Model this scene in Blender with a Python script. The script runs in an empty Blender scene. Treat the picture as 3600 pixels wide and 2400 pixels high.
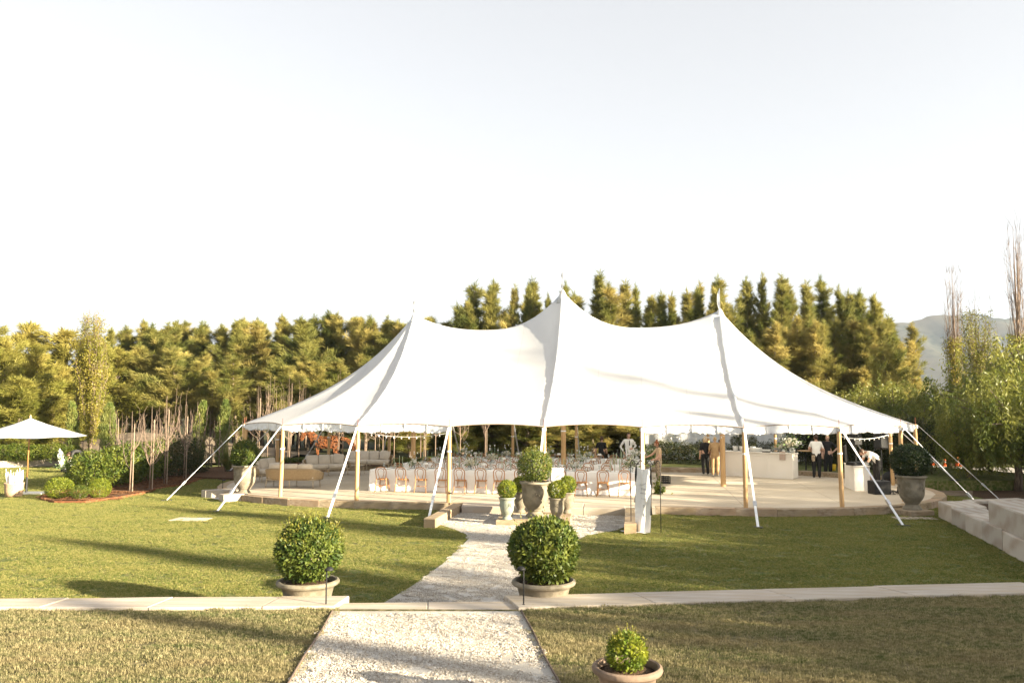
import bpy, bmesh, math, random
import numpy as np
from mathutils import Vector, Matrix
R = math.radians
PI = math.pi
rnd = random.Random(7)
C = bpy.context.scene.collection
scn = bpy.context.scene

# ------------------------------------------------------------------ camera
F_PX, HOR, EYE = 2876.0, 1429.0, 3.25            # focal length and horizon in photo pixels, eye above the lower lawn
PITCH = math.atan((HOR - 1200.0) / F_PX)
cam = bpy.data.cameras.new('camera')
cam_o = bpy.data.objects.new('camera', cam)
C.objects.link(cam_o)
cam.sensor_width = 36.0
cam.lens = F_PX / 3600.0 * 36.0
cam.clip_start = 0.1
cam.clip_end = 6000.0
cam.dof.use_dof = True
cam.dof.focus_distance = 27.0
cam.dof.aperture_fstop = 2.8
cam_o.location = (0, 0, EYE)
cam_o.rotation_euler = (R(90) + PITCH, 0, 0)
scn.camera = cam_o

# ------------------------------------------------------------------ light
SUN_AZ, SUN_EL = R(29), R(15)                     # sun stands to the right, a little behind the camera, low
S_DIR = Vector((math.cos(SUN_EL) * math.cos(SUN_AZ), -math.cos(SUN_EL) * math.sin(SUN_AZ), math.sin(SUN_EL)))
world = bpy.data.worlds.new('World')
scn.world = world
world.use_nodes = True
wn = world.node_tree
wn.nodes.clear()
sky = wn.nodes.new('ShaderNodeTexSky')
sky.sky_type = 'NISHITA'
sky.sun_disc = False
sky.sun_elevation = SUN_EL
sky.sun_rotation = R(90) + SUN_AZ
sky.altitude = 100
sky.air_density = 0.75
sky.dust_density = 3.5
sky.ozone_density = 0.6
hs = wn.nodes.new('ShaderNodeHueSaturation')
hs.inputs['Saturation'].default_value = 0.22
bgn = wn.nodes.new('ShaderNodeBackground')
bgn.inputs['Strength'].default_value = 0.101
wo = wn.nodes.new('ShaderNodeOutputWorld')
wn.links.new(sky.outputs[0], hs.inputs['Color'])
gm_ = wn.nodes.new('ShaderNodeGamma')                # evens out the bright haze of the whole sky
gm_.inputs['Gamma'].default_value = 0.55
wn.links.new(hs.outputs[0], gm_.inputs['Color'])
wn.links.new(gm_.outputs[0], bgn.inputs['Color'])
wn.links.new(bgn.outputs[0], wo.inputs['Surface'])
sun = bpy.data.lights.new('sun', 'SUN')
sun.energy = 5.0
sun.angle = R(0.55)
sun.color = (1.0, 0.87, 0.64)
sun_o = bpy.data.objects.new('sun', sun)
C.objects.link(sun_o)
sun_o.rotation_euler = (-S_DIR).to_track_quat('-Z', 'Y').to_euler()
vs = scn.view_settings
vs.view_transform = 'Standard'
vs.look = 'None'
vs.gamma = 1.0
vs.exposure = 2.5
vs.use_curve_mapping = False
scn.cycles.use_denoising = True
scn.cycles.max_bounces = 8
scn.cycles.diffuse_bounces = 3
scn.cycles.glossy_bounces = 2
scn.cycles.transmission_bounces = 4
scn.cycles.transparent_max_bounces = 8
scn.cycles.sample_clamp_indirect = 6.0

def at(px, py, z=0.0):
    """photo pixel -> point at height z"""
    v = Vector(((px - 1800.0) / F_PX, 1.0, -(py - 1200.0) / F_PX))
    c, s = math.cos(PITCH), math.sin(PITCH)
    d = Vector((v.x, v.y * c - v.z * s, v.y * s + v.z * c))
    t = (z - EYE) / d.z
    return Vector((d.x * t, d.y * t, z))

def dep(px, py, Y):
    """photo pixel -> point at depth Y"""
    v = Vector(((px - 1800.0) / F_PX, 1.0, -(py - 1200.0) / F_PX))
    c, s = math.cos(PITCH), math.sin(PITCH)
    d = Vector((v.x, v.y * c - v.z * s, v.y * s + v.z * c))
    t = Y / d.y
    return Vector((d.x * t, Y, EYE + d.z * t))

# ------------------------------------------------------------------ materials
def nd(nt, t, **kw):
    n = nt.nodes.new(t)
    for k, v in kw.items():
        if k in n.inputs: n.inputs[k].default_value = v
        else: setattr(n, k, v)
    return n

def col(c): return (c[0], c[1], c[2], 1.0)

def pm(name, c1, c2=None, scale=6.0, rough=0.7, bump=0.0, bscale=None, detail=5.0, stretch=(1, 1, 1), trans=0.0, spec=0.3, ramp=(0.35, 0.65), objrand=0.0, metal=0.0, c3=None, s3=1.0, tcol=None, coord='Object'):
    m = bpy.data.materials.new(name)
    m.use_nodes = True
    nt = m.node_tree
    b = nt.nodes['Principled BSDF']
    b.inputs['Roughness'].default_value = rough
    b.inputs['Metallic'].default_value = metal
    b.inputs['Specular IOR Level'].default_value = spec
    tc = nd(nt, 'ShaderNodeTexCoord')
    mp = nd(nt, 'ShaderNodeMapping')
    mp.inputs['Scale'].default_value = stretch
    if coord == 'World':
        ge = nd(nt, 'ShaderNodeNewGeometry')
        nt.links.new(ge.outputs['Position'], mp.inputs['Vector'])
    else:
        nt.links.new(tc.outputs[coord], mp.inputs['Vector'])
    out = None
    if c2 is None: c2 = c1
    n = nd(nt, 'ShaderNodeTexNoise', Scale=scale, Detail=detail)
    nt.links.new(mp.outputs[0], n.inputs['Vector'])
    cr = nd(nt, 'ShaderNodeValToRGB')
    cr.color_ramp.elements[0].position = ramp[0]
    cr.color_ramp.elements[1].position = ramp[1]
    cr.color_ramp.elements[0].color = col(c1)
    cr.color_ramp.elements[1].color = col(c2)
    nt.links.new(n.outputs['Fac'], cr.inputs[0])
    out = cr.outputs[0]
    if c3 is not None:
        n3 = nd(nt, 'ShaderNodeTexNoise', Scale=s3, Detail=3.0)
        nt.links.new(mp.outputs[0], n3.inputs['Vector'])
        r3 = nd(nt, 'ShaderNodeValToRGB')
        r3.color_ramp.elements[0].position = 0.43
        r3.color_ramp.elements[1].position = 0.64
        nt.links.new(n3.outputs['Fac'], r3.inputs[0])
        mx = nd(nt, 'ShaderNodeMix', data_type='RGBA')
        nt.links.new(r3.outputs[0], mx.inputs['Factor'])
        nt.links.new(out, mx.inputs[6])
        mx.inputs[7].default_value = col(c3)
        out = mx.outputs[2]
    if objrand:
        oi = nd(nt, 'ShaderNodeObjectInfo')
        hv = nd(nt, 'ShaderNodeHueSaturation')
        mr = nd(nt, 'ShaderNodeMapRange')
        mr.inputs['To Min'].default_value = 1 - objrand
        mr.inputs['To Max'].default_value = 1 + objrand
        nt.links.new(oi.outputs['Random'], mr.inputs['Value'])
        nt.links.new(mr.outputs[0], hv.inputs['Value'])
        mr2 = nd(nt, 'ShaderNodeMapRange')
        mr2.inputs['To Min'].default_value = 0.5 + objrand * 0.08
        mr2.inputs['To Max'].default_value = 0.5 - objrand * 0.08
        nt.links.new(oi.outputs['Random'], mr2.inputs['Value'])
        nt.links.new(mr2.outputs[0], hv.inputs['Hue'])
        nt.links.new(out, hv.inputs['Color'])
        out = hv.outputs[0]
    nt.links.new(out, b.inputs['Base Color'])
    if bump:
        n2 = nd(nt, 'ShaderNodeTexNoise', Scale=bscale or scale * 3, Detail=6.0)
        nt.links.new(mp.outputs[0], n2.inputs['Vector'])
        bp = nd(nt, 'ShaderNodeBump', Strength=bump, Distance=0.02)
        nt.links.new(n2.outputs['Fac'], bp.inputs['Height'])
        nt.links.new(bp.outputs[0], b.inputs['Normal'])
    if trans:
        tr = nd(nt, 'ShaderNodeBsdfTranslucent')
        if tcol is not None:
            mt = nd(nt, 'ShaderNodeMix', data_type='RGBA', blend_type='MULTIPLY')
            mt.inputs['Factor'].default_value = 1.0
            nt.links.new(out, mt.inputs[6])
            mt.inputs[7].default_value = col(tcol)
            nt.links.new(mt.outputs[2], tr.inputs['Color'])
        else:
            nt.links.new(out, tr.inputs['Color'])
        ms = nd(nt, 'ShaderNodeMixShader')
        ms.inputs[0].default_value = trans
        nt.links.new(b.outputs[0], ms.inputs[1])
        nt.links.new(tr.outputs[0], ms.inputs[2])
        nt.links.new(ms.outputs[0], nt.nodes['Material Output'].inputs['Surface'])
    return m

def leafm(name, c1, c2, trans=0.35, rough=0.45, objrand=0.12, scale=1.2, spec=0.4):
    return pm(name, c1, c2, scale=scale, rough=rough, trans=trans, objrand=objrand, spec=spec, ramp=(0.4, 0.62), coord='Object')

M = {}
M['lawn'] = pm('lawn_grass', (0.06, 0.09, 0.02), (0.12, 0.135, 0.035), scale=2.2, rough=0.9, bump=0.6, bscale=90, c3=(0.19, 0.17, 0.075), s3=9, spec=0.1)
M['lawn_up'] = pm('terrace_grass', (0.06, 0.062, 0.024), (0.12, 0.10, 0.05), scale=2.4, rough=0.9, bump=0.6, bscale=90, c3=(0.22, 0.18, 0.10), s3=9, spec=0.1)
M['blade'] = pm('grass_blade', (0.07, 0.125, 0.021), (0.20, 0.215, 0.05), scale=0.9, stretch=(.6, 1.5, 1), ramp=(.3, .7), rough=0.6, trans=0.5, c3=(0.44, 0.375, 0.145), s3=30, spec=0.2, coord='World')
M['blade_up'] = pm('dry_grass_blade', (0.075, 0.11, 0.03), (0.24, 0.19, 0.095), scale=1.5, stretch=(.45, 1.7, 1), ramp=(.32, .68), rough=0.6, trans=0.45, c3=(0.46, 0.39, 0.215), s3=24, spec=0.2, coord='World')
M['gravel'] = pm('white_gravel', (0.44, 0.41, 0.37), (0.62, 0.59, 0.55), scale=70, rough=0.95, bump=1.0, bscale=120, c3=(0.44, 0.40, 0.34), s3=1.2, spec=0.1)
M['pebble'] = pm('pebble_stone', (0.47, 0.42, 0.35), (0.70, 0.67, 0.63), scale=24, rough=0.8, c3=(0.26, 0.21, 0.16), s3=45, spec=0.2, coord='World')
M['concrete'] = pm('concrete', (0.43, 0.365, 0.28), (0.50, 0.43, 0.34), scale=0.8, rough=0.75, bump=0.12, bscale=60, c3=(0.40, 0.335, 0.255), s3=0.35, spec=0.25)
M['soil'] = pm('soil', (0.045, 0.028, 0.018), (0.10, 0.065, 0.04), scale=40, rough=0.95, bump=1.0, bscale=70, spec=0.1)
M['mulch'] = pm('bark_mulch', (0.055, 0.032, 0.02), (0.15, 0.085, 0.05), scale=22, rough=0.95, bump=1.0, bscale=40, spec=0.1, stretch=(1, 2, 1))
M['chip'] = pm('bark_chip', (0.09, 0.042, 0.02), (0.24, 0.12, 0.06), scale=9, rough=0.9, spec=0.1, coord='World')
M['dirt'] = pm('bare_dirt', (0.13, 0.10, 0.07), (0.20, 0.155, 0.11), scale=1.5, rough=0.95, bump=0.7, bscale=14, spec=0.1)
M['road'] = pm('gravel_road', (0.30, 0.28, 0.26), (0.42, 0.39, 0.36), scale=5, rough=0.95, bump=0.7, bscale=30, spec=0.1)
M['forest_floor'] = pm('forest_floor', (0.035, 0.04, 0.014), (0.07, 0.065, 0.03), scale=0.6, rough=0.95, bump=0.6, bscale=8, spec=0.1)
M['wood'] = pm('pale_pine_pole', (0.42, 0.25, 0.11), (0.55, 0.36, 0.18), scale=5, rough=0.6, stretch=(6, 6, 0.35), detail=6, spec=0.3)
M['wood_dark'] = pm('teak_wood', (0.24, 0.11, 0.035), (0.36, 0.18, 0.065), scale=6, rough=0.5, stretch=(6, 6, 0.4), spec=0.35)
M['bentwood'] = pm('bentwood_oak', (0.30, 0.135, 0.048), (0.42, 0.205, 0.082), scale=8, rough=0.45, spec=0.4, stretch=(3, 3, 0.6), objrand=0.06)
M['canvas'] = pm('white_sailcloth', (0.72, 0.73, 0.745), (0.755, 0.765, 0.78), scale=0.7, rough=0.8, trans=0.48, spec=0.1, bump=0.05, bscale=3, tcol=(0.93, 0.96, 1.0))
def add_seams(m, pitch=1.526, w=.010):
    nt = m.node_tree
    b = nt.nodes['Principled BSDF']
    src = b.inputs['Base Color'].links[0].from_socket
    tc = nd(nt, 'ShaderNodeTexCoord'); sx = nd(nt, 'ShaderNodeSeparateXYZ'); nt.links.new(tc.outputs['Object'], sx.inputs[0])
    md = nd(nt, 'ShaderNodeMath', operation='PINGPONG'); md.inputs[1].default_value = pitch / 2; nt.links.new(sx.outputs['X'], md.inputs[0])
    lt = nd(nt, 'ShaderNodeMath', operation='LESS_THAN'); lt.inputs[1].default_value = w; nt.links.new(md.outputs[0], lt.inputs[0])
    mu = nd(nt, 'ShaderNodeMath', operation='MULTIPLY'); mu.inputs[1].default_value = .45; nt.links.new(lt.outputs[0], mu.inputs[0])
    mx = nd(nt, 'ShaderNodeMix', data_type='RGBA'); nt.links.new(mu.outputs[0], mx.inputs['Factor']); nt.links.new(src, mx.inputs[6]); mx.inputs[7].default_value = (.45, .45, .45, 1)
    nt.links.new(mx.outputs[2], b.inputs['Base Color'])
add_seams(M['canvas'])
M['canvas2'] = pm('clear_white_pvc', (0.72, 0.72, 0.73), (0.80, 0.80, 0.80), scale=3, rough=0.5, trans=0.3, spec=0.5)
M['webbing'] = pm('white_webbing', (0.75, 0.75, 0.75), (0.82, 0.82, 0.82), scale=20, rough=0.7)
M['steel'] = pm('galvanised_steel', (0.45, 0.45, 0.46), (0.6, 0.6, 0.6), scale=18, rough=0.4, metal=0.9)
M['red'] = pm('red_pin', (0.20, 0.05, 0.03), (0.25, 0.07, 0.04), scale=10, rough=0.6)
M['cloth'] = pm('white_linen', (0.74, 0.715, 0.70), (0.79, 0.77, 0.755), scale=2, rough=0.9, bump=0.3, bscale=9, spec=0.1, trans=0.08)
M['napkin'] = pm('pale_napkin', (0.70, 0.67, 0.61), (0.78, 0.76, 0.70), scale=8, rough=0.9, spec=0.1)
M['china'] = pm('white_china', (0.75, 0.74, 0.72), (0.8, 0.8, 0.78), scale=5, rough=0.2, spec=0.5)
M['cushion'] = pm('cream_cushion', (0.60, 0.52, 0.42), (0.66, 0.58, 0.48), scale=5, rough=0.9, bump=0.2, bscale=60, spec=0.1)
M['rope'] = pm('woven_tan_rope', (0.33, 0.235, 0.135), (0.45, 0.335, 0.20), scale=7, rough=0.8, stretch=(14, 14, 0.6), bump=0.6, bscale=9, spec=0.15)
M['tanmetal'] = pm('tan_metal', (0.40, 0.32, 0.22), (0.44, 0.36, 0.25), scale=8, rough=0.5)
M['barwhite'] = pm('cream_panel_paint', (0.76, 0.71, 0.64), (0.79, 0.74, 0.68), scale=1.5, rough=0.55, spec=0.3)
M['black'] = pm('black_powder_coat', (0.012, 0.012, 0.013), (0.02, 0.02, 0.02), scale=12, rough=0.55)
M['grille'] = pm('black_speaker_grille', (0.012, 0.012, 0.012), (0.03, 0.03, 0.03), scale=90, rough=0.7, bump=0.5)
M['rust'] = pm('rusty_wire', (0.15, 0.05, 0.018), (0.28, 0.10, 0.032), scale=14, rough=0.85)
M['corten'] = pm('rusted_steel_edging', (0.13, 0.045, 0.02), (0.24, 0.09, 0.035), scale=8, rough=0.85)
M['dkedge'] = pm('dark_steel_edging', (0.11, 0.08, 0.065), (0.17, 0.125, 0.10), scale=8, rough=0.8)
M['bark'] = pm('grey_bark', (0.10, 0.075, 0.055), (0.22, 0.17, 0.13), scale=5, rough=0.9, stretch=(4, 4, 0.7), bump=0.6, bscale=9)
M['barkpale'] = pm('pale_twig_bark', (0.15, 0.105, 0.075), (0.26, 0.19, 0.145), scale=5, rough=0.85, stretch=(3, 3, 0.7))
M['stake'] = pm('pale_timber_stake', (0.28, 0.205, 0.145), (0.38, 0.29, 0.215), scale=5, rough=0.8, stretch=(5, 5, 0.5))
M['casu'] = leafm('casuarina_needle', (0.14, 0.155, 0.036), (0.37, 0.32, 0.095), trans=0.42, objrand=0.2, scale=0.5, rough=0.6, spec=0.2)
M['wattle'] = leafm('feathery_needle', (0.17, 0.175, 0.03), (0.32, 0.28, 0.07), trans=0.4, objrand=0.12, scale=0.4, rough=0.6, spec=0.2)
M['pepper'] = leafm('pepper_leaf', (0.11, 0.14, 0.024), (0.27, 0.26, 0.05), trans=0.4, objrand=0.1, scale=0.7)
M['poplar'] = leafm('poplar_leaf', (0.19, 0.19, 0.025), (0.31, 0.27, 0.045), trans=0.45, objrand=0.1)
M['laurel'] = leafm('glossy_laurel_leaf', (0.05, 0.085, 0.016), (0.15, 0.175, 0.03), trans=0.35, rough=0.5, objrand=0.08, scale=7, spec=0.3)
M['laurel_tip'] = leafm('young_leaf_tip', (0.15, 0.17, 0.02), (0.22, 0.20, 0.04), trans=0.4, scale=9)
M['box'] = leafm('box_leaf', (0.085, 0.13, 0.012), (0.24, 0.26, 0.022), trans=0.35, rough=0.5, objrand=0.1, scale=9, spec=0.3)
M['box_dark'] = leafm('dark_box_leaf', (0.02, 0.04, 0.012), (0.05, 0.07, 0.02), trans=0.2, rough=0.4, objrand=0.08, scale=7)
M['shrub'] = leafm('shrub_leaf', (0.05, 0.085, 0.012), (0.14, 0.16, 0.022), trans=0.35, rough=0.5, objrand=0.12, scale=2.5, spec=0.3)
M['hedge'] = leafm('lilly_pilly_leaf', (0.022, 0.042, 0.012), (0.085, 0.072, 0.022), trans=0.3, rough=0.5, objrand=0.15, scale=3, spec=0.3)
M['cypress'] = leafm('cypress_spray', (0.13, 0.17, 0.035), (0.23, 0.235, 0.06), trans=0.3, rough=0.6, scale=2)
M['flax'] = leafm('flax_blade', (0.10, 0.12, 0.03), (0.22, 0.19, 0.06), trans=0.3, scale=3)
M['stem'] = leafm('green_stem', (0.10, 0.16, 0.045), (0.20, 0.26, 0.09), trans=0.2, scale=4)
M['petal'] = pm('cream_petal', (0.74, 0.68, 0.50), (0.82, 0.80, 0.72), scale=14, rough=0.7, trans=0.3, spec=0.1)
M['petalw'] = pm('white_petal', (0.78, 0.77, 0.74), (0.84, 0.84, 0.82), scale=14, rough=0.7, trans=0.3, spec=0.1)
M['taper'] = pm('sage_taper_wax', (0.36, 0.44, 0.28), (0.42, 0.50, 0.34), scale=5, rough=0.4, trans=0.15)
M['wax'] = pm('white_wax', (0.78, 0.76, 0.72), (0.82, 0.8, 0.77), scale=5, rough=0.4, trans=0.2)
M['skin'] = pm('skin', (0.52, 0.31, 0.22), (0.58, 0.36, 0.26), scale=6, rough=0.55, spec=0.3)
M['hairbrown'] = pm('brown_hair', (0.035, 0.018, 0.01), (0.07, 0.035, 0.018), scale=20, rough=0.5, stretch=(4, 4, 0.5))
M['hairred'] = pm('auburn_hair', (0.16, 0.045, 0.015), (0.26, 0.08, 0.03), scale=20, rough=0.5)
M['hairblond'] = pm('blond_hair', (0.46, 0.31, 0.16), (0.58, 0.42, 0.25), scale=20, rough=0.5, stretch=(4, 4, 0.5))
M['blackcloth'] = pm('black_cloth', (0.010, 0.010, 0.011), (0.022, 0.021, 0.02), scale=8, rough=0.85, bump=0.3, bscale=20)
M['charcoal'] = pm('charcoal_cloth', (0.035, 0.034, 0.032), (0.055, 0.052, 0.05), scale=8, rough=0.85, bump=0.3, bscale=20)
M['whitecloth'] = pm('white_cotton', (0.76, 0.74, 0.71), (0.81, 0.80, 0.77), scale=6, rough=0.9, bump=0.3, bscale=16)
M['tancloth'] = pm('tan_linen', (0.36, 0.23, 0.115), (0.44, 0.29, 0.155), scale=6, rough=0.9, bump=0.3, bscale=16)
M['beigecloth'] = pm('beige_cotton', (0.52, 0.37, 0.23), (0.58, 0.42, 0.27), scale=6, rough=0.9, bump=0.3, bscale=16)
M['speckled'] = pm('speckled_trouser', (0.16, 0.11, 0.07), (0.50, 0.40, 0.28), scale=38, rough=0.9, ramp=(0.47, 0.53))
M['shoe'] = pm('pale_shoe', (0.60, 0.56, 0.50), (0.66, 0.62, 0.57), scale=6, rough=0.6)
M['shoedk'] = pm('dark_shoe', (0.03, 0.027, 0.025), (0.05, 0.045, 0.04), scale=6, rough=0.6)
M['orange'] = pm('orange_plastic', (0.75, 0.13, 0.03), (0.85, 0.18, 0.05), scale=6, rough=0.5)
M['yellow'] = pm('yellow_plastic', (0.75, 0.48, 0.03), (0.8, 0.55, 0.05), scale=6, rough=0.5)
M['greenpl'] = pm('green_plastic_handle', (0.02, 0.22, 0.15), (0.03, 0.26, 0.18), scale=6, rough=0.5)
M['bottle'] = pm('dark_bottle_glass', (0.008, 0.012, 0.008), (0.015, 0.02, 0.012), scale=6, rough=0.08, spec=0.6)
M['wicker'] = pm('wicker', (0.36, 0.22, 0.13), (0.58, 0.42, 0.30), scale=40, rough=0.8, stretch=(1, 1, 3), bump=0.6, bscale=40)
M['pinkbrown'] = pm('mauve_card', (0.42, 0.32, 0.27), (0.46, 0.36, 0.30), scale=6, rough=0.8)
M['ink'] = pm('grey_ink', (0.16, 0.16, 0.17), (0.2, 0.2, 0.2), scale=6, rough=0.8)
M['haze_hill'] = pm('wooded_hillside', (0.010, 0.014, 0.012), (0.055, 0.056, 0.042), scale=0.05, detail=10.0, rough=1.0, bump=1.0, bscale=0.08, c3=(0.07, 0.06, 0.045), s3=0.008, spec=0.0)

def glassm(name, tint=(0.95, 0.97, 0.96)):
    m = bpy.data.materials.new(name)
    m.use_nodes = True
    b = m.node_tree.nodes['Principled BSDF']
    b.inputs['Base Color'].default_value = col(tint)
    b.inputs['Roughness'].default_value = 0.03
    b.inputs['Transmission Weight'].default_value = 0.9
    b.inputs['IOR'].default_value = 1.2
    n = nd(m.node_tree, 'ShaderNodeTexNoise', Scale=4.0)
    r = nd(m.node_tree, 'ShaderNodeMapRange')
    r.inputs['To Min'].default_value = 0.02
    r.inputs['To Max'].default_value = 0.09
    m.node_tree.links.new(n.outputs['Fac'], r.inputs['Value'])
    m.node_tree.links.new(r.outputs[0], b.inputs['Roughness'])
    return m
M['glass'] = glassm('clear_glass')

def sandstone(name, base, dark, angle):
    m = bpy.data.materials.new(name)
    m.use_nodes = True
    nt = m.node_tree
    b = nt.nodes['Principled BSDF']
    b.inputs['Roughness'].default_value = 0.85
    b.inputs['Specular IOR Level'].default_value = 0.2
    tc = nd(nt, 'ShaderNodeTexCoord')
    oi = nd(nt, 'ShaderNodeObjectInfo')
    mp = nd(nt, 'ShaderNodeMapping')
    mp.inputs['Rotation'].default_value = angle
    va = nd(nt, 'ShaderNodeVectorMath', operation='SCALE')
    va.inputs[0].default_value = (17, 31, 23)
    nt.links.new(oi.outputs['Random'], va.inputs['Scale'])
    nt.links.new(tc.outputs['Object'], mp.inputs['Vector'])
    nt.links.new(va.outputs[0], mp.inputs['Location'])
    w = nd(nt, 'ShaderNodeTexWave', Scale=1.1, Distortion=3.5, Detail=6.0)
    w.inputs['Detail Scale'].default_value = 1.4
    nt.links.new(mp.outputs[0], w.inputs['Vector'])
    n = nd(nt, 'ShaderNodeTexNoise', Scale=2.2, Detail=8.0)
    nt.links.new(mp.outputs[0], n.inputs['Vector'])
    mu = nd(nt, 'ShaderNodeMath', operation='MULTIPLY')
    nt.links.new(w.outputs['Fac'], mu.inputs[0])
    nt.links.new(n.outputs['Fac'], mu.inputs[1])
    cr = nd(nt, 'ShaderNodeValToRGB')
    cr.color_ramp.elements[0].position = 0.08
    cr.color_ramp.elements[0].color = col(base)
    cr.color_ramp.elements[1].position = 0.75
    cr.color_ramp.elements[1].color = col(dark)
    nt.links.new(mu.outputs[0], cr.inputs[0])
    hv = nd(nt, 'ShaderNodeHueSaturation')
    mr = nd(nt, 'ShaderNodeMapRange')
    mr.inputs['To Min'].default_value = 0.84
    mr.inputs['To Max'].default_value = 1.12
    nt.links.new(oi.outputs['Random'], mr.inputs['Value'])
    nt.links.new(mr.outputs[0], hv.inputs['Value'])
    nt.links.new(cr.outputs[0], hv.inputs['Color'])
    nt.links.new(hv.outputs[0], b.inputs['Base Color'])
    n2 = nd(nt, 'ShaderNodeTexNoise', Scale=26.0, Detail=6.0)
    nt.links.new(tc.outputs['Object'], n2.inputs['Vector'])
    ad = nd(nt, 'ShaderNodeMath', operation='ADD')
    nt.links.new(n2.outputs['Fac'], ad.inputs[0])
    nt.links.new(mu.outputs[0], ad.inputs[1])
    bp = nd(nt, 'ShaderNodeBump', Strength=0.3, Distance=0.012)
    nt.links.new(ad.outputs[0], bp.inputs['Height'])
    nt.links.new(bp.outputs[0], b.inputs['Normal'])
    return m
M['stone'] = pm('rough_sandstone', (0.23, 0.165, 0.105), (0.40, 0.325, 0.24), scale=3.5, rough=0.9, bump=0.7, bscale=9, stretch=(1.0, 4, 3.0), detail=8, c3=(0.33, 0.24, 0.15), s3=1.0, objrand=0.12, spec=0.15)
M['stone_band'] = sandstone('banded_sandstone', (0.47, 0.42, 0.355), (0.34, 0.265, 0.20), (0.3, 0.5, 0.2))
M['stone_pale'] = pm('pale_sawn_sandstone', (0.38, 0.325, 0.265), (0.47, 0.42, 0.36), scale=2.0, rough=0.85, bump=0.2, bscale=40, stretch=(.7, 5, 5), detail=7, c3=(0.40, 0.33, 0.25), s3=1.3, objrand=0.07, spec=0.2)
M['pot'] = pm('weathered_stone_glaze', (0.175, 0.152, 0.112), (0.27, 0.232, 0.172), scale=3.0, rough=0.75, bump=0.25, bscale=30, c3=(0.15, 0.13, 0.09), s3=5, objrand=0.06)
M['potgreen'] = pm('green_weathered_glaze', (0.19, 0.21, 0.165), (0.30, 0.285, 0.22), scale=3.5, rough=0.7, bump=0.25, bscale=30, c3=(0.22, 0.26, 0.21), s3=4, objrand=0.06)
M['terra'] = pm('terracotta_weathered', (0.16, 0.11, 0.078), (0.23, 0.165, 0.12), scale=4, rough=0.75, bump=0.2, bscale=30, c3=(0.12, 0.085, 0.06), s3=6)

# ------------------------------------------------------------------ object helpers
def link(o, parent=None):
    C.objects.link(o)
    if parent is not None: o.parent = parent
    return o

def props(o, label=None, cat=None, group=None, kind=None):
    if label: o['label'] = label
    if cat: o['category'] = cat
    if group: o['group'] = group
    if kind: o['kind'] = kind
    return o

def thing(name, label, cat, loc=(0, 0, 0), rz=0.0, group=None, scale=None):
    o = bpy.data.objects.new(name, None)
    link(o)
    o.empty_display_size = 0.1
    o.location = loc
    o.rotation_euler = (0, 0, rz)
    if scale is not None: o.scale = scale if hasattr(scale, '__len__') else (scale,) * 3
    return props(o, label, cat, group)

def mesh_np(name, V, Fc, smooth=False):
    """V (n,3), Fc (m,k) all faces with k corners"""
    me = bpy.data.meshes.new(name)
    V = np.asarray(V, dtype=np.float32)
    Fc = np.asarray(Fc, dtype=np.int32)
    me.vertices.add(len(V))
    me.vertices.foreach_set('co', V.ravel())
    k = Fc.shape[1]
    me.loops.add(Fc.size)
    me.loops.foreach_set('vertex_index', Fc.ravel())
    me.polygons.add(len(Fc))
    me.polygons.foreach_set('loop_start', np.arange(0, Fc.size, k, dtype=np.int32))
    me.polygons.foreach_set('loop_total', np.full(len(Fc), k, dtype=np.int32))
    me.update(calc_edges=True)
    if smooth: me.polygons.foreach_set('use_smooth', np.ones(len(Fc), dtype=bool))
    return me

def obj(name, me, mats, parent=None, loc=(0, 0, 0), rz=0.0):
    o = bpy.data.objects.new(name, me)
    link(o, parent)
    if not isinstance(mats, (list, tuple)): mats = [mats]
    if len(me.materials) == 0:
        for m in mats: me.materials.append(M[m] if isinstance(m, str) else m)
    o.location = loc
    o.rotation_euler = (0, 0, rz)
    return o

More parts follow.
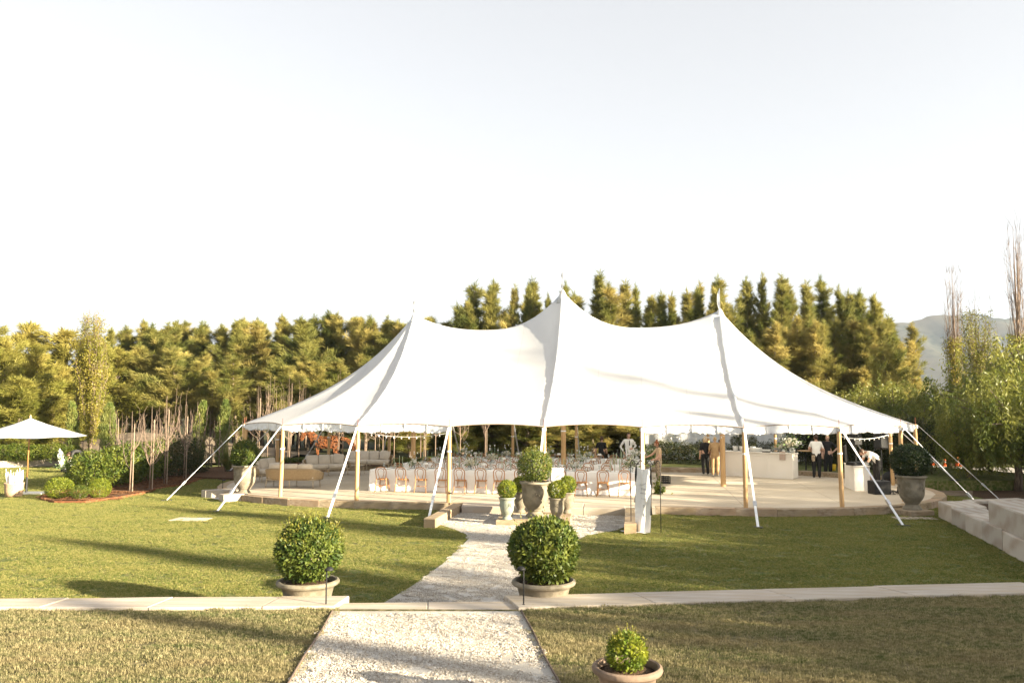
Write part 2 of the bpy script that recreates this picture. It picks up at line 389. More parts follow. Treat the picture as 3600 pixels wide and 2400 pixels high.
class MB:
    """collects shapes into one mesh"""
    def __init__(s): s.v = []; s.f = []; s.mi = []
    def add(s, V, Fc, mi=0):
        n = len(s.v)
        s.v += [tuple(p) for p in V]
        s.f += [tuple(i + n for i in q) for q in Fc]
        s.mi += [mi] * len(Fc)
        return s
    def box(s, c, d, rz=0.0, mi=0, bev=0.0, taper=1.0):
        hx, hy, hz = d[0] / 2, d[1] / 2, d[2] / 2
        V = []
        if bev <= 0:
            for z, t in ((-hz, 1.0), (hz, taper)):
                for x, y in ((-hx, -hy), (hx, -hy), (hx, hy), (-hx, hy)): V.append((x * t, y * t, z))
            Fc = [(3, 2, 1, 0), (4, 5, 6, 7), (0, 1, 5, 4), (1, 2, 6, 5), (2, 3, 7, 6), (3, 0, 4, 7)]
        else:
            b = min(bev, hx * .45, hy * .45, hz * .45)
            for z, ins in ((-hz, b), (-hz + b, 0), (hz - b, 0), (hz, b)):
                x1, y1 = hx - ins, hy - ins
                k = b if ins == 0 else b * .5
                for x, y in ((-x1 + k, -y1), (x1 - k, -y1), (x1, -y1 + k), (x1, y1 - k), (x1 - k, y1), (-x1 + k, y1), (-x1, y1 - k), (-x1, -y1 + k)): V.append((x, y, z))
            Fc = [tuple(range(7, -1, -1)), tuple(range(24, 32))]
            for r in range(3):
                for i in range(8):
                    j = (i + 1) % 8
                    Fc.append((r * 8 + i, r * 8 + j, r * 8 + 8 + j, r * 8 + 8 + i))
        ca, sa = math.cos(rz), math.sin(rz)
        V = [(c[0] + x * ca - y * sa, c[1] + x * sa + y * ca, c[2] + z) for x, y, z in V]
        return s.add(V, Fc, mi)
    def tube(s, pts, rad, n=6, mi=0, cap=True, flat=None):
        pts = [Vector(p) for p in pts]
        if not hasattr(rad, '__len__'): rad = [rad] * len(pts)
        V = []; Fc = []
        up = None
        for i, p in enumerate(pts):
            d = (pts[min(i + 1, len(pts) - 1)] - pts[max(i - 1, 0)])
            if d.length < 1e-9: d = Vector((0, 0, 1))
            d.normalize()
            if up is None:
                up = Vector((0, 0, 1)) if abs(d.z) < 0.9 else Vector((1, 0, 0))
            a = d.cross(up)
            if a.length < 1e-6: a = d.orthogonal()
            a.normalize()
            b2 = a.cross(d).normalized()
            up = b2
            for k in range(n):
                t = 2 * PI * k / n + PI / n
                if flat: V.append(p + a * math.cos(t) * rad[i] * flat[0] + b2 * math.sin(t) * rad[i] * flat[1])
                else: V.append(p + (a * math.cos(t) + b2 * math.sin(t)) * rad[i])
        for i in range(len(pts) - 1):
            for k in range(n):
                j = (k + 1) % n
                Fc.append((i * n + k, i * n + j, i * n + n + j, i * n + n + k))
        if cap:
            Fc.append(tuple(range(n - 1, -1, -1)))
            Fc.append(tuple((len(pts) - 1) * n + k for k in range(n)))
        return s.add(V, Fc, mi)
    def lathe(s, prof, n=24, c=(0, 0, 0), mi=0, sx=1.0, sy=1.0):
        V = []; Fc = []
        for r, z in prof:
            for k in range(n):
                t = 2 * PI * k / n
                V.append((c[0] + r * math.cos(t) * sx, c[1] + r * math.sin(t) * sy, c[2] + z))
        for i in range(len(prof) - 1):
            for k in range(n):
                j = (k + 1) % n
                Fc.append((i * n + k, i * n + j, i * n + n + j, i * n + n + k))
        if prof[0][0] > 1e-5: Fc.append(tuple(range(n - 1, -1, -1)))
        if prof[-1][0] > 1e-5: Fc.append(tuple((len(prof) - 1) * n + k for k in range(n)))
        return s.add(V, Fc, mi)
    def prism(s, poly, z0, z1, mi=0, bev=0.0):
        n = len(poly)
        cx = sum(p[0] for p in poly) / n; cy = sum(p[1] for p in poly) / n
        rings = [(z0, 0)]
        if bev > 0: rings += [(z1 - bev, 0), (z1, bev)]
        else: rings += [(z1, 0)]
        V = []; Fc = []
        for z, ins in rings:
            for p in poly:
                d = math.hypot(p[0] - cx, p[1] - cy) or 1
                k = 1 - ins / d
                zz = z if not callable(z) else z(p)
                V.append((cx + (p[0] - cx) * k, cy + (p[1] - cy) * k, zz))
        for r in range(len(rings) - 1):
            for i in range(n):
                j = (i + 1) % n
                Fc.append((r * n + i, r * n + j, r * n + n + j, r * n + n + i))
        Fc.append(tuple(range(n - 1, -1, -1)))
        Fc.append(tuple((len(rings) - 1) * n + i for i in range(n)))
        return s.add(V, Fc, mi)
    def sphere(s, c, r, n=10, m=7, mi=0):
        rr = r if hasattr(r, '__len__') else (r, r, r)
        prof = []
        V = [(c[0], c[1], c[2] - rr[2])]; Fc = []
        for i in range(1, m):
            a = -PI / 2 + PI * i / m
            for k in range(n):
                t = 2 * PI * k / n
                V.append((c[0] + rr[0] * math.cos(a) * math.cos(t), c[1] + rr[1] * math.cos(a) * math.sin(t), c[2] + rr[2] * math.sin(a)))
        V.append((c[0], c[1], c[2] + rr[2]))
        for k in range(n):
            Fc.append((0, 1 + (k + 1) % n, 1 + k))
        for i in range(m - 2):
            for k in range(n):
                j = (k + 1) % n
                Fc.append((1 + i * n + k, 1 + i * n + j, 1 + i * n + n + j, 1 + i * n + n + k))
        last = len(V) - 1
        for k in range(n):
            Fc.append((1 + (m - 2) * n + k, 1 + (m - 2) * n + (k + 1) % n, last))
        return s.add(V, Fc, mi)
    def torus(s, c, R0, r, axis='z', n=16, m=6, mi=0):
        pts = []
        for k in range(n + 1):
            t = 2 * PI * k / n
            q = (R0 * math.cos(t), R0 * math.sin(t))
            if axis == 'z': pts.append((c[0] + q[0], c[1] + q[1], c[2]))
            elif axis == 'y': pts.append((c[0] + q[0], c[1], c[2] + q[1]))
            else: pts.append((c[0], c[1] + q[0], c[2] + q[1]))
        return s.tube(pts, r, m, mi, cap=False)
    def mesh(s, name, smooth=False):
        me = bpy.data.meshes.new(name)
        me.from_pydata(s.v, [], s.f)
        if any(s.mi): me.polygons.foreach_set('material_index', np.array(s.mi, dtype=np.int32))
        if smooth: me.polygons.foreach_set('use_smooth', np.ones(len(s.f), dtype=bool))
        me.update()
        return me
    def build(s, name, mat, parent=None, smooth=False, loc=(0, 0, 0), rz=0.0, auto=None):
        me = s.mesh(name, smooth or auto is not None)
        o = obj(name, me, mat, parent, loc, rz)
        if auto is not None:
            bm = bmesh.new(); bm.from_mesh(me)
            for e in bm.edges:
                if len(e.link_faces) == 2 and e.calc_face_angle(0) > R(auto): e.smooth = False
            bm.to_mesh(me); bm.free()
        return o

def copy_tree(o, loc=None, rz=None, scale=None, label=None, group=None, parent=None):
    c = o.copy()
    link(c)
    c.parent = parent
    if loc is not None: c.location = loc
    if rz is not None: c.rotation_euler = (c.rotation_euler[0], c.rotation_euler[1], rz)
    if scale is not None: c.scale = scale if hasattr(scale, '__len__') else (scale,) * 3
    if label: c['label'] = label
    if group: c['group'] = group
    for ch in KIDS.get(o.name, []) or [x for x in o.children]:
        copy_tree(ch, parent=c)
    return c
KIDS = {}

# leaves as vectorised diamond quads
def leaves(P, D, L, W, seed=0, fold=0.15, wide=0.45):
    g = np.random.default_rng(seed)
    n = len(P)
    D = D / np.maximum(np.linalg.norm(D, axis=1, keepdims=True), 1e-9)
    r = g.normal(size=(n, 3))
    A = np.cross(D, r)
    A /= np.maximum(np.linalg.norm(A, axis=1, keepdims=True), 1e-9)
    N = np.cross(A, D)
    L = np.broadcast_to(np.asarray(L, dtype=float), (n,))[:, None]
    W = np.broadcast_to(np.asarray(W, dtype=float), (n,))[:, None]
    V = np.empty((n, 4, 3))
    V[:, 0] = P
    V[:, 1] = P + D * L * wide + A * W * .5 + N * W * fold
    V[:, 2] = P + D * L
    V[:, 3] = P + D * L * wide - A * W * .5 + N * W * fold
    Fc = np.arange(n * 4).reshape(n, 4)
    return V.reshape(-1, 3), Fc

def cat_mesh(parts):
    Vs = []; Fs = []; k = 0
    for V, Fc in parts:
        Vs.append(V); Fs.append(Fc + k); k += len(V)
    return np.concatenate(Vs), np.concatenate(Fs)
# ================================================================== SETTING
TC = Vector((2.03, 32.48, 0)); TYAW = 0.154
TU = Vector((math.cos(TYAW), -math.sin(TYAW), 0)); TN = Vector((math.sin(TYAW), math.cos(TYAW), 0))
TW, TS, EAVE, DK = 6.68, 3.052, 2.40, 0.22
def T(a, b, z=0.0):
    p = TC + TU * a + TN * b
    return Vector((p.x, p.y, z))
def toT(p):
    d = Vector((p[0], p[1], 0)) - TC
    return d.dot(TU), d.dot(TN)

def inpoly(x, y, poly):
    r = False
    j = len(poly) - 1
    for i in range(len(poly)):
        xi, yi = poly[i][0], poly[i][1]; xj, yj = poly[j][0], poly[j][1]
        if (yi > y) != (yj > y) and x < (xj - xi) * (y - yi) / (yj - yi) + xi: r = not r
        j = i
    return r

def struct(name, me, mat, loc=(0, 0, 0)):
    o = obj(name, me, mat, loc=loc)
    return props(o, kind='structure')

def sheet(poly, z):
    mb = MB()
    mb.add([(p[0], p[1], z if not callable(z) else z(p)) for p in poly], [tuple(range(len(poly)))])
    return mb

# --- far ground to the horizon
def gz(x, y):
    return -0.06
mb = MB().add([(-2400, -500, -.06), (2400, -500, -.06), (2400, 3500, -.06), (-2400, 3500, -.06)], [(0, 1, 2, 3)])
struct('ground', mb.mesh('ground'), 'forest_floor')
mb = MB().add([(-70, 9, 0), (60, 9, 0), (60, 46, 0), (-70, 46, 0)], [(0, 1, 2, 3)])
struct('lawn', mb.mesh('lawn'), 'lawn')

# --- upper terrace: kerb line
KZ = 0.47
kf = [at(px, py, KZ) for px, py in ((0, 2133), (600, 2132), (1190, 2130), (1815, 2132), (2400, 2113), (3000, 2097), (3600, 2083))]
kb = [at(px, py, KZ) for px, py in ((0, 2103), (600, 2096), (1190, 2094), (1815, 2090), (2400, 2077), (3000, 2062), (3600, 2048))]
def ext(l):
    a = l[0] + (l[0] - l[1]).normalized() * 14
    b = l[-1] + (l[-1] - l[-2]).normalized() * 14
    return [a] + l + [b]
kf, kb = ext(kf), ext(kb)
def lerp_y(l, x):
    for p, q in zip(l, l[1:]):
        if x <= q.x or q is l[-1]:
            return p.y + (q.y - p.y) * (x - p.x) / (q.x - p.x)
def zt(x, y): return 0.425 + 0.05 * (lerp_y(kf, x) - y)
uL = [at(1170, 2160, .40), at(1030, 2400, .555)]
uR = [at(1832, 2160, .40), at(1955, 2400, .555)]
def edge_x(l, y): return l[0].x + (l[1].x - l[0].x) * (y - l[0].y) / (l[1].y - l[0].y)
mb = MB()
nx, ny = 60, 10
V = []
for i in range(nx + 1):
    x = -26 + 52 * i / nx
    y1 = lerp_y(kf, x) + 0.05
    for j in range(ny + 1):
        y = y1 + (-12 - y1) * j / ny
        V.append((x, y, zt(x, y)))
Fc = [(i * (ny + 1) + j, (i + 1) * (ny + 1) + j, (i + 1) * (ny + 1) + j + 1, i * (ny + 1) + j + 1) for i in range(nx) for j in range(ny)]
mb.add(V, [f[::-1] for f in Fc])
upper = struct('upper_lawn', mb.mesh('upper_lawn'), 'lawn_up')
# upper gravel path
mb = MB(); V = []
NYP = 24
for j in range(NYP + 1):
    y = uL[0].y + 0.02 + (-10 - uL[0].y) * j / NYP
    for x in (edge_x(uL, y), (edge_x(uL, y) + edge_x(uR, y)) / 2, edge_x(uR, y)): V.append((x, y, zt(x, y) + .012))
mb.add(V, [f for j in range(NYP) for f in ((j * 3, j * 3 + 3, j * 3 + 4, j * 3 + 1), (j * 3 + 1, j * 3 + 4, j * 3 + 5, j * 3 + 2))])
up_path = struct('upper_gravel_path', mb.mesh('upper_gravel_path'), 'gravel')
for l, s in ((uL, -1), (uR, 1)):
    mb = MB()
    pts = []
    for j in range(13):
        y = l[0].y + (-4 - l[0].y) * j / 12
        x = edge_x(l, y) + 0.012 * math.sin(j * 2.1)
        pts.append((x, y, zt(x, y) + .018))
    mb.tube(pts, 0.02, 4, flat=(0.35, 1.6))
    mb.build('path_edging', 'dkedge', up_path)

def stone_block(poly, z0, z1, mat, parent, seed, bev=.012, jit=.008, name='stone'):
    """one dressed block with worn edges: its own mesh, centred on itself"""
    g = random.Random(seed)
    cx = sum(p[0] for p in poly) / len(poly); cy = sum(p[1] for p in poly) / len(poly)
    pts = []
    n = len(poly)
    for i in range(n):
        a, b = poly[i], poly[(i + 1) % n]
        for t in (0.0, 0.5):
            jx, jy = g.uniform(-jit, jit), g.uniform(-jit, jit)
            pts.append((a[0] + (b[0] - a[0]) * t - cx + jx, a[1] + (b[1] - a[1]) * t - cy + jy))
    mb = MB().prism(pts, z0, z1 + g.uniform(-jit, jit) * .6, bev=bev)
    return mb.build(name, mat, parent, loc=(cx, cy, 0))

# kerb stones of the terrace edge
kerb = props(bpy.data.objects.new('terrace_kerb', None), kind='structure'); link(kerb)
def kerb_run(x0, x1, step, seed):
    g = random.Random(seed)
    x = x0; k = 0
    while x < x1 - .3:
        xe = min(x1, x + step * g.uniform(.85, 1.2))
        sk = 0.10 if x < -1 else -0.22 - .02 * x
        gap = .006
        p = [(x + gap, lerp_y(kf, x)), (xe - gap, lerp_y(kf, xe)), (xe + sk - gap, lerp_y(kb, xe)), (x + sk + gap, lerp_y(kb, x))]
        stone_block(p, -.1, KZ + g.uniform(-.006, .006), 'stone_pale', kerb, seed * 100 + k)
        x = xe; k += 1
xl, xr = at(1190, 2112, KZ).x, at(1822, 2112, KZ).x
kerb_run(-20, xl, 1.45, 3)
kerb_run(xr, 19, 2.1, 4)
# step stones between the two kerbs and the treads below them
sz = 0.425
pl = [at(1170, 2160, sz), at(1500, 2157, sz), at(1832, 2149, sz), at(1819, 2111, sz), at(1503, 2114, sz), at(1200, 2117, sz)]
stone_block([pl[0], pl[1], pl[4], pl[5]], 0.1, sz, 'stone_pale', kerb, 901, name='step_stone')
stone_block([(pl[1].x + .006, pl[1].y), pl[2], pl[3], (pl[4].x + .006, pl[4].y)], 0.1, sz, 'stone_pale', kerb, 902, name='step_stone')
for k, z in ((1, .28), (2, .14)):
    y0 = pl[4].y + .02 + (k - 1) * .36
    xm = (xl + xr) / 2
    for s in (0, 1):
        xa, xb = (xl + .03, xm - .004) if s == 0 else (xm + .004, xr - .03)
        stone_block([(xa, y0), (xb, y0), (xb, y0 + .35), (xa, y0 + .35)], -.1, z, 'stone_pale', kerb, 910 + k * 2 + s, name='step_stone')

# --- deck outline
def deck_r(th): return 6.97 + 0.62 * math.sin(th) ** 2
def outline(off=0.0, n_arc=26, a0=None):
    """closed outline in tent coords, starting front-left, going right along the front"""
    P = []
    e = 2 * TS
    P += [(-e + 2 * e * i / 10, -(6.97 + off)) for i in range(10)]
    for i in range(n_arc): th = PI * i / n_arc; r = deck_r(th) + off; P.append((e + r * math.sin(th), -r * math.cos(th)))
    P += [(e - 2 * e * i / 10, 6.97 + off) for i in range(10)]
    for i in range(n_arc): th = PI * i / n_arc; r = deck_r(th) + off; P.append((-e - r * math.sin(th), r * math.cos(th)))
    return P
deck_poly = [T(a, b) for a, b in outline(-.34)]
deck_out = [T(a, b) for a, b in outline(0.05)]
mb = MB().prism([(p.x, p.y) for p in deck_poly], -.05, DK)
deck = struct('deck', mb.mesh('deck'), 'concrete')
# saw-cut joints in the slab as slim dark grooves set in the top
def joint(p, q, w=.011):
    d = (q - p).normalized(); n = Vector((-d.y, d.x, 0)) * w / 2
    MB().add([(p - n).to_tuple(), (q - n).to_tuple(), (q + n).to_tuple(), (p + n).to_tuple()], [(0, 1, 2, 3)]).build('slab_joint', 'dkedge', deck, loc=(0, 0, DK + .003))
for a in (-9.2, -6.1, -3.05, 0, 3.05, 6.1, 9.2):
    hh = 6.3 if abs(a) < 6.3 else 5.6
    joint(T(a, -hh), T(a, hh))
for b in (-3.3, 0.0, 3.3): joint(T(-11.9, b), T(11.9, b))
# kerb stones round the deck
def arc_len_points(P, step):
    out = [P[0]]; acc = 0
    for p, q in zip(P, P[1:] + P[:1]):
        L = math.hypot(q[0] - p[0], q[1] - p[1]); t = step - acc
        while t <= L:
            out.append((p[0] + (q[0] - p[0]) * t / L, p[1] + (q[1] - p[1]) * t / L)); t += step
        acc = L - (t - step)
    return out
oo = arc_len_points(outline(0.0, 60), 1.19)
ent0, ent1 = toT(at(1608, 1777, DK))[0], toT(at(2215, 1786, DK))[0]
for i in range(len(oo)):
    p, q = oo[i], oo[(i + 1) % len(oo)]
    def inner(u):
        e = 2 * TS
        if abs(u[0]) <= e: return (u[0], u[1] - .36 * (1 if u[1] > 0 else -1))
        c = math.copysign(e, u[0]); L = math.hypot(u[0] - c, u[1]); k = (L - .36) / L
        return (c + (u[0] - c) * k, u[1] * k)
    pi, qi = inner(p), inner(q)
    mid_b = (p[1] + q[1]) / 2
    back = mid_b > 1.2
    pts = [T(*p), T(*q), T(*qi), T(*pi)]
    z1 = DK + .20 if back else DK + .004
    if mid_b < -6.5 and ent0 - .2 < (p[0] + q[0]) / 2 < ent1 + .2: mat = 'stone_pale'
    else: mat = 'stone'
    k = 1 - .006 / 1.19
    c = sum((Vector(x) for x in pts), Vector()) / 4
    pts = [(c.x + (x.x - c.x) * .995, c.y + (x.y - c.y) * .995) for x in pts]
    stone_block(pts, -.08, z1, mat, deck, 2000 + i, jit=.014, bev=.016)
# entrance riser strip
e0, e1 = at(1622, 1779, DK), at(2198, 1788, DK)
f0, f1 = at(1622, 1768, DK), at(2198, 1776, DK)
for i in range(4):
    a = e0.lerp(e1, i / 4 + .002); b = e0.lerp(e1, (i + 1) / 4 - .002); c = f0.lerp(f1, (i + 1) / 4 - .002) + TN * .25; d = f0.lerp(f1, i / 4 + .002) + TN * .25
    stone_block([a, b, c, d], -.06, DK + .008, 'stone_pale', deck, 2300 + i)

def wall_thing(name, label, quads, z0, z1, mat, seed):
    t = thing(name, label, 'wall', quads[0][0] * 1.0)
    o = t.location.copy(); o.z = 0
    t.location = o
    for i, q in enumerate(quads):
        stone_block([(p[0] - o.x, p[1] - o.y) for p in q], z0, z1, mat, t, seed + i, bev=.02, jit=.012)
    return t
# low walls flanking the entrance
def split(nl, nr, fr, fl, n):
    out = []
    for i in range(n):
        a, b = i / n + .004, (i + 1) / n - .004
        out.append([nl.lerp(fl, a), nr.lerp(fr, a), nr.lerp(fr, b), nl.lerp(fl, b)])
    return out
wl = [at(1489, 1821, .25), at(1530, 1824, .25), at(1622, 1771, .25), at(1594, 1768, .25)]
wall_thing('entrance_wall', 'low sandstone block wall left of the white gravel forecourt, ending at the lit lawn', split(*wl, 2), -.05, .25, 'stone', 3000)
wr = [at(2194, 1842, .25), at(2237, 1842, .25), at(2241, 1783, .25), at(2200, 1783, .25)]
wall_thing('entrance_wall', 'low sandstone block wall running back from behind the fabric banner stand', split(*wr, 2), -.05, .25, 'stone', 3010)
# side entry: two low walls at the far left of the deck
w1 = [at(708, 1722, .26), at(722, 1724, .26), at(850, 1721, .26), at(838, 1713, .26)]
wall_thing('entry_wall', 'longer pale stone wall beside the side entry left of the urn', split(*w1, 2), -.05, .26, 'stone_pale', 3020)
w2 = [at(770, 1736, .24), at(786, 1740, .24), at(872, 1735, .24), at(862, 1729, .24)]
wall_thing('entry_wall', 'short pale stone wall ending at the urn plinth by the side entry', split(*w2, 1), -.05, .24, 'stone_pale', 3030)
sg = [at(722, 1748, .0), at(770, 1757, .0), at(872, 1745, .0), at(845, 1730, .0)]
struct('side_path', sheet(sg, .012).mesh('side_path'), 'gravel')

# --- lower gravel path and forecourt
GP = [(1622, 1800), (1531, 1840), (1600, 1862), (1636, 1877), (1650, 1890), (1637, 1906), (1560, 1980), (1450, 2060), (1325, 2135), (1300, 2160), (1860, 2160), (1870, 2100), (1905, 2030), (1960, 1955), (2003, 1910), (2060, 1884), (2120, 1872), (2173, 1863), (2197, 1852), (2199, 1800)]
gpoly = [at(px, py, 0) for px, py in GP]
gpoly[0] = at(1630, 1779, 0) + TN * .3; gpoly[-1] = at(2200, 1787, 0) + TN * .3
yb = min(lerp_y(kb, p.x) for p in gpoly) - .1
for p in gpoly: p.y = max(p.y, yb)
lower_path = struct('lower_gravel_path', sheet(gpoly, .014).mesh('lower_gravel_path'), 'gravel')

# --- plinth frame under the urn cluster
PC = Vector((0.66, 23.62, 0))
plinth = thing('urn_plinth', 'low square sandstone frame filled with white gravel under the urn cluster', 'plinth', PC, -TYAW * .6)
hx, hy, wd = 1.02, .92, .34
for i, q in enumerate(([(-hx, -hy), (0, -hy), (0, -hy + wd), (-hx, -hy + wd)], [(0.006, -hy), (hx, -hy), (hx, -hy + wd), (0.006, -hy + wd)],
                       [(-hx, hy - wd), (hx, hy - wd), (hx, hy), (-hx, hy)], [(-hx, -hy + wd + .005), (-hx + wd, -hy + wd + .005), (-hx + wd, hy - wd - .005), (-hx, hy - wd - .005)],
                       [(hx - wd, -hy + wd + .005), (hx, -hy + wd + .005), (hx, hy - wd - .005), (hx - wd, hy - wd - .005)])):
    stone_block(q, -.02, .15, 'stone', plinth, 3100 + i, bev=.015)
MB().add([(-hx + .1, -hy + .1, 0), (hx - .1, -hy + .1, 0), (hx - .1, hy - .1, 0), (-hx + .1, hy - .1, 0)], [(0, 1, 2, 3)]).build('gravel_fill', 'gravel', plinth, loc=(0, 0, .125))

# --- right retaining wall
rt = [at(3298, 1762, .46), at(3345, 1783, .46), at(3397, 1806, .46), at(3450, 1830, .46), at(3520, 1862, .46), at(3600, 1900, .46), at(3740, 1965, .46)]
tW = thing('retaining_wall', 'two tier wall of large striped sandstone blocks at the edge of the shaded lawn', 'wall', (rt[0].x, rt[0].y, 0))
o0 = tW.location.copy()
def rel(p): return (p[0] - o0.x, p[1] - o0.y)
for i in range(6):
    a, b = rt[i], rt[i + 1]
    n = Vector((1, .12, 0))
    w = (1.05, .95, .8, .75, .75, .75)[i]
    a2, b2 = a.lerp(b, .012), a.lerp(b, .988)
    stone_block([rel(a2), rel(b2), rel(b2 + n * w), rel(a2 + n * w)][::-1], -.06, .46, 'stone_band', tW, 3200 + i, bev=.03, jit=.03)
for i, (a, b, h) in enumerate(((rt[3], rt[5], .98), (rt[5], rt[6], 1.0))):
    n = Vector((1, .12, 0)); a = a.lerp(b, .008 + (.0 if i else .12)) + n * .06; b = b + n * .06
    stone_block([rel(a), rel(b), rel(b + n * 1.2), rel(a + n * 1.2)][::-1], .464, h, 'stone_band', tW, 3210 + i, bev=.03, jit=.025)
# wing going back from the corner
cw = [at(3298, 1762, .46) + Vector((.5, .02, 0)), at(3298, 1762, .46) + Vector((3.0, .5, 0))]
stone_block([rel(cw[0] + Vector((.56, 0, 0))), rel(cw[1]), rel(cw[1] + Vector((-.05, .5, 0))), rel(cw[0] + Vector((.5, .5, 0)))], -.05, .455, 'stone_band', tW, 3220, bev=.02)
bedR = [Vector((rt[0].x + .9, rt[0].y + .1, 0)), Vector((rt[6].x + .7, rt[6].y, 0)), Vector((26, rt[6].y - 4, 0)), Vector((26, 26, 0)), Vector((rt[0].x + 3, rt[0].y + .6, 0))]
struct('planting_bed', sheet(bedR, .38).mesh('planting_bed'), 'soil')

# --- garden beds behind the deck
back_in = [T(a, b) for a, b in outline(-.03, 30) if b > 1.0]
back_in.sort(key=lambda p: -toT(p)[0])
def bsheet(ps, w, z, nm, mat):
    V = []; Fc = []
    for ip, p in enumerate(ps):
        ramp = min(1.0, min(ip, len(ps) - 1 - ip) / 5.0) if mat == 'mulch' else 1.0
        zz = z * (.25 + .75 * ramp)
        a, b = toT(p)
        c = Vector((max(-6.1, min(6.1, a)), 0))
        d = Vector((a, b)) - c; d.normalize()
        q = (a + d.x * w, b + d.y * w)
        V += [(p.x, p.y, zz), (*T(*q).to_tuple()[:2], zz + .02)]
    for i in range(len(ps) - 1): Fc.append((i * 2, i * 2 + 1, i * 2 + 3, i * 2 + 2))
    mb = MB().add(V, Fc)
    n = len(V)
    # outer drop to the ground
    for i in range(len(ps) - 1):
        a, b = V[i * 2 + 1], V[i * 2 + 3]
        mb.add([a, b, (b[0], b[1], -.1), (a[0], a[1], -.1)], [(0, 1, 2, 3)])
    for i in (0, len(ps) - 1):
        a, b = V[i * 2], V[i * 2 + 1]
        mb.add([a, b, (b[0], b[1], -.1), (a[0], a[1], -.1)], [(0, 1, 2, 3)])
    return struct(nm, mb.mesh(nm), mat)
il = [p for p in back_in if toT(p)[0] < 1.6]; ir = [p for p in back_in if toT(p)[0] > 0.3]
bed_back = bsheet(il, 6.0, .385, 'mulch_bed', 'mulch')
bed_lawn = bsheet(ir, 7.0, .38, 'rear_lawn', 'lawn')

# --- left planting bed with rusted edging
lb = [at(px, py, 0) for px, py in ((140, 1757), (190, 1768), (300, 1768), (420, 1752), (505, 1736), (540, 1722), (640, 1706), (720, 1680), (735, 1665), (640, 1652), (480, 1658), (330, 1680), (200, 1715))]
bedL = struct('shrub_bed', sheet(lb, .05).mesh('shrub_bed'), 'mulch')
mb = MB()
for i in range(len(lb)):
    a, b = lb[i], lb[(i + 1) % len(lb)]
    mb.add([(a.x, a.y, -.02), (b.x, b.y, -.02), (b.x, b.y, .075), (a.x, a.y, .075)], [(0, 1, 2, 3)])
e = mb.build('bed_edging', 'corten', bedL)
sm = e.modifiers.new('thick', 'SOLIDIFY'); sm.thickness = .012

# --- low curved kerb at the far left with its planted bank
lk = [(-260, 1655, 1632), (-60, 1648, 1626), (60, 1641, 1619), (190, 1637, 1614), (300, 1634, 1612), (420, 1632, 1611)]
kl = thing('garden_kerb', 'curved low sandstone kerb at the far side of the left lawn', 'kerb', at(60, 1641, 0))
o1 = kl.location.copy()
pp = [at(x, y, 0) for x, y, _ in lk]
for i in range(len(pp) - 1):
    for h in (0, 1):
        a = pp[i].lerp(pp[i + 1], h * .5 + .004); b = pp[i].lerp(pp[i + 1], h * .5 + .496)
        n = Vector((0, .4, 0))
        stone_block([(p.x - o1.x, p.y - o1.y) for p in (a, b, b + n, a + n)], -.05, .36, 'stone_pale', kl, 3300 + i * 2 + h)
bank = [p + Vector((0, .35, 0)) for p in pp] + [Vector((p.x * 1.35, 60, 0)) for p in reversed(pp)]
struct('planted_bank', sheet(bank, lambda p: .33 if p[1] < 50 else .5).mesh('planted_bank'), 'dirt')
# dirt mound behind
V = []; Fc = []
nu, nv = 26, 8
for i in range(nu + 1):
    for j in range(nv + 1):
        x = -33 + 20 * i / nu; y = 46 + 12 * j / nv
        h = 1.55 * math.exp(-((x + 22.5) / 6.5) ** 2) * math.sin(PI * min(1, (j + .35) / nv)) + .1 * math.sin(x * 1.3 + y)
        V.append((x, y, .1 + max(0, h)))
for i in range(nu):
    for j in range(nv): Fc.append((i * (nv + 1) + j, (i + 1) * (nv + 1) + j, (i + 1) * (nv + 1) + j + 1, i * (nv + 1) + j + 1))
struct('dirt_mound', MB().add(V, Fc).mesh('dirt_mound', True), 'dirt')
# gravel road and bare ground at the far right
struct('gravel_road', sheet([at(3180, 1668, 0), at(3900, 1690, 0), at(3900, 1650, 0), at(3150, 1636, 0)], .012).mesh('gravel_road'), 'road')
struct('mulch_ground', sheet([Vector((16.2, 25.2, 0)), Vector((60, 12, 0)), Vector((60, 37, 0)), Vector((17.5, 38, 0)), Vector((16.8, 30, 0))], .008).mesh('mulch_ground'), 'soil')
struct('bare_verge', sheet([at(3230, 1740, 0), at(3420, 1745, 0), at(3420, 1690, 0), at(3230, 1690, 0)], .016).mesh('bare_verge'), 'dirt')

# distant wooded range
V = []; Fc = []
nu, nv = 120, 16
g = np.random.default_rng(5)
ph = g.uniform(0, 6, 12)
for i in range(nu + 1):
    x = 200 + 1700 * i / nu
    top = 205 + 14 * math.sin(x * .006 + 1) + 6 * math.sin(x * .021 + ph[0]) + 3 * math.sin(x * .06 + ph[1]) + 1.4 * math.sin(x * .19 + ph[2]) - 150 * max(0, (520 - x) / 320) ** 1.5
    for j in range(nv + 1):
        t = j / nv
        rg = (18 * math.sin(x * .018 + ph[3] + t * 2) + 9 * math.sin(x * .05 + ph[4] - t * 3)) * math.sin(PI * t)
        V.append((x, 1500 + 420 * t + rg * 2.2, -2 + max(0, top) * (t ** .8) + rg * .25))
for i in range(nu):
    for j in range(nv): Fc.append((i * (nv + 1) + j, (i + 1) * (nv + 1) + j, (i + 1) * (nv + 1) + j + 1, i * (nv + 1) + j + 1))
struct('hills', MB().add(V, Fc).mesh('hills', True), 'haze_hill')

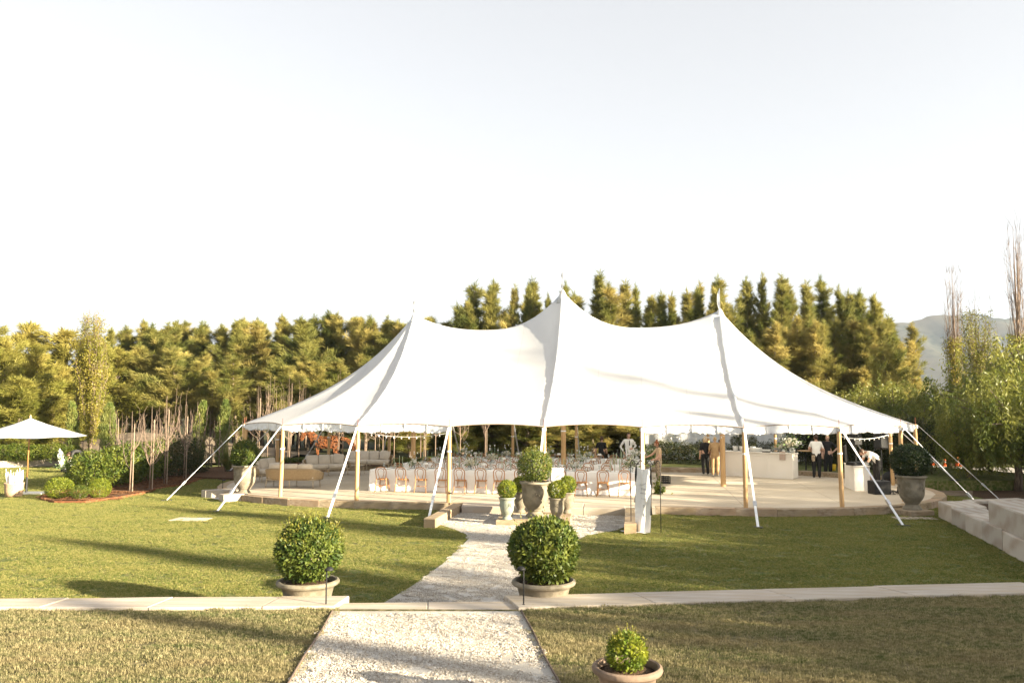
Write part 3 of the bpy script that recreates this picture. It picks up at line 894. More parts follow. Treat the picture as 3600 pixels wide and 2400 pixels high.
# ------------------------------------------------------------------ grass, pebbles and bark chips (nobody could count them)
def gn_scatter(name, me, proto, density, seed, smin, smax, mat=None, tilt=0.12):
    o = obj(name, me, M['lawn'])
    props(o, kind='stuff')
    ng = bpy.data.node_groups.new(name + '_scatter', 'GeometryNodeTree')
    ng.interface.new_socket('Geometry', in_out='INPUT', socket_type='NodeSocketGeometry')
    ng.interface.new_socket('Geometry', in_out='OUTPUT', socket_type='NodeSocketGeometry')
    N = ng.nodes
    gi = N.new('NodeGroupInput'); go = N.new('NodeGroupOutput')
    dp = N.new('GeometryNodeDistributePointsOnFaces'); dp.inputs['Density'].default_value = density; dp.inputs['Seed'].default_value = seed
    oi = N.new('GeometryNodeObjectInfo'); oi.inputs['Object'].default_value = proto; oi.transform_space = 'ORIGINAL'
    ip = N.new('GeometryNodeInstanceOnPoints')
    rv = N.new('FunctionNodeRandomValue'); rv.data_type = 'FLOAT_VECTOR'
    rv.inputs[0].default_value = (-tilt, -tilt, 0); rv.inputs[1].default_value = (tilt, tilt, 6.283)
    rs = N.new('FunctionNodeRandomValue'); rs.data_type = 'FLOAT'
    rs.inputs[2].default_value = smin; rs.inputs[3].default_value = smax
    L = ng.links
    L.new(gi.outputs[0], dp.inputs['Mesh'])
    L.new(dp.outputs['Points'], ip.inputs['Points'])
    L.new(oi.outputs['Geometry'], ip.inputs['Instance'])
    L.new(rv.outputs[0], ip.inputs['Rotation'])
    L.new(rs.outputs[1], ip.inputs['Scale'])
    L.new(ip.outputs[0], go.inputs[0])
    md = o.modifiers.new('scatter', 'NODES'); md.node_group = ng
    return o

def blade_patch(name, n, rad, h0, h1, w, mat, seed, loc, label):
    g = np.random.default_rng(seed)
    r = rad * np.sqrt(g.random(n)); t = g.random(n) * 2 * PI
    P = np.stack([r * np.cos(t), r * np.sin(t), np.zeros(n) - .004], 1)
    lean = g.normal(0, .36, (n, 2))
    D = np.stack([lean[:, 0], lean[:, 1], np.ones(n)], 1)
    V, Fc = leaves(P, D, g.uniform(h0, h1, n), w, seed, fold=0.1, wide=.35)
    o = obj(name, mesh_np(name, V, Fc), mat, loc=loc)
    return props(o, label, kind='stuff')

tuft_l = blade_patch('grass_tuft', 130, .13, .018, .042, .0075, 'blade', 1, at(300, 1950, 0), 'patch of short lawn grass')
tuft_u = blade_patch('grass_tuft', 150, .13, .020, .050, .0065, 'blade_up', 2, (-4.0, 9.6, zt(-4.0, 9.6)), 'patch of dry lawn grass on the terrace')

def inpoly_np(x, y, poly):
    r = np.zeros(x.shape, dtype=bool); j = len(poly) - 1
    for i in range(len(poly)):
        xi, yi = poly[i][0], poly[i][1]; xj, yj = poly[j][0], poly[j][1]
        if yi != yj: r ^= ((yi > y) != (yj > y)) & (x < (xj - xi) * (y - yi) / (yj - yi) + xi)
        j = i
    return r
def grid_mask(name, x0, x1, y0, y1, step, ok, z):
    gx, gy = np.meshgrid(np.arange(x0, x1, step), np.arange(y0, y1, step), indexing='ij')
    m = ok(gx + step / 2, gy + step / 2)
    x, y = gx[m], gy[m]
    V = []
    for dx, dy in ((0, 0), (step, 0), (step, step), (0, step)):
        xx, yy = x + dx, y + dy
        zz = np.array([z(float(p), float(q)) for p, q in zip(xx, yy)]) if callable(z) else np.full(len(xx), z)
        V.append(np.stack([xx, yy, zz], 1))
    V = np.stack(V, 1).reshape(-1, 3)
    return mesh_np(name, V, np.arange(len(V)).reshape(-1, 4))
def ly(l, x): return np.interp(x, [p.x for p in l], [p.y for p in l])
dob = [(p.x, p.y) for p in deck_out]; gpb = [(p.x, p.y) for p in gpoly]; lbb = [(p.x, p.y) for p in lb]; sgb = [(p.x, p.y) for p in sg]
w1b = [(p.x, p.y) for p in w1]; w2b = [(p.x, p.y) for p in w2]; wlb = [(p.x, p.y) for p in wl]; wrb = [(p.x, p.y) for p in wr]
rwall = [(p.x - .05, p.y) for p in rt] + [(40, rt[6].y), (40, rt[0].y)]
def ok_low(x, y):
    m = (y > ly(kb, x) + .06) & (np.abs(x) < 1.5 + y * .66)
    for b in (dob, gpb, lbb, sgb, wlb, wrb, rwall, w1b, w2b): m &= ~inpoly_np(x, y, b)
    return m
gm = grid_mask('lower_grass', -18, 16, 11.5, 30.5, .08, ok_low, 0.0)
gn_scatter('grass', gm, tuft_l, 60, 3, .7, 1.15)
gm = grid_mask('far_grass', -32, -5, 30.5, 44, .3, ok_low, 0.0)
gn_scatter('grass', gm, tuft_l, 18, 4, 1.0, 1.6)
def ok_up(x, y):
    return (y < ly(kf, x) - .02) & ~((x > edge_x(uL, y) - .02) & (x < edge_x(uR, y) + .02)) & (np.abs(x) < 1.2 + y * .66)
gm = grid_mask('terrace_grass', -9.5, 10, 5.6, 13.2, .12, ok_up, zt)
gn_scatter('grass', gm, tuft_u, 70, 5, .7, 1.2)

def pebble_patch(name, n, rad, r0, r1, mat, seed, loc, label, chip=False):
    g = np.random.default_rng(seed)
    r = rad * np.sqrt(g.random(n)); t = g.random(n) * 2 * PI
    P = np.stack([r * np.cos(t), r * np.sin(t), g.uniform(0, .006, n)], 1)
    base = np.array([(1, 0, 0), (0, 1, 0), (-1, 0, 0), (0, -1, 0), (0, 0, 1), (0, 0, -1)], dtype=float)
    tri = np.array([(0, 1, 4), (1, 2, 4), (2, 3, 4), (3, 0, 4), (1, 0, 5), (2, 1, 5), (3, 2, 5), (0, 3, 5)])
    V = []; Fs = []
    for i in range(n):
        s = g.uniform(r0, r1) * np.array([1, g.uniform(.5, .9), g.uniform(.45, .8)])
        if chip: s = s * np.array([1.0, .35, .25])
        A = g.normal(size=(3, 3)); q, _ = np.linalg.qr(A)
        if chip: q = q * np.array([[1, 1, 1], [1, 1, 1], [.5, .5, 1]])
        V.append((base * s * g.uniform(.75, 1.2, (6, 1))) @ q.T + P[i]); Fs.append(tri + i * 6)
    o = obj(name, mesh_np(name, np.concatenate(V), np.concatenate(Fs)), mat, loc=loc)
    return props(o, label, kind='stuff')
peb = pebble_patch('pebble_patch', 150, .10, .0045, .010, 'pebble', 3, ((uL[0].x + uR[0].x) / 2, 9.5, zt(-1, 9.5) + .014), 'patch of small white pebbles on the upper path')
gm = grid_mask('upper_pebbles', -3.5, 1.5, 6.0, 11.3, .1, lambda x, y: (edge_x(uL, y) + .08 < x) & (x < edge_x(uR, y) - .08) & (y < uL[0].y - .2), lambda x, y: zt(x, y) + .012)
gn_scatter('pebbles', gm, peb, 75, 6, .8, 1.25)
ppc = [(PC.x - 1.05, PC.y - .9), (PC.x + 1.05, PC.y - 1.0), (PC.x + 1.05, PC.y + .95), (PC.x - 1.05, PC.y + .95)]
cgx = sum(p[0] for p in gpb) / len(gpb)
gpi = [(cgx + (p[0] - cgx) * .95, p[1]) for p in gpb]
def ok_peb(x, y):
    m = inpoly_np(x, y, gpi) & (y > ly(kb, x) + .75)
    for b in (ppc, dob, wlb, wrb): m &= ~inpoly_np(x, y, b)
    return m
gm = grid_mask('lower_pebbles', -5, 6, 11.5, 25.2, .12, ok_peb, .014)
gn_scatter('pebbles', gm, peb, 45, 7, .9, 1.4)
chip = pebble_patch('bark_chips', 220, .25, .02, .05, 'chip', 4, lb[2] + Vector((.6, .9, .05)), 'patch of loose bark chips on the shrub bed', True)
gm = grid_mask('bed_chips', -17, -9, 26, 45, .2, lambda x, y: inpoly_np(x, y, lbb), .05)
gn_scatter('bark_mulch', gm, chip, 8, 8, .8, 1.3, tilt=.25)
# ================================================================== TENT
PEAK = {-1: 6.79, 0: 7.62, 1: 6.76}          # peak heights above the deck
def ridge(a):
    """height of the ridge line above the deck and how close the station is to a peak (1 at the peak)"""
    e = 2 * TS
    a = max(-e, min(e, a))
    s = -1 if a < 0 else 0
    q = (a + e) / e if a < 0 else a / e
    low = 6.12
    pk = PEAK[s] if q < .5 else PEAK[s + 1]
    w = abs(2 * q - 1)
    return low + (pk - low) * w ** 2.4, w ** 1.6
def fprof(u, w):
    return (w * (.56 * u + .44 * u ** 3.2) + (1 - w) * (.66 * u + .34 * u ** 2.4))
tent = thing('pole_tent', 'large white sailcloth pole tent with three peaks over the stone edged deck', 'tent', (TC.x, TC.y, DK), -TYAW)
# local tent coords: x = along ridge, y = across (back positive), z above deck
NF = 8
per = []      # (perimeter point, ridge point a, q in span)
e = 2 * TS
th0 = PI / 7
def add_span(p, q, c):  # straight or chord span between two poles
    for i in range(NF):
        t = i / NF
        per.append((p[0] + (q[0] - p[0]) * t, p[1] + (q[1] - p[1]) * t, t, c))
poles = []
for k in range(-2, 3): poles.append((k * TS, -TW))
for k in range(1, 7): poles.append((e + TW * math.sin(k * th0), -TW * math.cos(k * th0)))
for k in range(2, -3, -1): poles.append((k * TS, TW))
for k in range(1, 7): poles.append((-e - TW * math.sin(k * th0), TW * math.cos(k * th0)))
for i, p in enumerate(poles): add_span(p, poles[(i + 1) % len(poles)], i)
NR = 30
V = []; n = len(per)
for (x, y, t, c) in per:
    sc = 4 * t * (1 - t)
    # scalloped eave: mid-span pulled in and up
    cx = max(-e, min(e, x))
    d = Vector((x - cx, y)); L = d.length
    k = (L - .20 * sc) / L
    ex, ey, ez = cx + d.x * k, d.y * k, EAVE + .085 * sc
    rz_, w = ridge(cx)
    for j in range(NR + 1):
        u = (j / NR)                       # 0 at eave, 1 at ridge
        uu = 1 - (1 - u) ** 1.25
        z = ez + (rz_ - ez) * fprof(uu, w)
        # panels belly a little between the ribs
        belly = -.10 * math.sin(PI * uu) * (4 * t * (1 - t)) * (.4 + .6 * w)
        V.append((ex + (cx - ex) * uu, ey * (1 - uu), z + belly))
Fc = []
for i in range(n):
    i2 = (i + 1) % n
    for j in range(NR): Fc.append((i * (NR + 1) + j, i2 * (NR + 1) + j, i2 * (NR + 1) + j + 1, i * (NR + 1) + j + 1))
cano = obj('canopy', mesh_np('canopy', np.array(V), np.array(Fc), True), 'canvas', tent)
bm = bmesh.new(); bm.from_mesh(cano.data)
bmesh.ops.remove_doubles(bm, verts=bm.verts, dist=.004)
bmesh.ops.recalc_face_normals(bm, faces=bm.faces)
bm.to_mesh(cano.data); bm.free()
def canopy_pt(pole, u, lift=0.0):
    x, y = pole
    cx = max(-e, min(e, x))
    rz_, w = ridge(cx)
    uu = 1 - (1 - u) ** 1.25
    z = EAVE + (rz_ - EAVE) * fprof(uu, w)
    return Vector((x + (cx - x) * uu, y * (1 - uu), z + lift))
# ribs: laced sleeves from every peak to the poles square to it
for pi_ in (0, 2, 4, 11, 13, 15):
    mb = MB(); pts = []; rd = []
    for j in range(61):
        u = .005 + .93 * j / 60
        p = canopy_pt(poles[pi_], u, .035)
        p.x += .006 * math.sin(j * 1.7) * (1 - u)
        pts.append(p); rd.append(.042 + .005 * math.sin(j * 2.3) + .006 * math.sin(j * .7))
    mb.tube(pts, rd, 6, flat=(1.15, .75))
    mb.build('rib_sleeve', 'canvas', tent, True)
# eave rope hem
mb = MB(); pts = []
for (x, y, t, c) in per + per[:1]:
    sc = 4 * t * (1 - t); cx = max(-e, min(e, x)); d = Vector((x - cx, y)); k = (d.length - .20 * sc) / d.length
    pts.append((cx + d.x * k, d.y * k, EAVE + .085 * sc - .008))
mb.tube(pts, .014, 5, cap=False)
mb.build('eave_hem', 'stake', tent)
# poles, pins, brackets and guy straps
lg = random.Random(3)
for i, (x, y) in enumerate(poles):
    cx = max(-e, min(e, x)); d = Vector((x - cx, y, 0)).normalized()
    mb = MB().tube([(x + d.x * .03, y + d.y * .03, 0), (x, y, EAVE * .5), (x - d.x * .02, y - d.y * .02, EAVE + .01)], [.068, .068, .062], 12)
    pole = mb.build('side_pole', 'wood', tent, auto=50)
    MB().tube([(x, y, EAVE - .02), (x, y, EAVE + .24)], .008, 6).build('pole_pin', 'red', pole)
    MB().tube([(x, y, EAVE - .13), (x, y, EAVE - .02)], .078, 10).build('bracket', 'steel', pole)
    MB().tube([(x, y, EAVE * .66), (x, y, EAVE * .66 + .05)], .074, 10).build('strap_collar', 'webbing', pole)
    top = Vector((x, y, EAVE - .03)) + d * .08
    foot = Vector((x, y, -DK)) + d * (2.55 + lg.uniform(-.06, .06))
    if 4 < i < 11 or i > 15: foot += Vector((0, 0, 0))
    if y > 1 : foot.z += .40
    mb = MB()
    dirv = (foot - top); side = Vector((-d.y, d.x, 0)); nrm = side.cross(dirv).normalized()
    def strip(a, b, w, th):
        p, q = top + dirv * a, top + dirv * b
        vs_ = []
        for pt in (p, q):
            for s1, s2 in ((-1, -1), (1, -1), (1, 1), (-1, 1)): vs_.append(pt + side * w * s1 + nrm * th * s2)
        mb.add(vs_, [(0, 1, 2, 3), (7, 6, 5, 4), (0, 4, 5, 1), (1, 5, 6, 2), (2, 6, 7, 3), (3, 7, 4, 0)])
    strip(0, .80, .031, .005)
    strip(.78, 1.0, .034, .012)
    st = mb.build('guy_strap', 'webbing', tent)
    mb = MB(); strip(.755, .80, .048, .03); mb.build('ratchet', 'steel', st)
    if y < 4: MB().box((foot.x, foot.y, foot.z + .012), (.34, .24, .02), math.atan2(d.y, d.x)).build('anchor_plate', 'black', st)
# centre poles with caps, flag staffs and limp pennants
for k, s in enumerate((-1, 0, 1)):
    x = s * e; h = PEAK[s]
    cp = MB().tube([(x, 0, 0), (x, 0, h - .05)], [.10, .085], 14).build('centre_pole', 'wood', tent, auto=50)
    MB().tube([(x, 0, 2.05), (x, 0, 2.1)], .104, 14).build('strap_collar', 'webbing', cp)
    MB().lathe([(.30, h - .50), (.19, h - .26), (.11, h - .06), (.04, h + .06), (0, h + .08)], 14, (x, 0, 0)).build('peak_cap', 'canvas', tent, True)
    sh = (.95, .80, .72)[k] if k else .62
    sh = (.62, .80, .85)[k]
    staff = MB().tube([(x, 0, h), (x, 0, h + sh)], .014, 6).build('flag_staff', 'steel', tent)
    V = []; Fc = []
    dx = (-.26, -.24, -.09)[k]
    for i in range(9):
        t = i / 8; zz = h + sh * (.93 - .8 * t)
        wdt = dx * (math.sin(PI * (.12 + .8 * t)) ** .8)
        for j in range(3): V.append((x - .012 + wdt * j / 2, .02 * math.sin(t * 9 + j), zz - .03 * j))
    for i in range(8):
        for j in range(2): Fc.append((i * 3 + j, i * 3 + j + 1, i * 3 + j + 4, i * 3 + j + 3))
    MB().add(V, Fc).build('pennant', 'canvas', staff, True)
# rolled-up clear-and-white side curtains under the eave
def curtain(i, seed, sag=.30):
    g = random.Random(seed)
    p, q = Vector((*poles[i], 0)), Vector((*poles[(i + 1) % len(poles)], 0))
    nseg = 72; V = []; Fc = []
    ph = [g.uniform(0, 6.28) for _ in range(5)]
    ties = 4
    rows = 9
    for a in range(nseg + 1):
        t = a / nseg; sc = 4 * t * (1 - t)
        b = p.lerp(q, t); cx = max(-e, min(e, b.x)); d = Vector((b.x - cx, b.y, 0)); k = (d.length - .20 * sc - .02) / d.length
        base = Vector((cx + d.x * k, d.y * k, EAVE + .085 * sc - .02)); dn = d.normalized()
        drop = (.15 + .10 * min(1, sc * 2.2)) * (1 + .06 * abs(math.sin(t * ties * PI))) + .016 * math.sin(t * 17 + ph[0]) + .007 * math.sin(t * 37 + ph[4])
        bulge = .05 * abs(math.sin(t * ties * PI)) + .02
        for r in range(rows):
            f = r / (rows - 1)
            wob = .026 * math.sin(t * 29 + ph[1] + f * 7) * f + .016 * math.sin(t * 51 + ph[2] - f * 11) * f + .006 * math.sin(t * 91 + ph[3] + f * 6)
            if f < .75: off = bulge * f; zz = -drop * f / .75
            else: g2 = (f - .75) / .25; off = bulge * .75 - .07 * g2; zz = -drop * (1 - .12 * math.sin(PI * g2)) + .03 * g2
            V.append(base + dn * (off + wob + .012) + Vector((0, 0, zz)))
    for a in range(nseg):
        for r in range(rows - 1): Fc.append((a * rows + r, a * rows + r + 1, a * rows + rows + r + 1, a * rows + rows + r))
    cu = MB().add(V, Fc).build('rolled_curtain', 'canvas2', tent, True)
    for k in range(1, ties):
        mb = MB()
        a = int(nseg * k / ties)
        pp_ = [Vector(V[a * rows + r]) for r in range(rows)]
        cx = max(-e, min(e, pp_[0].x)); dn = Vector((pp_[0].x - cx, pp_[0].y, 0)).normalized()
        mb.tube([v + dn * .012 for v in pp_], .018, 4, flat=(1.4, .4))
        mb.build('tie_strap', 'webbing', cu)
for i in (21, 20, 0, 3, 4, 5, 6, 7): curtain(i, 60 + i)
# festoon lights
def festoon(p, q, sag, nb, label):
    p, q = Vector(p), Vector(q)
    t = thing('festoon_lights', label, 'string lights', p)
    pts = []
    for i in range(nb * 2 + 1):
        f = i / (nb * 2); v = p.lerp(q, f); v.z -= sag * 4 * f * (1 - f); pts.append(v - p)
    MB().tube(pts, .007, 4).build('cable', 'webbing', t)
    for i in range(1, nb * 2, 2):
        MB().lathe([(0, -.075), (.016, -.06), (.02, -.045), (.012, -.02), (.012, 0)], 6, pts[i]).build('bulb', 'wax', t, True)
festoon(T(-6.1, -6.45, DK + 2.22), T(-3.05, -6.45, DK + 2.2), .16, 12, 'string of small white bulbs sagging under the rolled curtain by the sofas')
festoon(T(3.05, -6.3, DK + 2.2), T(6.1, -6.3, DK + 2.2), .13, 12, 'string of small white bulbs strung by the pole beside the bar')
festoon(T(9.0, -5.7, DK + 2.15), T(11.2, -4.0, DK + 2.2), .16, 12, 'string of small white bulbs hanging in front of the loudspeakers')
# ================================================================== VEGETATION
def branch_mesh(trunk_pts, trunk_r, branches, n=6):
    mb = MB().tube(trunk_pts, trunk_r, n)
    for pts, r in branches: mb.tube(pts, r, 4)
    return mb
def casuarina_proto(name, seed, H, Wd, nb, nper, mat, droop=.5, bare=.12, taper=1.0, L=(.28, .55), W=.05, side=1.0):
    """feathery tree: separate plumes of fine needles on ascending branches. returns trunk mesh, crown mesh"""
    g = np.random.default_rng(seed)
    lean = g.normal(0, .02, 2)
    def tp(z): return np.array([lean[0] * z + .10 * math.sin(z * .6 + seed), lean[1] * z + .10 * math.cos(z * .5 + seed), z])
    tr = [tp(H * i / 9) for i in range(10)]
    mb = MB().tube([tuple(p) for p in tr], [H * .010 * (1 - .92 * i / 9) + .012 for i in range(10)], 6)
    P = []; D = []
    for b in range(nb):
        f = bare + (1 - bare) * ((b + g.random()) / nb)
        z = H * f
        az = b * 2.399 + g.normal(0, .6)
        prof = max(.06, min(1.0, (1.03 - f) / .66) ** taper) * min(1.0, .6 + f * 1.2)
        ln = Wd * prof * (.25 + 1.2 * g.random() ** 1.4) * (1.0 + .5 * math.sin(az * 3 + z * .5 + seed) + .25 * math.sin(az * 7 - z * .8 + seed))
        ln = max(.18, ln)
        dirv = np.array([math.cos(az), math.sin(az), g.uniform(.75, 2.3) * side])
        dirv /= np.linalg.norm(dirv)
        o = tp(z * .97)
        mid = o + dirv * ln * .55 + np.array([0, 0, .10 * ln])
        end = o + dirv * ln + np.array([0, 0, -droop * .2 * ln])
        if b % 3 == 0: mb.tube([tuple(o), tuple(mid), tuple(end)], [.012 + .008 * ln, .012, .005], 3, cap=False)
        k = max(14, int(nper * (.25 + ln / Wd)))
        t = .25 + .75 * g.random(k) ** .75
        c = (1 - t)[:, None] ** 2 * o + (2 * t * (1 - t))[:, None] * mid + (t ** 2)[:, None] * end
        rad = .05 + .14 * ln * np.sin(PI * np.clip(t * .85 + .02, 0, 1)) ** 1.2
        off = g.normal(size=(k, 3)); off *= (rad * g.random(k) ** .5 / np.linalg.norm(off, axis=1))[:, None]
        P.append(c + off)
        d = dirv[None] * .9 + g.normal(0, .34, (k, 3)) + np.array([-.12, .05, .45 - droop])[None] * (.4 + t)[:, None]
        D.append(d)
    k = 260; t = g.random(k); c = np.array([tp(H * (.80 + .215 * q)) for q in t]); P.append(c + g.normal(0, .10, (k, 3)) * (1.15 - t)[:, None]); D.append(g.normal(0, .45, (k, 3)) + np.array([-.15, 0, .8]))
    P = np.concatenate(P); D = np.concatenate(D)
    V, Fc = leaves(P, D, g.uniform(L[0], L[1], len(P)), W * g.uniform(.6, 1.3, len(P)), seed, fold=.05, wide=.4)
    me = mesh_np(name + '_crown', V, Fc); me.materials.append(M[mat])
    tm = mb.mesh(name + '_trunk', True); tm.materials.append(M['bark'])
    return tm, me
PROTO = {}
for k in range(6):
    H = 12.0
    PROTO['casu%d' % k] = casuarina_proto('casuarina', 100 + k, H, (1.75, 2.0, 1.45, 1.9, 1.5, 2.1)[k], (140, 150, 122, 142, 110, 155)[k], 165, 'casu', L=(.26, .60), W=.031, taper=(1.0, .85, 1.1, .85, 1.0, .8)[k], droop=(.5, .7, .4, .6, .5, .8)[k], bare=(.2, .10, .28, .08, .4, .06)[k])
for k in range(4):
    PROTO['casul%d' % k] = casuarina_proto('casuarina', 160 + k, 12.0, (2.3, 2.0, 2.5, 2.2)[k], (135, 130, 145, 138)[k], 175, 'casu', L=(.26, .58), W=.032, side=1.2, taper=(.75, .9, .7, .85)[k], droop=(.6, .7, .8, .6)[k], bare=(.25, .15, .3, .12)[k])
for k in range(3):
    PROTO['wattle%d' % k] = casuarina_proto('wattle', 130 + k, 9.0, 2.7, 90, 240, 'wattle', droop=.8, bare=.04, taper=.55, L=(.3, .62), W=.045)
tree_n = 0
def tree(proto, px, ytop, Y, label, group, base_z=0.0, wmul=1.0, name='casuarina_tree', seed=None, X=None, Htop=None):
    global tree_n
    g = random.Random(seed if seed is not None else 500 + tree_n); tree_n += 1
    tm, cm = PROTO[proto]
    if X is None:
        p = dep(px, ytop, Y); X = p.x; Htop = p.z
    H0 = 12.0 if proto.startswith('casu') else 9.0
    s = (Htop - base_z) / (H0 * 1.01)
    w = s ** .5 * wmul * g.uniform(.75, 1.3)
    t = thing(name, label, 'tree', (X, Y, base_z), g.uniform(0, 6.28), group, (w, w, s))
    t.rotation_euler = (g.uniform(-.05, .05), g.uniform(-.05, .05), g.uniform(0, 6.28))
    obj('trunk', tm, 'bark', t); obj('crown', cm, 'casu', t)
    return t
fg = random.Random(11)
def where(px):
    for lim, w in ((700, 'behind the bare saplings of the left bed'), (1000, 'above the low left end of the tent roof'), (1450, 'close to the left tent peak'), (1975, 'between the left and the middle tent peak'), (2530, 'between the middle and the right tent peak'), (2800, 'just beyond the right tent peak'), (9999, 'near the gap with the hills')):
        if px < lim: return w
def fdepth(px): # depth of the wood front
    return 66 - 12 * min(1, max(0, (px - 500) / 1900)) 
RT = [(1085, 690), (1130, 665), (1170, 660), (1205, 655), (1240, 645), (1310, 650), (1372, 630), (1405, 655), (1440, 650), (1480, 678), (1510, 675), (1560, 672), (1590, 650), (1625, 645), (1665, 635), (1700, 645), (1755, 630), (1805, 635), (1840, 650), (1880, 640), (1930, 665), (1955, 672), (1995, 680), (2020, 705), (2060, 725), (2085, 745)]
LT = [(330, 755), (370, 748), (410, 752), (450, 742), (500, 757), (545, 737), (600, 745), (650, 737), (690, 742), (720, 732), (755, 717), (785, 722), (830, 732), (870, 737), (910, 737), (940, 742), (985, 732), (1030, 742), (1060, 707)]
for i, (x, y) in enumerate(LT):
    px = x * 1.5306; tree('casul%d' % fg.randrange(4), px, y * 1.5306, fdepth(px) + fg.uniform(0, 5), 'tall golden casuarina ' + where(px), 'tall casuarinas ' + where(px), wmul=1.2)
for i, (x, y) in enumerate(RT):
    px = x * 1.5306; tree('casu%d' % fg.randrange(6), px, y * 1.5306, fdepth(px) + fg.uniform(0, 5), 'tall feathery casuarina ' + where(px), 'tall feathery casuarinas ' + where(px), wmul=.95)
for i in range(18):
    px = 520 + i * 52 + fg.uniform(-10, 10); tree('casul%d' % fg.randrange(4), px, fg.uniform(1130, 1175) - (i > 12) * 20, fdepth(px) + fg.uniform(4, 8), 'tall golden casuarina ' + where(px), 'tall casuarinas ' + where(px), wmul=1.2)
for i in range(34):
    px = 1610 + i * 47 + fg.uniform(-14, 14); tree('casu%d' % fg.randrange(6), px, fg.uniform(985, 1120) + max(0, px - 2900) * .35, fdepth(px) + fg.uniform(2, 8), 'tall feathery casuarina ' + where(px), 'tall feathery casuarinas ' + where(px), wmul=.95)
for i, (px, yt) in enumerate(((395, 1160), (440, 1150), (478, 1172), (560, 1140), (640, 1128), (735, 1135), (865, 1120), (905, 1125), (1010, 1112), (1085, 1108), (1260, 1120), (1360, 1118))):
    tree('casul%d' % (i % 4), px, yt, fdepth(px) + 3 + (i % 3), 'tall golden casuarina ' + where(px), 'tall casuarinas ' + where(px), wmul=1.2)
# lower ranks in front of and between them
for i in range(24):
    px = 500 + i * 42 + fg.uniform(-14, 14); tree('casul%d' % fg.randrange(4), px, fg.uniform(1190, 1330), fdepth(px) - fg.uniform(1.5, 5), 'shorter front casuarina ' + where(px), 'front rank casuarinas ' + where(px), wmul=1.3)
for i in range(20):
    px = 2560 + i * 31 + fg.uniform(-12, 12); tree('casu%d' % fg.choice((0, 1, 3, 5)), px, fg.uniform(1090, 1290), fdepth(px) - fg.uniform(1, 4), 'shorter front casuarina ' + where(px), 'front rank casuarinas ' + where(px), wmul=1.1)
for i in range(22):
    px = 1380 + i * 58 + fg.uniform(-14, 14); tree('casu%d' % fg.choice((1, 3, 5)), px, fg.uniform(1240, 1400), fg.uniform(46, 51), 'young casuarina seen under the tent roof behind the deck', 'young casuarinas behind the deck', wmul=1.5)
for px, y, Y, k in ((-60, 1180, 50, 0), (30, 1190, 53, 1), (95, 1150, 60, 2), (130, 1250, 49, 0), (215, 1165, 62, 1), (235, 1300, 52, 2), (-150, 1210, 48, 1), (60, 1330, 46, 0), (180, 1390, 48, 1), (300, 1240, 63, 0), (360, 1210, 60, 2), (400, 1230, 62, 1), (280, 1330, 55, 2)):
    tree('wattle%d' % k, px, y, Y, 'broad sunlit yellow green feathery tree behind the white market umbrella', 'feathery trees behind the umbrella', wmul=1.15, name='wattle_tree')

# --- poplars
def poplar(px, ytop, Y, label, wide, leafy_to, nstem, seed, bare_top=0.0, base_z=0.3, name='poplar_tree'):
    g = np.random.default_rng(seed)
    p = dep(px, ytop, Y); H = p.z - base_z
    t = thing(name, label, 'tree', (p.x, Y, base_z))
    mb = MB(); P = []; D = []
    mb.tube([(0, 0, 0), (.03, 0, H * .3), (0, .04, H * .7), (0, 0, H)], [H * .014, H * .009, H * .004, .006], 6)
    for s in range(nstem):
        z0 = H * g.uniform(.04, .62); az = g.uniform(0, 2 * PI); top = min(H * .98, z0 + H * g.uniform(.22, .62))
        r1 = wide * g.uniform(.3, 1.0) * math.sin(PI * min(1, .25 + .75 * (1 - (z0 + top) / 2 / H)))
        r1 *= 1 - .55 * max(0, top / H - .45)
        pts = []
        for i in range(7):
            f = i / 6; rr = r1 * (1 - (1 - f) ** 2.2)
            pts.append(np.array([rr * math.cos(az + .15 * f), rr * math.sin(az + .15 * f), z0 + (top - z0) * f]))
        mb.tube([tuple(q) for q in pts], [.017 * H / 12 * (1 - .8 * i / 6) for i in range(7)], 4, cap=False)
        for q_ in range(7):
            a_ = pts[g.integers(2, 7)]; dv = np.array([g.normal(0, .18), g.normal(0, .18), g.uniform(.4, 1.0)]) * g.uniform(.5, 1.1) * H / 12
            mb.tube([tuple(a_), tuple(a_ + dv * .5 + g.normal(0, .04, 3)), tuple(a_ + dv)], [.009, .007, .004], 3, cap=False)
        k = 220
        f = g.random(k) * .95 + .05
        idx = np.clip((f * 6).astype(int), 0, 5); fr = f * 6 - idx
        A = np.array(pts)
        c = A[idx] * (1 - fr)[:, None] + A[idx + 1] * fr[:, None]
        keep = (c[:, 2] < H * leafy_to) & (c[:, 2] > H * .12)
        c = c[keep] + g.normal(0, .13, (keep.sum(), 3))
        P.append(c); D.append(g.normal(size=(len(c), 3)) + np.array([0, 0, .3]))
    mb.build('trunk', 'barkpale', t, True)
    P = np.concatenate(P); D = np.concatenate(D)
    V, Fc = leaves(P, D, g.uniform(.05, .10, len(P)), .065, seed)
    obj('crown', mesh_np('poplar_crown', V, Fc), 'poplar', t)
    return t
poplar(335, 1095, 45, 'tall slender yellow leafed poplar beside the dirt mound', 1.15, .97, 75, 1)
poplar(285, 1160, 46, 'shorter slim poplar stem close against the tall yellow poplar', .35, .98, 14, 2)
poplar(3345, 945, 50, 'bare topped pale poplar standing behind the pepper trees, nearer the hills gap', .8, .62, 56, 3)
poplar(3425, 1050, 48, 'leafy yellow poplar between the two bare topped poplars', 1.3, .92, 60, 4)
poplar(3560, 790, 47, 'tallest bare branched poplar above the pepper trees', 1.0, .52, 52, 5)
poplar(3480, 1140, 52, 'small yellow poplar low beside the leafy poplar', .8, .9, 30, 6)

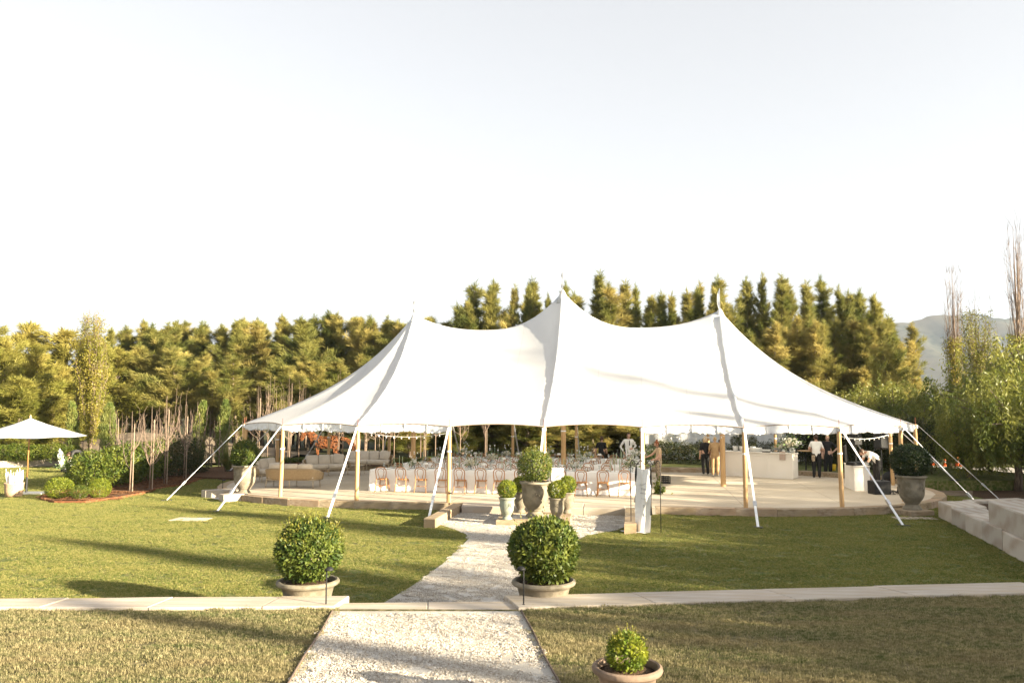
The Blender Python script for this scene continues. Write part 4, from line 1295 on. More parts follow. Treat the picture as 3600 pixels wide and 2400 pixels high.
# --- weeping pepper trees
def pepper_proto(seed, H, Wd, nstr):
    g = np.random.default_rng(seed)
    mb = MB()
    mb.tube([(0, 0, 0), (.1, .05, H * .15), (.25, -.05, H * .33)], [.22, .17, .13], 7)
    P = []; D = []
    for b in range(26):
        az = b * 2.4 + g.normal(0, .3); ln = Wd * g.uniform(.45, 1.0); el = g.uniform(.25, 1.3)
        o = np.array([.2, 0, H * g.uniform(.16, .34)]); d = np.array([math.cos(az) * math.cos(el), math.sin(az) * math.cos(el), math.sin(el)])
        end = o + d * np.array([ln, ln, H * .62]); mid = (o + end) / 2 + np.array([0, 0, .12 * H])
        mb.tube([tuple(o), tuple(mid), tuple(end)], [.09, .05, .015], 4, cap=False)
        for s in range(nstr):
            t = .3 + .7 * g.random(); c = (1 - t) ** 2 * o + 2 * t * (1 - t) * mid + t * t * end + g.normal(0, .5, 3)
            hang = g.uniform(.5, 1.7) * min(1.0, c[2] / 2.5)
            k = int(16 * hang) + 4
            f = g.random(k)
            q = c[None] + np.stack([g.normal(0, .07, k), g.normal(0, .07, k), .25 - hang * f], 1) + np.outer(f, g.normal(0, .12, 3))
            P.append(q); D.append(np.stack([g.normal(0, .6, k), g.normal(0, .6, k), -.7 + g.normal(0, .25, k)], 1))
    P = np.concatenate(P); D = np.concatenate(D)
    m = P[:, 2] > .35; P, D = P[m], D[m]
    V, Fc = leaves(P, D, g.uniform(.16, .32, len(P)), .055, seed, wide=.5)
    cm = mesh_np('pepper_crown', V, Fc); cm.materials.append(M['pepper'])
    tm = mb.mesh('pepper_trunk', True); tm.materials.append(M['bark'])
    return tm, cm
PEP = [pepper_proto(40, 6.0, 3.6, 34), pepper_proto(41, 6.0, 4.2, 34)]
def pepper(X, Y, H, k, label, group=None, w=1.0, rz=0.0):
    s = H / 6.0
    t = thing('pepper_tree', label, 'tree', (X, Y, 0), rz, group, (s * w, s * w, s))
    obj('trunk', PEP[k][0], 'bark', t); obj('crown', PEP[k][1], 'pepper', t)
for px, yt, Y, k, w, lab in ((2990, 1345, 47, 0, 1.0, 'low rounded pepper tree rising just behind the right end of the tent roof'), (3130, 1330, 45, 1, 1.1, 'broad pepper tree behind the far right tent corner, left of the weeping one'),
                             (3330, 1320, 42, 0, 1.1, 'weeping pepper tree with long hanging strands in front of the poplars'), (3470, 1330, 36.5, 1, .85, 'dark weeping pepper tree with its trunk showing by the gravel road'), (3610, 1130, 39, 0, 1.15, 'tall pepper tree under the tallest bare poplar'), (3230, 1400, 40, 1, 1.15, 'low spreading pepper tree right behind the far tent corner guy straps'), (3400, 1400, 33.5, 0, .95, 'shaded pepper tree nearest the retaining wall bed'), (3560, 1290, 32, 1, 1.0, 'shaded pepper tree hanging low over the stone blocks'), (3080, 1420, 43, 0, 1.2, 'squat pepper tree behind the loudspeakers'), (3680, 1220, 35, 1, 1.1, 'pepper tree reaching in beside the tallest bare poplar')):
    p = dep(px, yt, Y); pepper(p.x, Y, p.z, k, lab, None, w, px * .01)
# trees beyond the right edge of the view whose shade falls on the lawn
SHADE = []
for i, (x, y, h, k, w) in enumerate(((22.5, 16.0, 6.4, 0, 1.0), (25, 12, 7.4, 1, 1.1), (23.5, 8, 7.2, 0, 1.1), (29, 15, 7.4, 1, 1.0), (25, 4.0, 7.8, 1, 1.1), (30, 8, 8.4, 0, 1.1), (24, .5, 7.9, 0, 1.1), (30, .5, 9.0, 1, 1.1), (26, -3.5, 8.6, 1, 1.1), (24.5, -8, 8.2, 0, 1.1), (31, -7, 9.4, 0, 1.1), (28, -12.5, 8.8, 1, 1.1), (24.5, 21.0, 6.2, 0, .8), (33, 22, 7.5, 1, 1.1), (37, 17.5, 8, 0, 1.1), (40, 25, 8, 1, 1.1), (30, 27, 7, 0, 1.0))):
    pepper(x, y, h, k, 'pepper tree of the row beyond the retaining wall that shades the lawn', 'shade trees beyond the retaining wall', w, i * 1.3)
for i, (x, y, h, w) in enumerate(((36, -.5, 14.5, .85), (36, -6.2, 14.5, .85), (37, -12.5, 14, .6), (36, -15.5, 13.5, .55), (42, -21, 15.5, .6), (50, -9, 15.5, .4), (38, 8.5, 13, .45), (46, -14, 15.5, .45))):
    tree('casu%d' % (3, 1, 0, 2, 4, 2, 4, 0)[i], 0, 0, y, 'tall casuarina far to the right of the terrace casting a shadow band', 'shade casuarinas beside the terrace', wmul=w, X=x, Htop=h)

for i, (x, y, h) in enumerate(((30, 13.6, 15.5), (33, 17.0, 14.0), (29, 20.0, 12.5))):
    pq = poplar(1800 + F_PX * x / y, HOR - (h - EYE) / y * F_PX, y, 'bare branched poplar beyond the retaining wall whose twigs shade the tent roof', .8, .2, 34, 20 + i)
    pq['group'] = 'bare poplars beyond the retaining wall'
# --- clipped balls and shrubs
def ball_mesh(name, rx, rz, n, L, W, seed, mat, lump=.10, inner=.72, tips=0, flatb=-.9, tipmat='laurel_tip', out=.8):
    g = np.random.default_rng(seed)
    d = g.normal(size=(n, 3)); d /= np.linalg.norm(d, axis=1, keepdims=True)
    d[:, 2] = np.maximum(d[:, 2], flatb)
    k = g.normal(size=(9, 3)) * 3.2; ph = g.uniform(0, 6.28, 9)
    lum = 1 + lump * np.mean(np.sin(d @ k.T + ph), axis=1) * 1.8
    r = (inner + (1 - inner) * g.random(n) ** .55) * lum
    P = d * r[:, None] * np.array([rx, rx, rz])
    D = d * out + g.normal(0, .65, (n, 3)) + np.array([0, 0, .15])
    V, Fc = leaves(P, D, L * g.uniform(.65, 1.2, n), W * g.uniform(.75, 1.2, n), seed)
    me = mesh_np(name, V, Fc); me.materials.append(M[mat])
    if tips:
        dt = g.normal(size=(tips, 3)); dt[:, 2] = np.abs(dt[:, 2]) + .25; dt /= np.linalg.norm(dt, axis=1, keepdims=True)
        Pt = dt * .97 * np.array([rx, rx, rz]); Dt = dt * .5 + np.array([0, 0, 1.0]) + g.normal(0, .15, (tips, 3))
        Ps = np.concatenate([Pt + Dt * s * L for s in (0, .5, 1.0, 1.4)]); Ds = np.concatenate([Dt + g.normal(0, .5, (tips, 3)) for _ in range(4)])
        V2, F2 = leaves(Ps, Ds, L * .65, W * .55, seed + 1)
        mt = mesh_np(name + '_tips', V2, F2); mt.materials.append(M[tipmat])
        return me, mt
    return me, None
def twigs(rx, rz, n, seed, z0):
    g = np.random.default_rng(seed); mb = MB()
    mb.tube([(0, 0, z0), (.02, .01, z0 * .55), (0, .02, -.05 * rz)], [.035 * rx * 2, .03 * rx * 2, .02 * rx], 6)
    for i in range(n):
        d = g.normal(size=3); d[2] = abs(d[2]) - .45; d /= np.linalg.norm(d)
        o = np.array([0, 0, z0 * g.uniform(.35, .8)])
        e_ = d * np.array([rx, rx, rz]) * g.uniform(.6, .9); m = (o + e_) / 2 + g.normal(0, .05 * rx, 3)
        mb.tube([tuple(o), tuple(m), tuple(e_)], [.014 * rx * 2, .01 * rx * 2, .004], 4, cap=False)
    return mb
def ring_tube(mb, R_, z, r, n=28, mi=0): mb.torus((0, 0, z), R_, r, 'z', n, 6, mi)
def urn(t, rim, H, mat, fancy=True, seed=0):
    """baluster-foot garden urn with rolled rim, rosette medallions and swags; z=0 at its foot"""
    r = rim / 2
    prof = [(0, 0), (r * .62, 0), (r * .62, H * .035), (r * .58, H * .06), (r * .52, H * .085), (r * .44, H * .13), (r * .42, H * .165), (r * .50, H * .185), (r * .50, H * .205), (r * .56, H * .24), (r * .70, H * .32), (r * .79, H * .42), (r * .81, H * .52), (r * .83, H * .66), (r * .85, H * .80), (r * .88, H * .89), (r * .94, H * .925), (r * 1.0, H * .945), (r * 1.01, H * .97), (r * .98, H * .995), (r * .92, H), (r * .86, H * .985), (r * .83, H * .93), (0, H * .925)]
    MB().lathe(prof[:-1], 36).build('urn_body', mat, t, auto=40)
    MB().lathe([(r * .84, 0), (r * .5, .02), (0, .03)], 20).build('potting_soil', 'soil', t, True, loc=(0, 0, H * .93))
    if fancy:
        for k in range(3):
            az = -PI / 2 + .12 + k * 2 * PI / 3
            cx, cy = math.cos(az), math.sin(az)
            mb = MB()
            rr = r * .845
            for R_, w in ((r * .20, r * .022), (r * .13, r * .018)):
                pts = []
                for i in range(19):
                    a = 2 * PI * i / 18; da = R_ * math.cos(a) / rr; z = H * .70 + R_ * math.sin(a)
                    pts.append((rr * math.cos(az + da), rr * math.sin(az + da), z))
                mb.tube(pts, w, 5, cap=False)
            for i in range(6):
                a = 2 * PI * i / 6; da = r * .06 * math.cos(a) / rr
                mb.sphere((rr * math.cos(az + da), rr * math.sin(az + da), H * .70 + r * .06 * math.sin(a)), r * .032, 6, 4)
            mb.build('medallion', mat, t, True)
            mb = MB(); pts = []
            for i in range(21):
                f = i / 20; a = az + f * 2 * PI / 3; z = H * (.70 - .27 * math.sin(PI * f) ** .8)
                fr = (z / H - .32) / .5; q = r * (.70 + .15 * min(1, max(0, fr * 1.6))) + .004
                pts.append((q * math.cos(a), q * math.sin(a), z))
            mb.tube(pts, r * .028, 5)
            mb.build('swag', mat, t, True)
def urn_tree(px_name, label, loc, rz, rim, H, potmat, ball, zc, twn=0, base=None, group=None):
    t = thing(px_name, label, 'potted tree', loc, rz, group)
    return t
BIG = [ball_mesh('laurel_ball', .50, .47, 6500, .068, .034, 200 + k, 'laurel', lump=.12, inner=.6, tips=160) for k in range(2)]
# the big central urn
def potted(name, label, loc, rz, rim, H, potmat, me, mt, zc, tw=None, plinth_=None, group=None, s=1.0, cat='potted shrub'):
    t = thing(name, label, cat, loc, rz, group)
    urn(t, rim, H, potmat)
    c = obj('crown', me, 'laurel', t, (0, 0, zc)); c.scale = (s, s, s)
    if mt is not None: q = props(obj('young_tips', mt, 'laurel_tip', c), kind='stuff')
    if tw is not None: tw.build('stem', 'bark', t, True, loc=(0, 0, zc))
    return t
open_ball = ball_mesh('open_laurel_ball', .50, .48, 4600, .062, .032, 211, 'laurel', lump=.14, inner=.55, tips=140, flatb=-.72)
potted('urn_topiary', 'largest stone urn with a loose laurel ball in the middle of the plinth', (PC.x, PC.y, .13), .0, .88, 1.0, 'pot', open_ball[0], open_ball[1], 1.0 + .40, twigs(.5, .46, 26, 5, -.42))
lu = at(845, 1757, 0)
MB_ = thing('urn_block', 'square sandstone block under the urn at the left side entry', 'plinth', (lu.x + .02, lu.y + .35, 0), -.35)
stone_block([(-.42, -.42), (.42, -.42), (.42, .42), (-.42, .42)], -.04, .17, 'stone_pale', MB_, 3400, bev=.02)
potted('urn_topiary', 'sunlit stone urn with a dense laurel ball at the left side entry', (lu.x + .02, lu.y + .35, .175), -.9, .89, 1.02, 'pot', BIG[0][0], BIG[0][1], 1.02 + .36, twigs(.5, .46, 14, 6, -.4), s=.98)
ru = at(3228, 1814, 0)
MB_ = thing('urn_block', 'square sandstone block under the shaded urn by the retaining wall', 'plinth', (ru.x, ru.y + .35, 0), .3)
stone_block([(-.42, -.42), (.42, -.42), (.42, .42), (-.42, .42)], -.04, .16, 'stone', MB_, 3401, bev=.02)
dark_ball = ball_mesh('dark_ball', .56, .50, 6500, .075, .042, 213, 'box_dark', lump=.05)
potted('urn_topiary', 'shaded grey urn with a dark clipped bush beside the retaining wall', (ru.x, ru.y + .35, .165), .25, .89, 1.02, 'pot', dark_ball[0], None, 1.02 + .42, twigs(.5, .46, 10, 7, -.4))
# four small urns
sb = [ball_mesh('box_ball', .262, .262, 4600, .036, .021, 220 + k, 'box', lump=.05, inner=.6, flatb=-.95) for k in range(2)]
def small_urn(x, y, z, rz, label, k, mat, s=1.0):
    t = thing('small_urn', label, 'potted shrub', (x, y, z), rz)
    urn(t, .47, .60, mat)
    obj('crown', sb[k][0], 'box', t, (0, 0, .60 + .215)).scale = (s, s, s)
    twigs(.25, .25, 6, 30 + k, -.2).build('stem', 'bark', t, True, loc=(0, 0, .8))
small_urn(PC.x - .80, PC.y - .66, .15, .3, 'green tinged small urn with a box ball at the near left corner of the plinth', 0, 'potgreen')
small_urn(PC.x + .58, PC.y - .78, .15, -.2, 'small urn with a bright box ball at the near right corner of the plinth', 1, 'pot')
small_urn(PC.x - .40, PC.y + .86, .15, .8, 'small shaded urn with a box ball behind the near left urn', 1, 'pot', .9)
small_urn(PC.x + .96, PC.y + .72, .15, 1.4, 'small urn with a box ball at the far right corner of the plinth', 0, 'pot', 1.0)
# the two bowl pots behind the terrace kerb and the small one on the terrace
def bowl(t, rim, H, mat):
    r = rim / 2
    prof = [(0, 0), (r * .62, 0), (r * .64, H * .05), (r * .70, H * .35), (r * .76, H * .62), (r * .82, H * .80), (r * .90, H * .865), (r * .985, H * .89), (r * 1.01, H * .93), (r * .99, H * .975), (r * .93, H), (r * .87, H * .985), (r * .83, H * .92), (r * .82, H * .86)]
    MB().lathe(prof, 40).build('pot_body', mat, t, auto=40)
    MB().lathe([(r * .83, 0), (r * .5, .03), (0, .045)], 20).build('potting_soil', 'soil', t, True, loc=(0, 0, H * .87))
    for k in range(2):
        mb = MB(); rr = r * .735
        az = -PI / 2 + k * PI
        pts = []
        for i in range(25):
            a = 2 * PI * i / 24; R_ = r * .27; z = H * .52 + R_ * math.sin(a)
            q = r * (.62 + .17 * z / H) + .012; da = R_ * math.cos(a) / q
            pts.append((q * math.cos(az + da), q * math.sin(az + da), z))
        mb.tube(pts, r * .028, 5, cap=False)
        mb.build('medallion', mat, t, True)
def bowl_pot(px, py, Y, label, rim, H, mat, ball, s, zc, rz=0.0, tw=True):
    p = dep(px, py, Y)
    t = thing('bowl_pot', label, 'potted shrub', (p.x, Y, p.z - H * .95), rz)
    bowl(t, rim, H, mat)
    c = obj('crown', ball[0], 'laurel', t, (0, 0, zc)); c.scale = (s, s, s)
    if ball[1] is not None: props(obj('young_tips', ball[1], 'laurel_tip', c), kind='stuff')
    if tw: twigs(.45 * s, .42 * s, 24, int(px), -.42 * s).build('stem', 'barkpale', t, True, loc=(0, 0, zc))
    return t
lb1 = ball_mesh('pot_ball', .50, .47, 8000, .066, .033, 231, 'laurel', lump=.10, inner=.6, tips=150)
lb2 = ball_mesh('pot_ball', .52, .47, 7600, .078, .040, 232, 'laurel', lump=.13, inner=.6, tips=26)
bowl_pot(1083, 2042, 12.65, 'wide stone bowl pot with a spiky topped laurel ball left of the path', .94, .60, 'pot', lb1, 1.0, .60 + .42)
bowl_pot(1911, 2042, 12.65, 'wide stone bowl pot with a broad leafed laurel ball right of the path', .97, .60, 'pot', lb2, 1.0, .60 + .44)
tiny = ball_mesh('tiny_ball', .160, .165, 2000, .034, .019, 233, 'box', lump=.06, tips=40, tipmat='poplar')
p = dep(2205, 2338, 7.0)
bp = bowl_pot(2205, 2345, 7.0, 'small brown pot with a tiny box ball on the near terrace lawn', .585, p.z - zt(p.x, 7.0) + .03, 'terra', tiny, 1.0, p.z - zt(p.x, 7.0) + .12, tw=False)
MB().tube([(0, 0, -.2), (0, 0, .0)], [.012, .01], 6).build('stem', 'bark', bp, loc=(0, 0, p.z - zt(p.x, 7.0) + .12))

# --- left shrub bed
def shrub(px, py, w, h, mesh, label, name='shrub', z=.05, group=None, base=None, mat='shrub', rz=None):
    q = base if base is not None else at(px, py, z)
    t = thing(name, label, 'shrub', (q.x, q.y, q.z), rnd.uniform(0, 6.28) if rz is None else rz, group)
    c = obj('crown', mesh, mat, t, (0, 0, h * .5)); c.scale = (w / 2, w / 2, h / 2)
    MB().tube([(0, 0, -.05), (0, 0, h * .45)], [.03, .015], 5).build('stem', 'bark', t)
    return t
SH = [ball_mesh('shrub_crown', 1, 1, 2600, .13, .065, 240 + k, 'shrub', lump=.22, inner=.5, flatb=-.95)[0] for k in range(3)]
HD = [ball_mesh('hedge_crown', 1, 1, 2600, .12, .055, 250 + k, 'hedge', lump=.24, inner=.45, flatb=-.97)[0] for k in range(3)]
BX = ball_mesh('clipped_crown', 1, 1, 4200, .10, .06, 260, 'box', lump=.03, inner=.8, flatb=-.85)[0]
shrub(207, 1752, .95, .74, BX, 'rounder clipped box ball at the tip of the rust edged bed', 'box_ball', z=.03, mat='box')
shrub(350, 1751, .74, .70, BX, 'smaller clipped box ball in front of the leafy shrubs', 'box_ball', z=.03, mat='box')
for i, (px, py, w, h) in enumerate(((330, 1722, 1.5, 1.5), (400, 1712, 1.7, 1.75), (460, 1700, 1.6, 1.7), (300, 1700, 1.5, 1.35), (520, 1692, 1.6, 1.85), (268, 1712, 1.0, 1.1), (280, 1755, .6, .5))):
    shrub(px, py, w, h, SH[i % 3], 'bright leafy shrub in the rust edged bed left of the tent', group='bright shrubs of the left bed')
for i, (px, py, w, h) in enumerate(((570, 1684, 1.7, 2.0), (620, 1676, 1.7, 2.0), (660, 1672, 1.5, 1.7), (700, 1668, 1.2, 1.2))):
    shrub(px, py, w, h, HD[i % 3], 'dark leafy shrub at the back of the left bed', group='dark shrubs of the left bed', mat='hedge')
for i, px in enumerate((20, -40, 150, 200, 75)):
    shrub(px, 1628 - (i % 2) * 3, 1.5, .95, SH[i % 3], 'low yellow green shrub on the bank above the curved kerb', group='low shrubs on the bank', base=at(px, 1626, .33) + Vector((0, 1.2, 0)))
# --- bare young trees with stakes
def sapling(loc, H, label, group, seed, spread=.5, nbr=11, leafy=0, stake=True, pale=True, scale=1.0):
    g = np.random.default_rng(seed)
    t = thing('young_tree', label, 'young tree', loc, 0, group)
    mb = MB()
    zt_ = H * .36
    mb.tube([(0, 0, -.05), (.02, 0, zt_), (0, .03, H * .7), (0, 0, H)], [.032 * scale, .026 * scale, .014 * scale, .006], 5)
    P = []
    for b in range(nbr):
        z0 = zt_ * g.uniform(.75, 1.5); az = b * 2.4 + g.normal(0, .4); ln = g.uniform(.25, .60) * H; sp = spread * g.uniform(.5, 1.5)
        pts = []
        for i in range(6):
            f = i / 5; rr = sp * (1 - (1 - f) ** 2.4) * .8
            pts.append((rr * math.cos(az), rr * math.sin(az), z0 + ln * f * (.55 + .45 * f)))
            P.append(pts[-1])
        mb.tube(pts, [.014 * scale, .012 * scale, .010 * scale, .008 * scale, .006 * scale, .004], 4, cap=False)
        for s in range(6):
            a = np.array(pts[1 + s % 5]); d = np.array([math.cos(az + g.normal(0, .9)) * .5, math.sin(az + g.normal(0, .9)) * .5, 1]) * g.uniform(.15, .4)
            mb.tube([tuple(a), tuple(a + d * .5 + g.normal(0, .02, 3)), tuple(a + d)], [.006 * scale, .005 * scale, .003], 3, cap=False)
    mb.build('trunk', 'barkpale' if pale else 'bark', t, True)
    if leafy:
        P = np.array(P); P = P[g.integers(0, len(P), leafy)] + g.normal(0, .07, (leafy, 3))
        V, Fc = leaves(P, g.normal(size=(leafy, 3)), .07, .045, seed)
        obj('leaves', mesh_np('leaves', V, Fc), 'poplar', t)
    if stake:
        MB().box((.10, .02, H * .42), (.026, .026, H * .84)).build('stake', 'stake', t)
    return t
for i, (px, py, yt, lab) in enumerate(((455, 1728, 1445, 'bare young tree tied to the tallest pale stake in the rust edged bed'), (525, 1720, 1428, 'bare many branched young tree with side shoots in the left bed'), (577, 1702, 1390, 'tallest bare young tree of the left bed with sweeping branches'), (645, 1682, 1422, 'bare young tree at the back of the left bed near the dark shrubs'), (688, 1660, 1412, 'slim grey young tree nearest the guy strap'))):
    b = at(px, py, .05); s = dep(px, yt, b.y)
    sapling(b, s.z - .05, lab, None, 300 + i, .55, 11 if i not in (0, 4) else 4, stake=True)
for i, (px, yt, Y, lf) in enumerate(((405, 1440, 43, 0), (440, 1460, 42, 60), (490, 1480, 42, 0), (560, 1470, 43, 0), (605, 1455, 42, 90), (625, 1440, 42.5, 80), (665, 1445, 43, 0), (735, 1445, 42, 0), (770, 1480, 41, 0), (850, 1470, 43, 60), (225, 1500, 46, 0), (90, 1520, 46, 0))):
    b = dep(px, 1600, Y); s = dep(px, yt, Y)
    sapling((b.x, Y, .1), s.z - .1, 'thin young tree in the planting rows beyond the left shrub bed', 'young trees beyond the left bed', 320 + i, .5, 5, leafy=lf, stake=i % 3 == 0)
for i, (px, Y) in enumerate(((905, 43), (940, 44), (968, 42.5), (1012, 43.5), (1022, 42), (1050, 44), (1180, 44.5), (1190, 43), (1205, 44.5), (1282, 43.5), (1318, 42.8), (1345, 43.8), (1365, 43), (1385, 43.6), (1478, 43), (1490, 43.8), (1530, 43.2), (1617, 43), (1705, 43.2), (1285, 44.6))):
    b = dep(px, 1560, Y)
    sapling((b.x, Y, .40), fg.uniform(3.4, 4.4), 'pale leafless young tree in the mulch bed behind the sofas and tables', 'leafless young trees behind the deck', 350 + i, .75, 9, stake=i % 3 == 0, scale=1.0)
# cypresses
def cypress(px, py, yt, Y, label, seed, wid=.34):
    g = np.random.default_rng(seed); s = dep(px, yt, Y); H = s.z - .1
    t = thing('pencil_cypress', label, 'cypress', (s.x, Y, .1))
    n = 5200; z = g.random(n) ** .85
    r = wid * (np.sin(PI * np.clip(.08 + .9 * z, 0, 1)) ** .6) * g.uniform(.45, 1.05, n) * (1 + .15 * np.sin(z * 40 + seed))
    a = g.random(n) * 6.28
    lean = .12 * np.sin(z * 3 + seed)
    P = np.stack([r * np.cos(a) + lean, r * np.sin(a), .25 + z * (H - .25)], 1)
    D = np.stack([np.cos(a) * .35, np.sin(a) * .35, np.ones(n)], 1) + g.normal(0, .22, (n, 3))
    V, Fc = leaves(P, D, g.uniform(.09, .19, n), .030, seed, wide=.4)
    obj('crown', mesh_np('cypress_crown', V, Fc), 'cypress', t)
    MB().tube([(0, 0, -.05), (0, 0, H * .8)], [.05, .015], 5).build('trunk', 'bark', t)
    for sx in (-.55, .5): MB().box((sx, .1, .62), (.04, .04, 1.3)).build('stake', 'stake', t)
    MB().box((-.03, .07, 1.18), (1.15, .02, .06)).build('tie_rail', 'stake', t)
cypress(262, 1600, 1415, 44.5, 'slim pencil cypress beside the umbrella edge', 71, .30)
cypress(390, 1600, 1420, 43.5, 'pencil cypress with ragged lower sprays right of the yellow poplar', 72, .40)
cypress(712, 1600, 1413, 42.0, 'narrow pencil cypress with a timber tie rail left of the tent corner', 73, .34)
cypress(786, 1600, 1410, 41.5, 'pencil cypress closest to the tent corner pole', 74, .34)
# flax clump
fq = at(800, 1668, .05)
t = thing('flax_clump', 'strappy leaved flax clump behind the left urn', 'plant', fq)
g = np.random.default_rng(9); n = 90
a = g.random(n) * 6.28
mb = MB()
for i in range(n):
    ln = g.uniform(.9, 1.9); sp = g.uniform(.15, .75)
    d = Vector((math.cos(a[i]), math.sin(a[i]), 0)); s = Vector((-d.y, d.x, 0)) * .022
    V = []
    for k in range(5):
        f = k / 4; p = d * sp * ln * f ** 1.4 + Vector((0, 0, ln * (f - .22 * sp * f ** 3))); w = (1 - f ** 2.5) + .02
        V += [p - s * w, p + s * w]
    mb.add(V, [(k * 2, k * 2 + 1, k * 2 + 3, k * 2 + 2) for k in range(4)])
mb.build('blades', 'flax', t)
mb = MB()
for k, (dx, dy) in enumerate(((.1, 0), (-.15, .1))): mb.tube([(dx, dy, 0), (dx * 2, dy, 1.2), (dx * 3.2, dy, 2.3)], [.018, .014, .008], 5)
mb.build('flower_stalk', 'bark', t)
# hedge shrubs along the back, right of the tables and behind the bar
hs_ = [(2300, 1.5, 2.2), (2345, 1.5, 2.0), (2385, 1.6, 2.05), (2430, 1.7, 2.1), (2475, 1.5, 2.0), (2560, 1.3, 2.1), (2600, 1.2, 2.0), (2640, 1.1, 1.9), (2672, 1.0, 2.0), (2715, 1.1, 2.2), (2760, 1.2, 2.2)]
for i, (px, w, h) in enumerate(hs_):
    Y = 41.8 - (px - 2300) * .003; q = dep(px, 1640, Y); q.z = .40
    shrub(0, 0, w * .85, h * .52 + fg.uniform(-.12, .2), HD[i % 3], 'bushy dark hedge plant with reddish tips in front of the white fabric wall', 'hedge_plant', group='hedge plants before the white wall', base=q, mat='hedge')
for i in range(15):
    px = 2815 + i * 31; Y = 41.2 - i * .42; q = dep(px, 1640, Y); q.z = .35
    shrub(0, 0, 1.6, fg.uniform(2.2, 2.7), HD[i % 3], 'tall backlit hedge plant with golden tips behind the right end of the deck', 'hedge_plant', group='hedge plants behind the right end', base=q, mat='hedge')
# low green ground cover at the back edge of the mulch bed
GC = ball_mesh('cover_crown', 1, 1, 700, .3, .12, 270, 'shrub', lump=.2, inner=.3)[0]
for i in range(26):
    px = 905 + i * 24 + fg.uniform(-8, 8); Y = fg.uniform(41.6, 43.2); q = dep(px, 1620, Y); q.z = .40
    shrub(0, 0, .7, .26, GC, 'small leafy ground cover plant along the mulch bed', 'ground_cover_plant', group='ground cover along the mulch bed', base=q)
# ================================================================== FURNITURE AND THINGS
# --- bentwood chair
def make_chair():
    t = thing('bentwood_chair', 'x', 'chair')
    MB().lathe([(0, .435), (.19, .435), (.205, .445), (.205, .462), (.19, .47), (.17, .462), (0, .458)], 20, sy=.98).build('seat', 'bentwood', t, auto=40)
    pts = [(-.215, -.27, 0), (-.195, -.225, .2), (-.178, -.185, .44), (-.182, -.20, .56), (-.195, -.225, .70), (-.185, -.245, .80), (-.13, -.26, .865), (-.05, -.268, .888)]
    pts += [(-x, y, z) for x, y, z in reversed(pts)]
    MB().tube(pts, .0165, 6).build('back_frame', 'bentwood', t, True)
    pts = [(-.055, -.185, .46), (-.07, -.20, .55), (-.105, -.218, .66), (-.118, -.235, .74), (-.09, -.25, .81), (-.03, -.255, .835)]
    pts += [(-x, y, z) for x, y, z in reversed(pts)]
    MB().tube(pts, .012, 6).build('back_loop', 'bentwood', t, True)
    for s in (-1, 1):
        MB().tube([(s * .145, .14, .44), (s * .165, .165, .22), (s * .185, .20, 0)], [.019, .017, .013], 6).build('leg', 'bentwood', t, True)
    MB().torus((0, -.01, .22), .178, .010, 'z', 20, 5).build('stretcher', 'bentwood', t, True)
    return t
chair0 = make_chair(); chair_used = [False]
def place_chair(p, rz, label, group):
    if not chair_used[0]:
        chair_used[0] = True
        chair0.location = p; chair0.rotation_euler = (0, 0, rz); props(chair0, label, None, group); return chair0
    return copy_tree(chair0, p, rz, label=label, group=group)

# --- small table things (prototypes are the first ones placed)
def lathe_thing(name, label, cat, group, parts):
    t = thing(name, label, cat, group=group)
    for nm, mat, prof, n in parts: MB().lathe(prof, n).build(nm, mat, t, True)
    return t
class Proto:
    def __init__(s, make): s.make = make; s.o = None
    def put(s, p, rz, label, group, scale=None):
        if s.o is None:
            s.o = s.make(); s.o.location = p; s.o.rotation_euler = (0, 0, rz)
            props(s.o, label, None, group)
            if scale is not None: s.o.scale = (scale,) * 3
            return s.o
        return copy_tree(s.o, p, rz, scale, label, group)
P_glass = Proto(lambda: lathe_thing('wine_glass', 'x', 'glass', None, [('foot', 'glass', [(.034, 0), (.034, .003), (.006, .008), (.004, .09)], 10), ('bowl', 'glass', [(.004, .09), (.028, .105), (.040, .14), (.036, .19), (.034, .215), (.032, .215), (.034, .19), (.038, .14), (.024, .108), (0, .10)], 10)]))
P_plate = Proto(lambda: lathe_thing('plate', 'x', 'plate', None, [('dish', 'china', [(.07, 0), (.09, .003), (.135, .014), (.137, .018), (.09, .009), (0, .006)], 16)]))
def mk_napkin():
    t = thing('napkin', 'x', 'napkin')
    V = []; Fc = []
    for i in range(7):
        for j in range(5):
            x = -.13 + .26 * i / 6; y = -.06 + .12 * j / 4
            V.append((x + .01 * math.sin(j * 3), y + .012 * math.sin(i * 1.9), .012 + .022 * abs(math.sin(i * 1.3 + j)) * (1 - abs(y) * 6)))
    for i in range(6):
        for j in range(4): Fc.append((i * 5 + j, i * 5 + j + 1, i * 5 + j + 6, i * 5 + j + 5))
    MB().add(V, Fc).build('cloth', 'napkin', t, True)
    V = [(-.05, -.06, .01), (.06, -.06, .012), (.05, -.15, .004), (-.03, -.155, .003), (.03, -.17, -.12), (-.02, -.165, -.16)]
    MB().add(V, [(0, 1, 2, 3), (3, 2, 4, 5)]).build('hanging_corner', 'napkin', t, True)
    return t
P_napkin = Proto(mk_napkin)
def mk_taper():
    t = thing('taper_candle', 'x', 'candle')
    MB().lathe([(.035, 0), (.035, .006), (.012, .015), (.012, .05), (.018, .06), (.018, .075), (0, .076)], 10).build('holder', 'tanmetal', t, True)
    MB().lathe([(.0125, .06), (.011, .43), (.004, .445), (0, .446)], 8).build('wax', 'taper', t, True)
    return t
P_taper = Proto(mk_taper)
